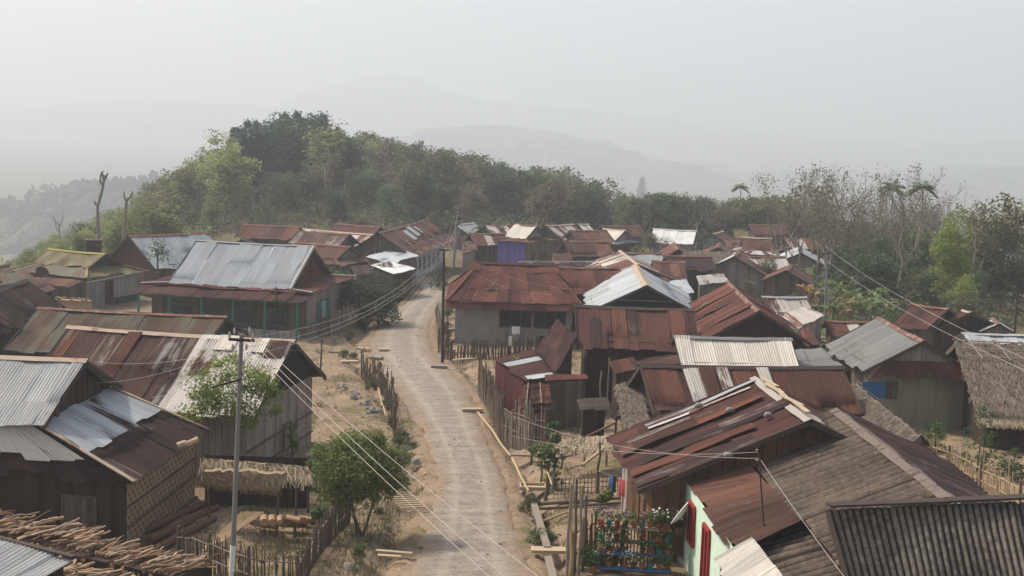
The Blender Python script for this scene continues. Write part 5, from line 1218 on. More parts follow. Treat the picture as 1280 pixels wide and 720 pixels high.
# bananas
r_ = random.Random(11); spots = []
tr = 0
while len(spots) < 150 and tr < 4000:
    tr += 1; px, py = r_.uniform(940, 1180), r_.uniform(350, 412)
    if py < 352 + max(0, (px - 1090)) * .30 and r_.random() < .5: continue
    if px < 990 and py > 376 or (px > 1110 and py > 392) or (1000 < px < 1030 and py > 395): continue
    p = gp(px, py)
    if any((p[0] - q[0]) ** 2 + (p[1] - q[1]) ** 2 < .6 ** 2 for q in spots): continue
    spots.append(p)
for k, p in enumerate(spots):
    dry = r_.random() < .09
    plant('dry_banana' if dry else 'banana_plant', p[0], p[1], r_.uniform(1.1, 2.5), 'brown withered banana plant in the grove behind the grey gable' if dry else 'green banana plant in the grove behind the grey gable', 'banana plant', 'withered banana plants in the grove' if dry else 'green banana plants in the grove')
for (px, py, h, lb, kd) in ((955, 372, 3.4, 'feathery olive bush left of the banana grove', 'olive_tree'), (925, 368, 1.8, 'green bush by the grey boarded gable', 'shrub'), (885, 372, 1.6, 'light green bush right of the pale gable', 'shrub'), (940, 352, 2.2, 'bush below the pale grey roof', 'olive_shrub'),
                            (820, 312, 2.2, 'feathery bush below the white hall', 'olive_shrub'), (850, 312, 2.0, 'second bush below the white hall, nearer the dark bush', 'olive_shrub'), (1120, 418, 1.5, 'bush beside the brown roof behind the grey gable', 'shrub'), (1150, 420, 2.0, 'yellowish bush left of the orange rust roof', 'olive_shrub')):
    hero(kd, px, py, 0, lb, 'bush', pick=px, h=h)
def bush(name, label, cx, cy, blobs, leaf, n, size, seed, stems=3, cat='bush', bark=None, aspect=.5, zoff=0.0, per=30, sig=.2):
    """a single bush or small tree built in place; blobs relative to its foot"""
    root = empty(name, (cx, cy, gz(cx, cy) + zoff), label, cat); r = np.random.default_rng(seed); P = crown_points(blobs, n // per, per, r, sig); V = leaf_quads(P, size, r, aspect=aspect); link('crown', raw_mesh('crown', V, 4, leaf), root, world_loc(root))
    mb = MB(); o = world_loc(root)
    tg = [np.asarray(b[0]) for b in blobs]
    for k in range(stems): t = tg[k % len(tg)]; limbs(mb, o + np.array([r.normal(0, .06), r.normal(0, .06), -.2]), o + t * np.array([.6, .6, .9]), .05 if stems > 1 else .09, 0, r, [o + x for x in tg[k::stems]], r1=.012)
    mb.build('trunk', bark or m_bark, root); return root
# lime tree in front of the streaked roof
p = atY(296, 600, 46.4)
bush('lime_tree', 'bright lime green tree behind the utility pole at the streaked roof house', p[0], p[1], [((-1.0, -.2, 3.9), (.7, .6, .5)), ((-.3, .2, 4.4), (.65, .6, .42)), ((.5, 0, 4.0), (.7, .7, .55)), ((.95, .1, 3.7), (.5, .5, .4)), ((-.2, -.3, 3.3), (.8, .6, .4)), ((-1.45, 0, 2.9), (.55, .5, .3)), ((-.9, .1, 3.3), (.6, .6, .45)), ((1.3, 0, 3.0), (.3, .3, .22)), ((.3, 0, 2.8), (.7, .5, .3))], LEAF['lime'], 6800, .125, 41, 3, 'tree', m_bark_pale, sig=.28)
p = gp(452, 668)
bush('bamboo_leaved_tree', 'dense bushy green tree leaning over the drain left of the road', p[0], p[1], [((-.6, .1, 1.3), (.75, .7, .45)), ((1.15, .1, 2.45), (.30, .3, .25)), ((-1.25, 0, 2.55), (.35, .35, .25)), ((.35, 0, 3.05), (.3, .3, .25)), ((-.1, 0, 2.3), (1.05, .95, .75)), ((.55, .1, 2.1), (.7, .8, .6)), ((-.75, -.1, 2.0), (.65, .8, .6)), ((.2, -.2, 1.65), (.8, .7, .45)), ((-.3, .2, 2.75), (.6, .6, .4)), ((.9, 0, 1.7), (.4, .4, .35))], LEAF['bamboo'], 20000, .15, 42, 3, 'tree', m_bark, .3, sig=.30)
p = gp(366, 578)
bush('young_shrub', 'small bright green shrub against the grey plank end wall', p[0], p[1], [((0, 0, .9), (.28, .28, .35)), ((.02, 0, 1.25), (.2, .2, .3)), ((.15, 0, .6), (.2, .2, .2))], LEAF['lime'], 900, .10, 43, 1)
p = gp(448, 412)
bush('ivy_mound', 'large dark ivy mound smothering the plank fence left of the road', p[0], p[1] + 1.5, [((0, .5, 1.6), (1.5, 1.3, 1.2)), ((1.1, 1.5, 1.9), (1.2, 1.2, 1.0)), ((-.9, 1, 2.1), (1.1, 1.2, .8)), ((.6, 0, .8), (1.3, .9, .8)), ((1.7, .8, 1.0), (.7, 1, .9)), ((.2, 3.0, 2.3), (1.5, 1.4, .9)), ((-1.2, 2.2, 2.3), (1.2, 1.4, .8))], LEAF['ivy'], 12000, .17, 44, 3)
for (px, py, s, lf, lb, cat) in ((500, 372, 1.15, 'yellow', 'bright yellow green hedge bush by the lane', 'bush'), (478, 366, .9, 'olive', 'olive bush left of the yellow hedge', 'bush'), (548, 362, 1.0, 'ivy', 'dark green bush where the street bends', 'bush'), (425, 408, .55, 'ivy', 'small dark bush at the foot of the plank fence', 'bush'),
                             (640, 505, .8, 'lime', 'yellow green cypress like bush beside the red lean-to', 'bush'), (1165, 563, .85, 'shrub', 'leafy green bush in front of the greenish corrugated wall', 'bush'), (1222, 590, 1.0, 'shrub', 'tall leafy bush before the big thatched house', 'bush'), (1262, 604, .8, 'shrub', 'leafy bush at the right edge by the bamboo fence', 'bush'),
                             (400, 655, .5, 'shrub', 'low dark green plants inside the garden fence', 'plant'), (690, 612, .45, 'yellow', 'yellow flowering weed by the white posts', 'plant'), (757, 628, .35, 'lime', 'small weeds at the lattice fence', 'plant'), (428, 392, .7, 'dry', 'dry straw coloured bush before the plank fence', 'bush')):
    p = gp(px, py); t = 1.7 if 'cypress' in lb or 'tall' in lb else 1.0
    bush('bush', lb, p[0], p[1], [((0, 0, .75 * s * t), (.6 * s, .6 * s, .55 * s * t)), ((.35 * s, .1, .5 * s), (.5 * s, .5 * s, .4 * s)), ((-.35 * s, 0, .55 * s), (.45 * s, .5 * s, .4 * s)), ((.1, 0, 1.25 * s * t), (.4 * s, .4 * s, .4 * s * t))], LEAF[lf], int(1600 * max(s, .6)), .12, px, 2, cat)
p = gp(684, 622)
bush('garden_tree', 'small leafy green tree tied to posts at the bamboo gutter', p[0], p[1], [((0, 0, 1.35), (.45, .45, .3)), ((-.25, 0, 1.7), (.35, .35, .25)), ((.1, 0, 2.15), (.3, .3, .3)), ((.15, 0, 2.55), (.28, .28, .2)), ((.3, 0, 1.5), (.3, .3, .25))], LEAF['shrub'], 1700, .13, 47, 1, 'tree')
rb = random.Random(21); nb_ = 0; tr = 0; done_b = []
while nb_ < 46 and tr < 3000:
    tr += 1; y = rb.uniform(98, 178); x = rb.uniform(-30, .205 * y)
    if any((x - f.cx) ** 2 + (y - f.cy) ** 2 < (max(f.a2, f.b2) * .95 + .8) ** 2 for f in HOUSES.values()): continue
    if float(road_d(x, y)) < 2.2 or any((x - p) ** 2 + (y - q) ** 2 < 4 for p, q in done_b): continue
    done_b.append((x, y)); nb_ += 1; kd = rb.choice(['olive_shrub', 'shrub', 'olive_shrub', 'olive_tree', 'dry_tree'])
    plant(kd, x, y, rb.uniform(1.3, 2.8), {'olive_shrub': 'olive bush growing between the far houses', 'shrub': 'green bush growing between the far houses', 'olive_tree': 'small olive tree between the far houses', 'dry_tree': 'small brownish tree between the far houses'}[kd], 'bush', {'olive_shrub': 'olive bushes between the far houses', 'shrub': 'green bushes between the far houses', 'olive_tree': 'olive trees between the far houses', 'dry_tree': 'brownish trees between the far houses'}[kd])
rb = random.Random(91)
for k in range(44):
    i = rb.randrange(6, 84); sd2 = rb.choice((-1, 1)); e = (EL if sd2 < 0 else ER)[i]; d = (EL[i] - ER[i]) / np.linalg.norm(EL[i] - ER[i]) * (1 if sd2 < 0 else -1); q = e + d * rb.uniform(.5, 1.5)
    kd = rb.choice(('shrub', 'olive_shrub', 'olive_shrub')); plant(kd, q[0], q[1], rb.uniform(.28, .65), {'shrub': 'low green weed beside the road drain', 'olive_shrub': 'low dusty olive weed beside the road drain'}[kd], 'weed', {'shrub': 'green weeds along the drains', 'olive_shrub': 'olive weeds along the drains'}[kd])
# grass tufts
def grass(name, n, xr, yr, seed, cond, h=.22):
    r = np.random.default_rng(seed); xy = np.stack([r.uniform(*xr, n), r.uniform(*yr, n)], 1); xy = xy[cond(xy[:, 0], xy[:, 1], r)]; n = len(xy)
    xy = np.repeat(xy, 5, 0) + r.normal(0, .07, (n * 5, 2)); z = g(xy[:, 0], xy[:, 1]) - .02; B = np.column_stack([xy, z]); a = r.uniform(0, 6.28, len(B)); s = np.stack([np.cos(a), np.sin(a), a * 0], 1) * .012
    T = B + np.column_stack([r.normal(0, .09, (len(B), 2)), h * r.uniform(.4, 1.2, len(B))]); V = np.stack([B - s, B + s, T + s * .2, T - s * .2], 1).reshape(-1, 3); tag(link(name, raw_mesh(name, V, 4, LEAF['grass'])), kind='stuff')
def near_road(x, y, r): d = road_d(x, y); return (d > .3) & (r.uniform(0, 1, len(x)) < np.clip((np.sin(1.7 * x + .8 * y) * np.sin(.9 * y - .5 * x) * 1.4 - .15), 0, 1))
grass('grass', 26000, (-14, 12), (36, 104), 3, near_road)
grass('weeds', 1400, (-8.5, -3.2), (35, 46), 5, lambda x, y, r: (road_d(x, y) > .6) & (r.uniform(0, 1, len(x)) < .5), .3)

def litter(name, n, mat, seed, size, xr, yr, flat=True):
    r = np.random.default_rng(seed); xy = np.stack([r.uniform(*xr, n), r.uniform(*yr, n)], 1); d = road_d(xy[:, 0], xy[:, 1]); dens = np.sin(1.3 * xy[:, 0] + .3) * np.sin(1.1 * xy[:, 1]) * .5 + .5
    xy = xy[(r.uniform(0, 1, n) < .15 + .85 * dens ** 2) & ((d > .15) | (r.uniform(0, 1, n) < .12))]; n = len(xy); z = np.where(road_d(xy[:, 0], xy[:, 1]) < 0, g0(xy[:, 0], xy[:, 1]) + .02, g(xy[:, 0], xy[:, 1]) + .015)
    P = np.column_stack([xy, z]); a = r.uniform(0, 6.28, n); L = size * r.uniform(.4, 1.6, (n, 1)); u = np.stack([np.cos(a), np.sin(a), r.normal(0, .12, n)], 1) * L; v = np.stack([-np.sin(a), np.cos(a), r.normal(0, .3, n)], 1) * L * r.uniform(.12, .7, (n, 1)); h = np.array([0, 0, 1]) * L * .35
    V = np.stack([P - u - v, P + u - v * .6, P + u * .8 + v + h, P - u * .7 + v * .8 + h], 1).reshape(-1, 3); tag(link(name, raw_mesh(name, V, 4, mat)), kind='stuff')
litter('pebbles', 9000, m_stone, 61, .035, (-16, 16), (34, 95)); litter('straw_litter', 9000, m_straw_pale, 62, .06, (-16, 16), (34, 95)); litter('dead_leaves', 5000, LEAF['dry'], 63, .05, (-16, 16), (34, 80))
# ------------------------------------------------------------------ poles and wires
def utility_pole(name, label, top, foot, r0, mat, arms=(), ins=(), band=None):
    b = gp(*foot) if len(foot) == 2 else np.asarray(foot); Y = b[1]; t = atY(*top, Y); root = empty(name, b, label, 'utility pole'); mb = MB()
    n = 4; mb.tube([b - [0, 0, .4]] + [b + (t - b) * k / n for k in range(1, n + 1)], [r0 * (1.1 - .3 * k / n) for k in range(n + 1)], 10); pl = mb.build('pole', mat, root)
    if band: 
        mb = MB(); a0, a1 = b + (t - b) * band[0], b + (t - b) * band[1]; mb.tube([a0, a1], r0 * 1.14, 10); mb.build('painted_band', m_white_paint, pl)
    for (x0, y0, x1, y1, th) in arms:
        mb = MB(); mb.beam(atY(x0, y0, Y - .05), atY(x1, y1, Y - .05), th, th); mb.build('crossarm', m_pole_rust, root)
    for (x, y) in ins:
        c = atY(x, y, Y - .07); mb = MB(); mb.tube([c - [0, 0, .08], c - [0, 0, .03], c + [0, 0, .03], c + [0, 0, .09]], [.02, .036, .036, .016], 8); mb.build('insulator', m_ceramic, root)
    return root
utility_pole('utility_pole', 'grey steel utility pole with white painted foot, nearest on the left', (302, 418), (289, 742), .066, m_pole_grey,
             arms=((286, 424, 318, 426, .07), (263, 485, 302, 474, .05)), ins=((287, 419), (293, 414), (316, 421), (312, 413), (291, 434), (308, 434), (298, 447)), band=(.0, .19))
mb = MB()
utility_pole('utility_pole', 'dark rusty steel pole at the woven wall house', (555, 312), (553, 452), .085, m_pole_rust, arms=((548, 312, 563, 313, .07),), ins=((549, 308), (562, 308), (556, 309)))
utility_pole('utility_pole', 'tall grey pole leaning over the lane by the long barn', (572, 268), (566, 345), .12, m_pole_grey, arms=((566, 274, 579, 273, .10), (567, 281, 577, 280, .08)), ins=((567, 271), (578, 270), (572, 265)))
utility_pole('utility_pole', 'pole with white cap standing at the banana grove', (1034, 316), (1031, 408), .09, m_pole_grey, arms=((1028, 318, 1041, 316, .07),), ins=((1029, 314), (1040, 312), (1031, 331), (1031, 334)))
utility_pole('utility_pole', 'dark wooden pole at the right edge before the wood', (1272, 366), (1267, 432), .08, m_pole_rust, arms=((1262, 371, 1282, 373, .07),), ins=((1264, 368), (1280, 370)))
utility_pole('utility_pole', 'thin leaning pole before the right hand wood, beside the bamboo clump', (1222, 362), (1221, 398), .06, m_pole_grey, arms=((1216, 366, 1228, 366, .06),), ins=((1217, 364), (1227, 364)))
def wire(A, B, sag, r, label, group, mat=None):
    A, B = np.asarray(A, float), np.asarray(B, float); n = 18
    P = [A + (B - A) * t + np.array([0, 0, -4 * sag * t * (1 - t)]) for t in np.linspace(0, 1, n)]; mb = MB(); mb.tube(P, r * .58, 4, cap=False)
    o = mb.build('power_line', mat or m_wire, None, A); tag(o, label, 'wire', group)
YP1 = gp(289, 742)[1]; YP2 = gp(553, 452)[1]; YP3 = gp(566, 345)[1]; YP4 = gp(1031, 408)[1]; YP5 = gp(1267, 432)[1]
L1 = 'pale wire running from the near pole down over the road'; G1 = 'wires over the road'
for (x0, y0), (x1, y1, Y) in (((316, 421), (700, 742, 21)), ((312, 424), (672, 756, 21)), ((305, 425), (660, 764, 21))): wire(atY(x0, y0, YP1), atY(x1, y1, Y), .12, .012, L1, G1)
L2 = 'wire sagging between the near pole and the rusty pole'; G2 = 'wires along the left of the street'
for (x0, y0), (x1, y1) in (((316, 421), (549, 312)), ((308, 434), (556, 314)), ((300, 447), (562, 313))): wire(atY(x0, y0, YP1), atY(x1, y1, YP2), .9, .012, L2, G2)
L3 = 'wire from the rusty pole to the tall pole by the barn'; G3 = 'wires along the lane'
for (x0, y0), (x1, y1) in (((549, 312), (567, 274)), ((562, 312), (578, 273)), ((556, 312), (572, 268))): wire(atY(x0, y0, YP2), atY(x1, y1, YP3), .5, .014, L3, G3)
L4 = 'wire dropping from the tall pole across the lane to the ivy side'; G4 = 'service wires over the lane'
for k in range(4): p = gp(478 + 11 * k, 405 - 3 * k, .3); wire(atY(571, 283 + k * 3, YP3), p, .6, .013, L4, G4)
L5 = 'wire sagging across the red roof from the rusty pole'; G5 = 'wires over the red roof'
wire(atY(562, 313, YP2), at(728, 362, 3.6), .5, .013, L5, G5); wire(atY(560, 322, YP2), at(690, 368, 3.3), .5, .013, L5, G5)
L6 = 'wire from the banana grove pole falling to the right edge'; G6 = 'wires down the right side'
wire(atY(1040, 314, YP4), at(1330, 470, 6.2), .4, .015, L6, G6); wire(atY(1034, 326, YP4), at(1330, 485, 5.9), .4, .015, L6, G6)
L7 = 'thin dark wire before the right hand wood'; G7 = 'wires before the right hand wood'
for dy in (0, 3, 8, 11): wire(atY(1036, 330 + dy * .5, YP4), atY(1272, 367 + dy, YP5), .6, .013, L7, G7, m_wire_dark)
for dy in (0, 4): wire(atY(1272, 368 + dy, YP5), at(1340, 385 + dy, 3.0), .2, .013, L7, G7, m_wire_dark)
L8 = 'thin wire from the near pole to the left roofs'; G8 = 'wires to the left roofs'
wire(atY(291, 434, YP1), at(95, 478, 3.9), .3, .009, L8, G8); wire(atY(291, 436, YP1), at(118, 452, 4.9), .2, .009, L8, G8); wire(atY(296, 447, YP1), at(190, 497, 3.7), .2, .009, L8, G8)
wire(atY(316, 421, YP1), at(375, 438, 4.2), .1, .009, L8, G8)
def mast(name, label, top, foot, r, cat='mast'):
    t, b = np.asarray(top), np.asarray(foot); root = empty(name, b, label, cat); mb = MB(); mb.tube([b, t], r, 6); mb.build('pole', m_pole_rust, root)
    for dz in (.05, .32):
        mb = MB(); c = t - [0, 0, dz]; mb.tube([c - [.06, 0, 0], c + [.02, 0, 0]], .02, 6); mb.build('insulator', m_ceramic, root)
    return root
mast('wire_mast', 'thin iron mast standing on the rust lower roof by the mint wall', at(948, 560, 4.6), at(955, 662, 2.6), .022)
L9 = 'dark wire sagging over the great rust roof to the iron mast'; G9 = 'wires over the great rust roof'
wire(at(948, 565, 4.5), at(640, 545, 3.2), .25, .011, L9, G9); wire(at(950, 573, 4.3), at(640, 520, 3.2), .35, .011, L9, G9)
wire(at(951, 575, 4.3), at(1066, 735, 4.0), .05, .012, 'pale cord from the iron mast over the dark ribbed roof', 'wires over the great rust roof')
mast('antenna_mast', 'thin antenna mast before the blue grey roof', at(345, 358, 3.5), at(348, 425, .6), .03)
mast('antenna_mast', 'short antenna mast on the far roofs above the red roof', at(672, 320, 2.4), at(672, 330, 1.7), .03)
def dish(name, label, c, r, aim, mat, mast_h=.5):
    c = np.asarray(c, float); root = empty(name, c, label, 'satellite dish'); aim = np.asarray(aim, float); aim /= np.linalg.norm(aim); a = np.cross(aim, [0, 0, 1]); a /= np.linalg.norm(a); b = np.cross(a, aim); mb = MB()
    n, m = 18, 5; V = []
    for lay in (0, .02):
        for j in range(m + 1):
            rr = r * j / m
            for k in range(n): t = 6.2832 * k / n; V.append(c + a * math.cos(t) * rr + b * math.sin(t) * rr + aim * (.28 * rr * rr / r - lay))
    h = (m + 1) * n; Fs = [(l * h + j * n + k, l * h + j * n + (k + 1) % n, l * h + (j + 1) * n + (k + 1) % n, l * h + (j + 1) * n + k) for l in (0, 1) for j in range(m) for k in range(n)] + [(m * n + k, m * n + (k + 1) % n, h + m * n + (k + 1) % n, h + m * n + k) for k in range(n)]
    mb.add(V, Fs, None, 0, True); mb.build('reflector', mat, root)
    mb = MB(); mb.tube([c - b * r * .9, c + aim * r * .8 - b * .05], .015, 5); mb.tube([c + aim * r * .76 - b * .05, c + aim * r * .9 - b * .05], .04, 6); mb.build('feed_arm', m_pole_rust, root)
    mb = MB(); mb.tube([c - aim * .05, c - aim * .08 - [0, 0, mast_h]], .03, 6); mb.build('mast', m_pole_rust, root)
dish('satellite_dish', 'white dish tilted edge on beside the mint wall', at(853, 644, 1.75), .40, (-.78, .30, .55), m_white_paint, 1.2)
dish('satellite_dish', 'dark dish with raised arm on the mossy brown porch roof', at(52, 341, 1.5), .45, (.5, -.5, .6), m_pole_rust, .4)
p = at(613, 366, 2.75); root = empty('roof_clutter', p, 'dark mossy heap with two crossed sticks on the red roof', 'debris'); mb = MB(); r = np.random.default_rng(3)
for k in range(9): mb.box(p + np.array([r.normal(0, .22), r.normal(0, .1), .12 + r.uniform(-.03, .1)]), (.3, .22, .16), yaw=r.uniform(0, 3))
mb.build('heap', m_bark, root); mb = MB(); mb.tube([p + [-.05, 0, .2], p + [.38, 0, .85]], .03, 5); mb.tube([p + [.1, 0, .25], p + [-.28, 0, .6]], .025, 5); mb.build('stick', m_bamboo_grey, root)
# rusty tank hut behind the moss roof
Y = 118; c = atY(117, 308, Y); root = empty('rusty_tank', (c[0], c[1], gz(c[0], c[1])), 'square rusty tank with lid on legs behind the mossy ridge', 'tank'); mb = MB(); mb.box(c, (1.1, 1.1, 1.0), yaw=.2); mb.build('tank', m_rust_dark, root); mb = MB(); mb.box(c + [0, 0, .55], (1.5, 1.4, .07), yaw=.2); mb.build('lid', m_rust, root)
for i in (-1, 1):
    for j in (-1, 1):
        mb = MB(); mb.tube([(c[0] + i * .45, c[1] + j * .45, gz(c[0], c[1]) - .1), (c[0] + i * .45, c[1] + j * .45, c[2] - .45)], .06, 5); mb.build('leg', m_stick, root)

# ------------------------------------------------------------------ firewood
S0, S1 = at(-30, 642, 1.25), at(250, 706, .85); sd_ = (S1 - S0); sd_[2] = 0; SL = np.linalg.norm(sd_); sd_ /= SL; sn = np.array([-sd_[1], sd_[0], 0])
base = MB(); core = MB(); r = np.random.default_rng(8)
zA, zB = 1.25, .78
core_pts = [(S0 + sd_ * SL * t) for t in (0, 1)]
for (d0, d1, drop) in ((-1.1, .55, 0), (-2.3, -1.15, .28)):
    V = []
    for t, zt in ((0, zA), (1, zB)):
        c = S0 + sd_ * SL * t
        for d in (d0, d1): z = gz(*(c + sn * d)[:2]); V += [(*(c + sn * d)[:2], z - .2), (*(c + sn * d)[:2], z + zt - drop - .1)]
    core.add(V, [(0, 1, 5, 4), (2, 6, 7, 3), (1, 3, 7, 5), (0, 2, 3, 1), (4, 5, 7, 6)], None, 0)
c = (S0 + S1) / 2; stack = empty('firewood_stack', (c[0], c[1], gz(c[0], c[1])), 'long stack of split firewood in front of the bamboo walled house', 'firewood'); core.build('packed_wood', plain('packed_wood', (.035, .02, .013), .5, 6), stack)
ends = MB()
for k in range(420):
    t = r.uniform(0, 1); row_ = r.integers(0, 2); zt = (zA + (zB - zA) * t) - .28 * row_ - .1; q = S0 + sd_ * SL * t + sn * (-1.1 - 1.2 * row_); z = gz(q[0], q[1]) + r.uniform(0, zt)
    rr = r.uniform(.025, .06); q = np.array([q[0], q[1], z]); ends.tube([q + sn * .03, q - sn * r.uniform(.0, .07)], rr, 7)
o = ends.build('stacked_log_end', m_logend, stack); o['kind'] = 'stuff'
logs = []
for k in range(7):
    mb = MB(); L = r.uniform(.75, 1.25); rad = r.uniform(.028, .055); n = 5; P = [np.array([-L / 2 + L * i / n, r.normal(0, .025), r.normal(0, .02)]) for i in range(n + 1)]
    mb.tube(P, [rad * r.uniform(.75, 1.1) for _ in P], 6); logs.append((mb, [m_log, m_log2, m_log, m_log3, m_log2, m_log, m_log2][k]))
protos = []
for k, (mb, m) in enumerate(logs): o = mb.build('firewood_log', m); protos.append([o, False])
lay = []
for k in range(298):
    t = r.uniform(-.01, 1.01); row_ = 0 if r.random() < .62 else 1
    d = r.uniform(-.75, .25) if row_ == 0 else r.uniform(-2.0, -1.5); zt = zA + (zB - zA) * t - .28 * row_
    q = S0 + sd_ * SL * t + sn * d; lay.append((q[0], q[1], gz(q[0], q[1]) + zt + r.uniform(-.10, .13), math.atan2(sn[1], sn[0]) - .25 + r.normal(0, .17), r.normal(0.03, .10)))
for k, (x, y, z, a, tl) in enumerate(lay):
    pr = protos[r.integers(0, len(protos))]
    if not pr[1]: o = pr[0]; pr[1] = True
    else: o = pr[0].copy(); COL.objects.link(o)
    o.location = (x, y, z); o.rotation_euler = (r.uniform(0, 6), tl, a); o.scale = (r.uniform(.7, 1.15), r.uniform(.5, 1.05), r.uniform(.5, 1.05)); tag(o, 'split log lying on top of the long firewood stack', 'log', 'logs on the long firewood stack')
for o, u_ in protos:
    if not u_: bpy.data.objects.remove(o)
def pole_thing(name, label, A, B, r0, mat, cat='pole', group=None, n=4, wob=.02):
    A, B = np.asarray(A, float), np.asarray(B, float); rr = np.random.default_rng(int(abs(A[0] * 1000)) % 9999); P = [A + (B - A) * k / n + (rr.normal(0, wob, 3) if 0 < k < n else 0) for k in range(n + 1)]
    mb = MB(); mb.tube(P, [r0 * (1.05 - .25 * k / n) for k in range(n + 1)], 7); o = mb.build(name, mat, None, A); return tag(o, label, cat, group)
pole_thing('stump_post', 'cut post with pale sawn top standing in the firewood', gp(200, 696, -.1), gp(198, 692, 1.0), .09, m_log2, 'post')
for k, (a, b) in enumerate((((170, 668), (258, 628)), ((186, 676), (272, 634)), ((200, 684), (268, 648)))): pole_thing('felled_log', 'long dark log lying along the woven bamboo wall', gp(*a, .15), gp(*b, .15), .13, m_log3, 'log', 'logs along the bamboo wall')
# log shelter with thatch
c = gp(318, 648); root = empty('wood_shelter', c, 'open thatched wood shelter behind the near utility pole', 'shelter')
A, B, C, D = at(253, 572, 2.15), at(385, 583, 2.15), at(388, 598, 1.85), at(254, 585, 1.85)
thatch_part('roof', root, [(A, B, C, D), (at(257, 585, 2.0), at(357, 589, 2.0), at(350, 612, 1.35), at(252, 602, 1.4))], m_straw_pale, th=.10, dens=420, seed=21, L=.5)
for (px, py) in ((262, 655), (345, 668), (368, 668), (385, 640)): p = gp(px, py); mb = MB(); mb.tube([p - [0, 0, .2], p + [random.uniform(-.1, .1), 0, 1.75]], .045, 6); mb.build('post', m_stick, root)
mb = MB(); p, q = gp(256, 632), gp(384, 636); mb.quad([p, q, q + [0, 0, 1.7], p + [0, 0, 1.7]]); mb.build('back_wall', m_plank_dark, root)
LB = [('round log in the pile under the thatched wood shelter', 'logs under the wood shelter', m_log3)]
k = 0
for row_ in range(4):
    for j in range(7 - row_):
        p = gp(308 + j * 10 + row_ * 5, 658, .12 + row_ * .2); mb = MB(); rr = random.uniform(.085, .12)
        if j < 3: d = np.array([.2, -1, 0])
        else: d = np.array([.95, -.5, 0])
        d = d / np.linalg.norm(d); mb.tube([p + d * .0 + [0, .9, 0], p + [0, .9, 0] + d * .5], rr, 9, 0, cap=False); e = p + [0, .9, 0] + d * .5
        V = []; a = np.cross(d, [0, 0, 1]); b = np.cross(a, d)
        V = [e + (a * math.cos(t) + b * math.sin(t)) * rr for t in np.linspace(0, 6.283, 9, endpoint=False)]; mb.add(V, [tuple(range(9))], None, 1)
        o = mb.build('round_log', [m_log, m_logend], None, p); tag(o, LB[0][0], 'log', LB[0][1])
for k in range(9):
    a = gp(252 + k * 3, 690 - k * 1.5, .15 + .03 * k); b = gp(302 + k * 3.5, 640, .9 + .03 * k); pole_thing('bamboo_pole', 'thin bamboo pole leaning in the bundle against the wood shelter', a, b, .022, m_bamboo, 'bamboo pole', 'bundle of leaning bamboo', wob=.01)

# ------------------------------------------------------------------ fences
def fence(name, label, pts, h, mat, gap=.11, r0=.025, rails=(.35, .8), rag=.25, lean=.06, seed=0, flat=False, railm=None, postgap=None):
    """pts: feet in the frame (px, py); pickets, rails and posts as its parts"""
    P = [gp(*p) for p in pts]; root = empty(name, P[0], label, 'fence'); r = np.random.default_rng(seed); mb = MB()
    for A, B in zip(P[:-1], P[1:]):
        L = np.linalg.norm(B - A); n = max(2, int(L / gap)); d = (B - A) / L
        for k in range(n):
            q = A + (B - A) * (k + r.uniform(-.25, .25)) / n; z = gz(q[0], q[1]); hh = h * (1 + r.normal(0, rag * .5)); t = q + d * r.normal(0, lean) + np.array([r.normal(0, lean * .6), r.normal(0, lean * .6), 0])
            if flat: mb.beam((q[0], q[1], z - .1), (t[0], t[1], z + hh), gap * r.uniform(.55, .9), .02, upv=np.cross(d, [0, 0, 1]))
            else: mb.tube([(q[0], q[1], z - .1), ((q[0] + t[0]) / 2 + r.normal(0, .02), (q[1] + t[1]) / 2, z + hh * .5), (t[0], t[1], z + hh)], [r0 * r.uniform(.7, 1.2), r0, r0 * .7], 4)
    mb.build('palings', mat, root)
    for f_ in rails:
        mb = MB()
        for A, B in zip(P[:-1], P[1:]): mb.tube([A + [0, -.03, h * f_ + r.normal(0, .02)], (A + B) / 2 + [0, -.03, h * f_ + r.normal(0, .04)], B + [0, -.03, h * f_ + r.normal(0, .02)]], .022, 5)
        mb.build('rail', railm or mat, root)
    for q in P:
        mb = MB(); mb.tube([q - [0, 0, .15], q + [r.normal(0, .04), 0, h * 1.12]], .045, 6); mb.build('post', m_stick, root)
    return root
fence('stick_fence', 'brown stick fence round the garden below the near pole', [(222, 708), (262, 716), (312, 735), (372, 742)], 1.05, m_stick, .09, seed=1, railm=m_bamboo_grey)
fence('stick_fence', 'stick fence running down beside the bushy green tree', [(436, 652), (410, 680), (385, 722), (372, 745)], 1.0, m_stick, .085, seed=2, railm=m_bamboo_grey)
fence('stick_fence', 'dark paling fence behind the garden by the wood shelter', [(352, 612), (385, 616), (432, 628)], 1.15, m_stick, .10, seed=3)
fence('stick_fence', 'crooked stick fence along the left road edge in the middle', [(452, 468), (474, 484), (489, 505), (493, 545)], 1.15, m_stick, .13, .03, seed=4, lean=.16, rag=.5)
fence('plank_fence', 'grey plank fence behind the ivy mound', [(412, 420), (432, 414), (458, 404)], 1.5, m_bamboo_grey, .2, seed=5, flat=True)
fence('stick_fence', 'dark paling fence before the woven bamboo wall', [(556, 448), (600, 450), (650, 448), (706, 442)], 1.05, m_stick, .14, seed=6, flat=True)
fence('stick_fence', 'tall fence of rough palings beside the dark rusty pole', [(548, 440), (549, 425), (546, 408)], 1.3, m_bamboo_grey, .12, .035, seed=7, lean=.1, rag=.4)
fence('paling_fence', 'fence of old bamboo palings before the red lean-to, upper stretch', [(598, 492), (612, 512), (626, 545)], 1.6, m_stick, .10, .04, seed=8)
fence('paling_fence', 'fence of tall grey palings below the crooked awning', [(628, 548), (644, 556), (662, 563), (682, 566)], 1.6, m_bamboo_grey, .10, .035, seed=9, rag=.3)
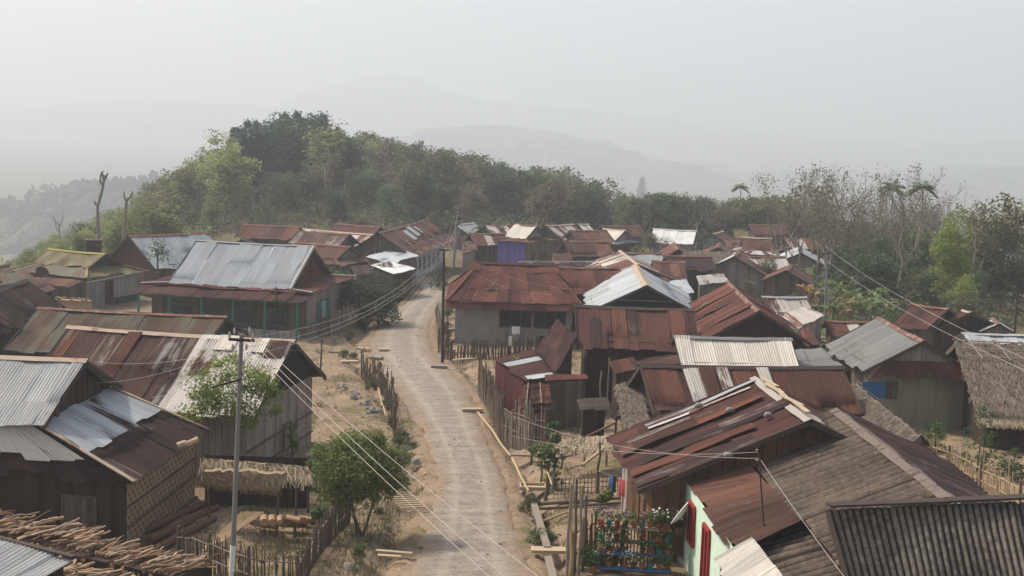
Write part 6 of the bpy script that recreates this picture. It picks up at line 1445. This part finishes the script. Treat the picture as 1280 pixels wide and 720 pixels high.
fence('stick_fence', 'dark board fence beside the flower rack', [(712, 712), (728, 703), (742, 692)], 1.2, m_brown_board, .13, seed=10, flat=True)
fence('bamboo_fence', 'rickety bamboo fence at the right edge below the thatch', [(1140, 575), (1185, 592), (1225, 612), (1275, 640)], 1.0, m_bamboo, .16, seed=11, lean=.12, rag=.5)
# lattice fence
P0, P1 = gp(692, 622), gp(776, 617); root = empty('lattice_fence', P0, 'low dark bamboo lattice fence between the yard and the street', 'fence'); mb = MB()
for k in range(19): q = P0 + (P1 - P0) * k / 18; mb.tube([q - [0, 0, .1], q + [0, 0, .68]], .014, 4)
for z in (.12, .3, .48, .64): mb.tube([P0 + [0, -.02, z], P1 + [0, -.02, z]], .016, 4)
mb.build('lattice', m_stick, root)
for (px, py, h, m, lb) in ((677, 608, 1.0, m_bamboo_grey, 'pale grey post left of the lattice fence'), (690, 617, 1.35, m_concrete, 'white footed post at the end of the lattice fence'), (746, 617, 1.9, m_stick, 'thin dark post in the middle of the lattice fence'), (664, 578, 1.9, m_stick, 'thin post before the grey palings'),
                           (712, 722, 3.0, m_bamboo, 'tall yellow bamboo pole at the corner of the flower yard'), (717, 716, 2.75, m_stick, 'dark pole tied beside the tall yellow bamboo'), (723, 718, 2.6, m_bamboo_grey, 'grey leaning pole right of the tall yellow bamboo'), (728, 712, 2.2, m_stick, 'shorter dark pole behind the tall yellow bamboo'),
                           (706, 745, 3.1, m_bamboo_grey, 'slim pale pole at the bottom edge by the pink cloth'), (727, 508, 2.9, m_bamboo_grey, 'slim pole standing free before the maroon wall'), (748, 530, 2.4, m_bamboo_grey, 'second slim pole before the maroon wall'), (757, 520, 2.7, m_bamboo_grey, 'third slim pole, right one before the maroon wall'), (400, 420, 1.7, m_stick, 'thin post left of the ivy mound'), (400, 470, 1.9, m_stick, 'thin post by the stone slabs left of the road')):
    q = gp(px, py); pole_thing('post', lb, q - [0, 0, .15], q + [random.uniform(-.08, .08), 0, h], .05 if h < 2 else .045, m, 'post')
for (a, b, ha, hb, r0, m, lb) in (((598, 516), (638, 570), .35, .3, .05, m_bamboo, 'upper bamboo gutter along the right road edge'), ((640, 573), (661, 614), .3, .3, .05, m_bamboo, 'lower bamboo gutter along the right road edge'), ((690, 606), (672, 560), .9, 1.2, .03, m_bamboo, 'leaning thin bamboo by the garden tree'),
                            ((668, 630), (776, 622), .12, .12, .07, m_bamboo_grey, 'long grey bamboo lying below the lattice fence'), ((668, 636), (776, 628), .1, .1, .05, m_stick, 'dark long pole lying below the grey bamboo'), ((676, 652), (714, 640), .08, .1, .04, m_bamboo, 'short bamboo stick lying in the dirt by the wooden gutter'), ((696, 573), (724, 566), .4, .4, .05, m_bamboo_grey, 'horizontal beam in the shade under the rust hut'),
                            ((728, 582), (763, 552), .8, 1.1, .06, m_bamboo, 'thick yellow bamboo propped on the thatch strip'), ((704, 560), (770, 528), 1.0, 1.6, .05, m_cap, 'reddish pole slanting over the thatch strip'), ((473, 485), (482, 520), .9, .2, .035, m_board_pale, 'pale stick leaning in the crooked fence'), ((613, 436), (622, 476), 2.3, .9, .035, m_bamboo_grey, 'pale pole leaning on the red lean-to'), ((671, 436), (679, 478), 2.6, 1.2, .04, m_pole_rust, 'dark pole propped on the red lean-to roof'),
                            ((700, 450), (716, 480), .0, .6, .04, m_bamboo, 'stick in the shade of the maroon house'), ((776, 545), (783, 520), .2, 1.6, .05, m_bamboo, 'bamboo prop of the ragged thatch')):
    pole_thing('bamboo_pole', lb, gp(*a, ha), gp(*b, hb), r0, m, 'pole')
# planks, gutter and foot bridges
def plank(label, a, b, h, wd, th=.05, mat=None, cat='plank', group=None):
    A, B = gp(*a, h), gp(*b, h); mb = MB(); mb.beam(A, B, wd, th); o = mb.build('plank', mat or m_board_pale, None, A); return tag(o, label, cat, group)
plank('grey wooden gutter board, upper piece by the dirt path', (667, 628), (684, 684), .22, .22, mat=m_bamboo_grey); plank('grey wooden gutter board, lower piece at the bottom edge', (685, 696), (693, 728), .2, .22, mat=m_bamboo_grey)
plank('thick plank bridging the drain to the flower yard', (664, 687), (712, 688), .16, .42, .09); plank('weathered plank bridging the drain before the grey palings', (636, 568), (664, 569), .2, .3, .06, m_bamboo_grey)
plank('pale plank lying on the grass before the woven wall house', (567, 450), (596, 448), .1, .25, .08)
for k in range(2): plank(('upper' if k == 0 else 'lower') + ' loose board across the left drain near the bottom', (470 + k * 2, 688 + k * 6), (515 - k * 14, 692 + k * 4), .12 + .02 * k, .16, .05)
c = gp(666, 614); root = empty('pallet', c, 'framed wooden tray lying over the right drain', 'pallet'); mb = MB(); yw = .05
mb.box(c + [0, 0, .12], (.92, .62, .04), yaw=yw); mb.build('base_board', m_board_pale, root)
for dx, dy, sx, sy in ((0, .3, .92, .05), (0, -.3, .92, .05), (-.44, 0, .05, .56), (.44, 0, .05, .56)): mb = MB(); mb.box(c + [dx, dy, .18], (sx, sy, .1), yaw=yw); mb.build('frame_board', m_board_pale, root)
p = gp(508, 622); root = empty('slat_bridge', p, 'small bridge of pale slats over the left drain beside the bushy tree', 'bridge')
for k in range(8): q = gp(495 + k * 3.0, 616 + k * 2.6, .1); mb = MB(); mb.beam(q + [-.42, -.12, 0], q + [.42, .12, .0], .07, .04); mb.build('slat', m_board_pale, root)
stone_n = 0
SL_ = [(455, 436, 'left'), (470, 447, 'left'), (480, 437, 'left'), (418, 440, 'left'), (437, 452, 'left'), (473, 393, 'left'), (560, 437, 'right'), (568, 412, 'right'), (562, 424, 'right'), (549, 458, 'right'), (590, 512, 'right')]
for k, (px, py, sd2) in enumerate(SL_):
    p = gp(px, py, .08); mb = MB(); r = np.random.default_rng(k); mb.box(p, (r.uniform(.5, .95), r.uniform(.3, .5), .12), yaw=r.uniform(-.3, .3)); o = mb.build('stone_slab', m_stone if k % 2 else m_board_pale, None, p); tag(o, f'flat slab laid across the {sd2} drain up the street', 'slab', f'slabs across the {sd2} drain')
sm = []
for k in range(5):
    r = np.random.default_rng(60 + k); mb = MB(); n = 9; V = [(.02, 0, .095)] + [(math.cos(a) * rr_ * r.uniform(.65, 1.2), math.sin(a) * rr_ * .9 * r.uniform(.65, 1.2), z * r.uniform(.6, 1.3)) for z, rr_ in ((.065, .085), (-.03, .14)) for a in np.linspace(0, 6.283, n, endpoint=False)]
    mb.add(V, [(0, 1 + i, 1 + (i + 1) % n) for i in range(n)] + [(1 + i, 1 + n + i, 1 + n + (i + 1) % n, 1 + (i + 1) % n) for i in range(n)]); sm.append(mb.build('stone', m_stone))
r = np.random.default_rng(5); first = [True] * 5
def stone(p, s, label, group):
    k = r.integers(0, 5); o = sm[k]
    if first[k]: first[k] = False
    else: o = sm[k].copy(); COL.objects.link(o)
    o.location = Vector(p); o.scale = (s, s * r.uniform(.8, 1.2), s * .9); o.rotation_euler = (0, 0, r.uniform(0, 6)); tag(o, label, 'stone', group)
for k in range(46):
    t = r.uniform(0, 1); px, py = np.interp(t, [0, .5, 1], [415, 445, 474]), np.interp(t, [0, .5, 1], [474, 496, 520]); p = gp(px + r.normal(0, 3), py + r.normal(0, 2.5), r.choice([.05, .05, .2])); stone(p, r.uniform(.6, 1.5), 'rough grey stone in the low wall round the dirt yard', 'stones of the low yard wall')
for k in range(60):
    i = r.integers(8, len(RC) - 30); side = r.choice([-1, 1]); e = (EL if side < 0 else ER)[i]; d = (EL[i] - ER[i]) / np.linalg.norm(EL[i] - ER[i]) * (1 if side < 0 else -1); q = e + d * r.uniform(.45, 1.15); stone((q[0], q[1], gz(*q) + .02), r.uniform(.35, 1.2), 'loose stone lying in the drain along the road', 'stones along the drains')
for (px, py, s, lb) in ((505, 560, 2.4, 'big pale boulder at the left road edge above the bushy tree'), (517, 578, 2.0, 'second pale boulder, nearer the road'), (437, 708, 1.7, 'pale stone among the weeds in the lower garden')): stone(gp(px, py, .02), s, lb, None)
# dirt ramp tarpaulin patch by the ivy: a tan earth mound
# ------------------------------------------------------------------ flower yard
c = gp(790, 712); ux = np.array([1, -.05, 0]); root = empty('flower_rack', c, 'three tiered wooden rack full of potted flowers in the yard', 'rack')
W_ = 2.15
tiers = [(1.22, .05, m_board_pale), (.86, -.12, m_stick), (.55, -.28, m_blue_paint), (.16, -.42, m_blue_paint)]
for z, dy, m in tiers: mb = MB(); mb.box(c + [0, dy, z], (W_, .24, .045), yaw=-.05); mb.build('shelf', m, root)
for k in range(22): x = -W_ / 2 + W_ * (k + .5) / 22; mb = MB(); mb.box(c + ux * x + [0, .22, .62], (.035, .03, 1.1)); mb.build('slat', [m_board_pale, m_brown_board, m_red_paint][k % 3 if k % 5 else 2], root)
for x in (-W_ / 2, -.3, .45, W_ / 2): mb = MB(); mb.tube([c + ux * x + [0, .12, -.1], c + ux * x + [0, .12, 1.3]], .035, 6); mb.build('post', m_brown_board, root)
petal = {k: leafmat(k + '_petals', tuple(c_ * .8 for c_ in v), v, v, .2) for k, v in dict(white=(.66, .64, .58), pink=(.50, .22, .32), purple=(.12, .05, .12), red=(.26, .03, .03), peach=(.60, .36, .28), mauve=(.34, .20, .32)).items()}
def pot(p, label, potm, flower, leafy=1.0, hgt=.3, s=1.0, nfl=26):
    root = empty('flower_pot', p, label, 'flower pot', 'flower pots on the wooden rack'); mb = MB(); p = np.asarray(p, float); mb.tube([p, p + [0, 0, .13 * s], p + [0, 0, .16 * s]], [.06 * s, .085 * s, .095 * s], 10); mb.build('pot', potm, root); r = np.random.default_rng(int(abs(p[0] * 997 + p[2] * 31)) % 99999)
    P = r.normal(0, 1, (int(90 * leafy), 3)) * np.array([.09, .08, .09]) * s + np.array([0, 0, .16 * s + hgt * .45]); link('plant', raw_mesh('plant', leaf_quads(P, .09 * s, r), 4, LEAF['shrub']), root, p)
    if flower:
        P = r.normal(0, 1, (nfl, 3)) * np.array([.07, .06, .05]) * s + np.array([0, 0, .16 * s + hgt * .85]); link('blossom', raw_mesh('blossom', leaf_quads(P, .075 * s, r, aspect=.9), 4, petal[flower]), root, p)
ft = ['purple', 'mauve', None, 'mauve', None, 'pink', None, 'white', None, 'white']
names = {'purple': 'deep purple', 'mauve': 'mauve', 'white': 'white', 'pink': 'pink', 'red': 'red', 'peach': 'peach'}
tierw = ['top', 'second', 'third', 'lowest']; ordw = ['first', 'second', 'third', 'fourth', 'fifth', 'sixth', 'seventh', 'eighth', 'ninth', 'tenth']
r = np.random.default_rng(77)
for ti, (z, dy, m) in enumerate(tiers):
    for k in range(9):
        if (k * 7 + ti * 5) % 9 in (2, 6) and ti: continue
        x = -W_ / 2 + W_ * (k + .5) / 9; fl = (ft[k] if ti == 0 else ['red', None, 'red', None, None, 'red', None, 'red', None][k] if ti == 1 else [None, 'white', None, None, 'red', None, None, 'red', None][k] if ti == 2 else [None, 'peach', None, 'white', None, None, 'pink', None, None][k])
        pm = [m_terracotta, m_teal, m_terracotta, m_brown_board][(k + ti) % 4]; pc = 'teal' if pm is m_teal else 'clay' if pm is m_terracotta else 'brown'
        pot(c + ux * x + [0, dy - .02, z + .023], f'{pc} pot with {names[fl] + " flowers" if fl else "green leaves"} on the {tierw[ti]} shelf, {ordw[k]} from the left', pm, fl, 1.0 if ti == 0 else 1.1, .42 if (ti, k) == (0, 0) else .3, 1.25 if (ti, k) in ((0, 0), (0, 7), (0, 9)) else 1.0)
for k, (px, py, fl, lb) in enumerate(((742, 716, None, 'large leafy pot on the ground left of the rack'), (752, 712, 'white', 'white flowered pot on the ground before the rack'), (768, 708, 'peach', 'peach flowered pot on the ground before the rack'), (733, 706, None, 'spiky leafed pot beside the board fence'), (848, 668, 'white', 'white flowers on the stand beside the dish'))):
    q = gp(px, py, 0 if k < 4 else .9); pot(q, lb, m_terracotta, fl, 2.2, .35, 1.5)
mb = MB()
# boards and post round the yard entrance
c = gp(850, 690); root = empty('yard_gate', c, 'brown board gate beside the flower rack under the dish', 'gate'); mb = MB(); mb.box(c + [0, .1, .65], (.95, .05, 1.3), yaw=-.05); mb.build('board_panel', m_brown_board, root)
for x in (-.5, .5): mb = MB(); mb.tube([c + [x, 0, -.1], c + [x, 0, 1.45]], .05, 6); mb.build('post', m_stick, root)
c = gp(866, 705); tag((lambda mb: (mb.box(c + [0, 0, .08], (.75, 1.9, .2), yaw=.30), mb.build('door_step', m_concrete, None, c))[1])(MB()), 'pale concrete step along the foot of the mint wall', 'step')
c = gp(839, 690); root = empty('water_barrel', c, 'dark water barrel with pale lid at the right end of the flower rack', 'barrel'); mb = MB(); mb.tube([c, c + [0, 0, .35], c + [0, 0, .72]], [.2, .23, .2], 14); mb.build('barrel', m_cloth['black'], root); mb = MB(); mb.tube([c + [0, 0, .725], c + [0, 0, .77]], .23, 14); mb.build('lid', m_ceramic, root)
# open porch of the great rust roof: corrugated side wall and sheet
pA, pB = gp(778, 640), gp(800, 668); mb = MB()
A_ = np.array([pA[0], pA[1], gz(pA[0], pA[1]) - .1]); B_ = np.array([pB[0], pB[1], gz(pB[0], pB[1]) - .1]); slope(mb, A_ + [0, 0, 1.75], B_ + [0, 0, 1.75], B_, A_, pitch=.16, amp=.03, seed=4)
tag(mb.build('side_screen', m_zinc_rusty, None, A_), 'upright wavy zinc sheet screening the side of the great rust roof house', 'screen')
def cloth(label, p, w_, h_, mat, ax=(1, 0, 0), seed=0):
    r = np.random.default_rng(seed); ax = np.asarray(ax, float); ax /= np.linalg.norm(ax); nrm = np.cross(ax, [0, 0, 1]); n, m = 8, 8; V = []; UV = []
    for lay in (0, .012):
        for j in range(m + 1):
            for i in range(n + 1):
                u, v = i / n, j / m; V.append(np.asarray(p) + ax * w_ * (u - .5) * (1 - .12 * v) - np.array([0, 0, h_ * v * (1 + .08 * math.sin(7 * u + seed))]) + nrm * (lay + .04 * v * math.sin(11 * u + seed)))
    h = (n + 1) * (m + 1); Fs = [(l * h + j * (n + 1) + i, l * h + j * (n + 1) + i + 1, l * h + (j + 1) * (n + 1) + i + 1, l * h + (j + 1) * (n + 1) + i) for l in (0, 1) for j in range(m) for i in range(n)]
    mb = MB(); mb.add(V, Fs, None, 0, True); tag(mb.build('hanging_cloth', mat, None, p), label, 'laundry', 'laundry on the lines')
la, lb = at(746, 588, 1.55), at(806, 604, 1.75); wire(la, lb, .04, .008, 'clothes line strung from the thin post to the great rust roof', 'clothes lines')
dl = (lb - la); f = lambda t: la + dl * t - [0, 0, .03 + .16 * t * (1 - t)]
cloth('red trousers hanging on the line at the great rust roof', f(.55), .32, .55, m_cloth['red'], dl, 1); cloth('blue cloth hanging right of the red trousers', f(.86), .25, .4, m_cloth['blue'], dl, 2); cloth('black cloth hanging at the end of the clothes line', f(.99), .28, .5, m_cloth['black'], dl, 3)
cloth('pink cloth hanging on the pole at the bottom edge', gp(722, 735, .95), .25, .7, m_cloth['pink'], (1, .3, 0), 4); cloth('white sheet leaning under the great rust roof eave', at(843, 624, 1.6), .42, .55, m_cloth['white'], (.8, -.6, 0), 5)
p = at(645, 408, .9); cloth('white shirts hanging before the woven wall house', p, .5, .45, m_cloth['white'], (1, 0, 0), 6); cloth('black garment hanging on the dark paling fence', at(682, 420, .75), .7, .6, m_cloth['black'], (1, .1, 0), 7); cloth('pale towel on the dark paling fence', at(638, 420, .7), .2, .55, m_cloth['white'], (1, 0, 0), 8); cloth('white garment at the right end of the dark paling fence', at(694, 416, .9), .3, .5, m_cloth['white'], (1, .2, 0), 9)
cloth('green net curtain hung on the fence by the grey plank wall', gp(388, 575, 1.15), .55, 1.15, m_cloth['green'], (1, .4, 0), 10)
# rust hut and crooked awning beside the red lean-to
A, B, C, D = at(681, 468, 1.9), at(733, 467, 1.95), at(736, 473, 1.8), at(681, 476, 1.75)
shed('rust_top_hut', 'small wooden hut with flat rust sheet roof in front of the maroon house', A, B, C, D, m_rust_red, m_plank, cat='hut', hin=.12)
A, B, C, D = at(654, 481, 1.75), at(686, 480, 1.7), at(689, 503, 1.2), at(646, 510, 1.2)
aw = shed('crooked_awning', 'crooked rust awning held down by bamboo battens', A, B, C, D, m_rust, cat='awning', posts=True)
for t in (.2, .65): mb = MB(); P_ = np.asarray(A) * (1 - t) + np.asarray(B) * t; R_ = np.asarray(D) * (1 - t) + np.asarray(C) * t; mb.tube([P_ + [0, 0, .07], R_ + [.1, 0, .06]], .028, 5); mb.build('batten', m_bamboo_grey, aw)
for t in (.25, .75): mb = MB(); mb.tube([np.asarray(A) * (1 - t) + np.asarray(D) * t + [0, 0, .09], np.asarray(B) * (1 - t) + np.asarray(C) * t + [0, 0, .09]], .022, 5); mb.build('batten', m_stick, aw)
# wood stack on the mossy roof yard and lumber behind
c = at(93, 374, 1.2); root = empty('small_wood_stack', c, 'small stack of pale split wood behind the mossy rust roof', 'firewood'); mb = MB(); r = np.random.default_rng(12)
mb.box(c + [0, 0, -.6], (1.9, .5, 1.1))
for k in range(34): q = c + np.array([r.uniform(-.95, .95), -.05, r.uniform(-.1, .1) + .02]); mb.tube([q, q + [r.normal(.1, .05), -.6, r.normal(.06, .04)]], r.uniform(.03, .06), 6)
mb.build('stacked_wood', m_log2, root)
# stones and scraps on roofs
for k, (px, py, z) in enumerate(((287, 367, 1.6), (705, 440, 2.2), (1004, 470, 2.6))): pass
c = gp(240, 566); 
pole_thing('driftwood', 'pale driftwood chunk resting on the eave of the bamboo walled house', at(222, 558, 2.35), at(248, 549, 2.55), .12, m_log2, 'wood')
# ------------------------------------------------------------------ leave no unused prototype behind
for kind, ps in PROTO.items():
    for p in ps:
        if id(p) not in used:
            for ch in list(p.children): bpy.data.objects.remove(ch)
            bpy.data.objects.remove(p)
for k, o in enumerate(sm):
    if first[k]: bpy.data.objects.remove(o)
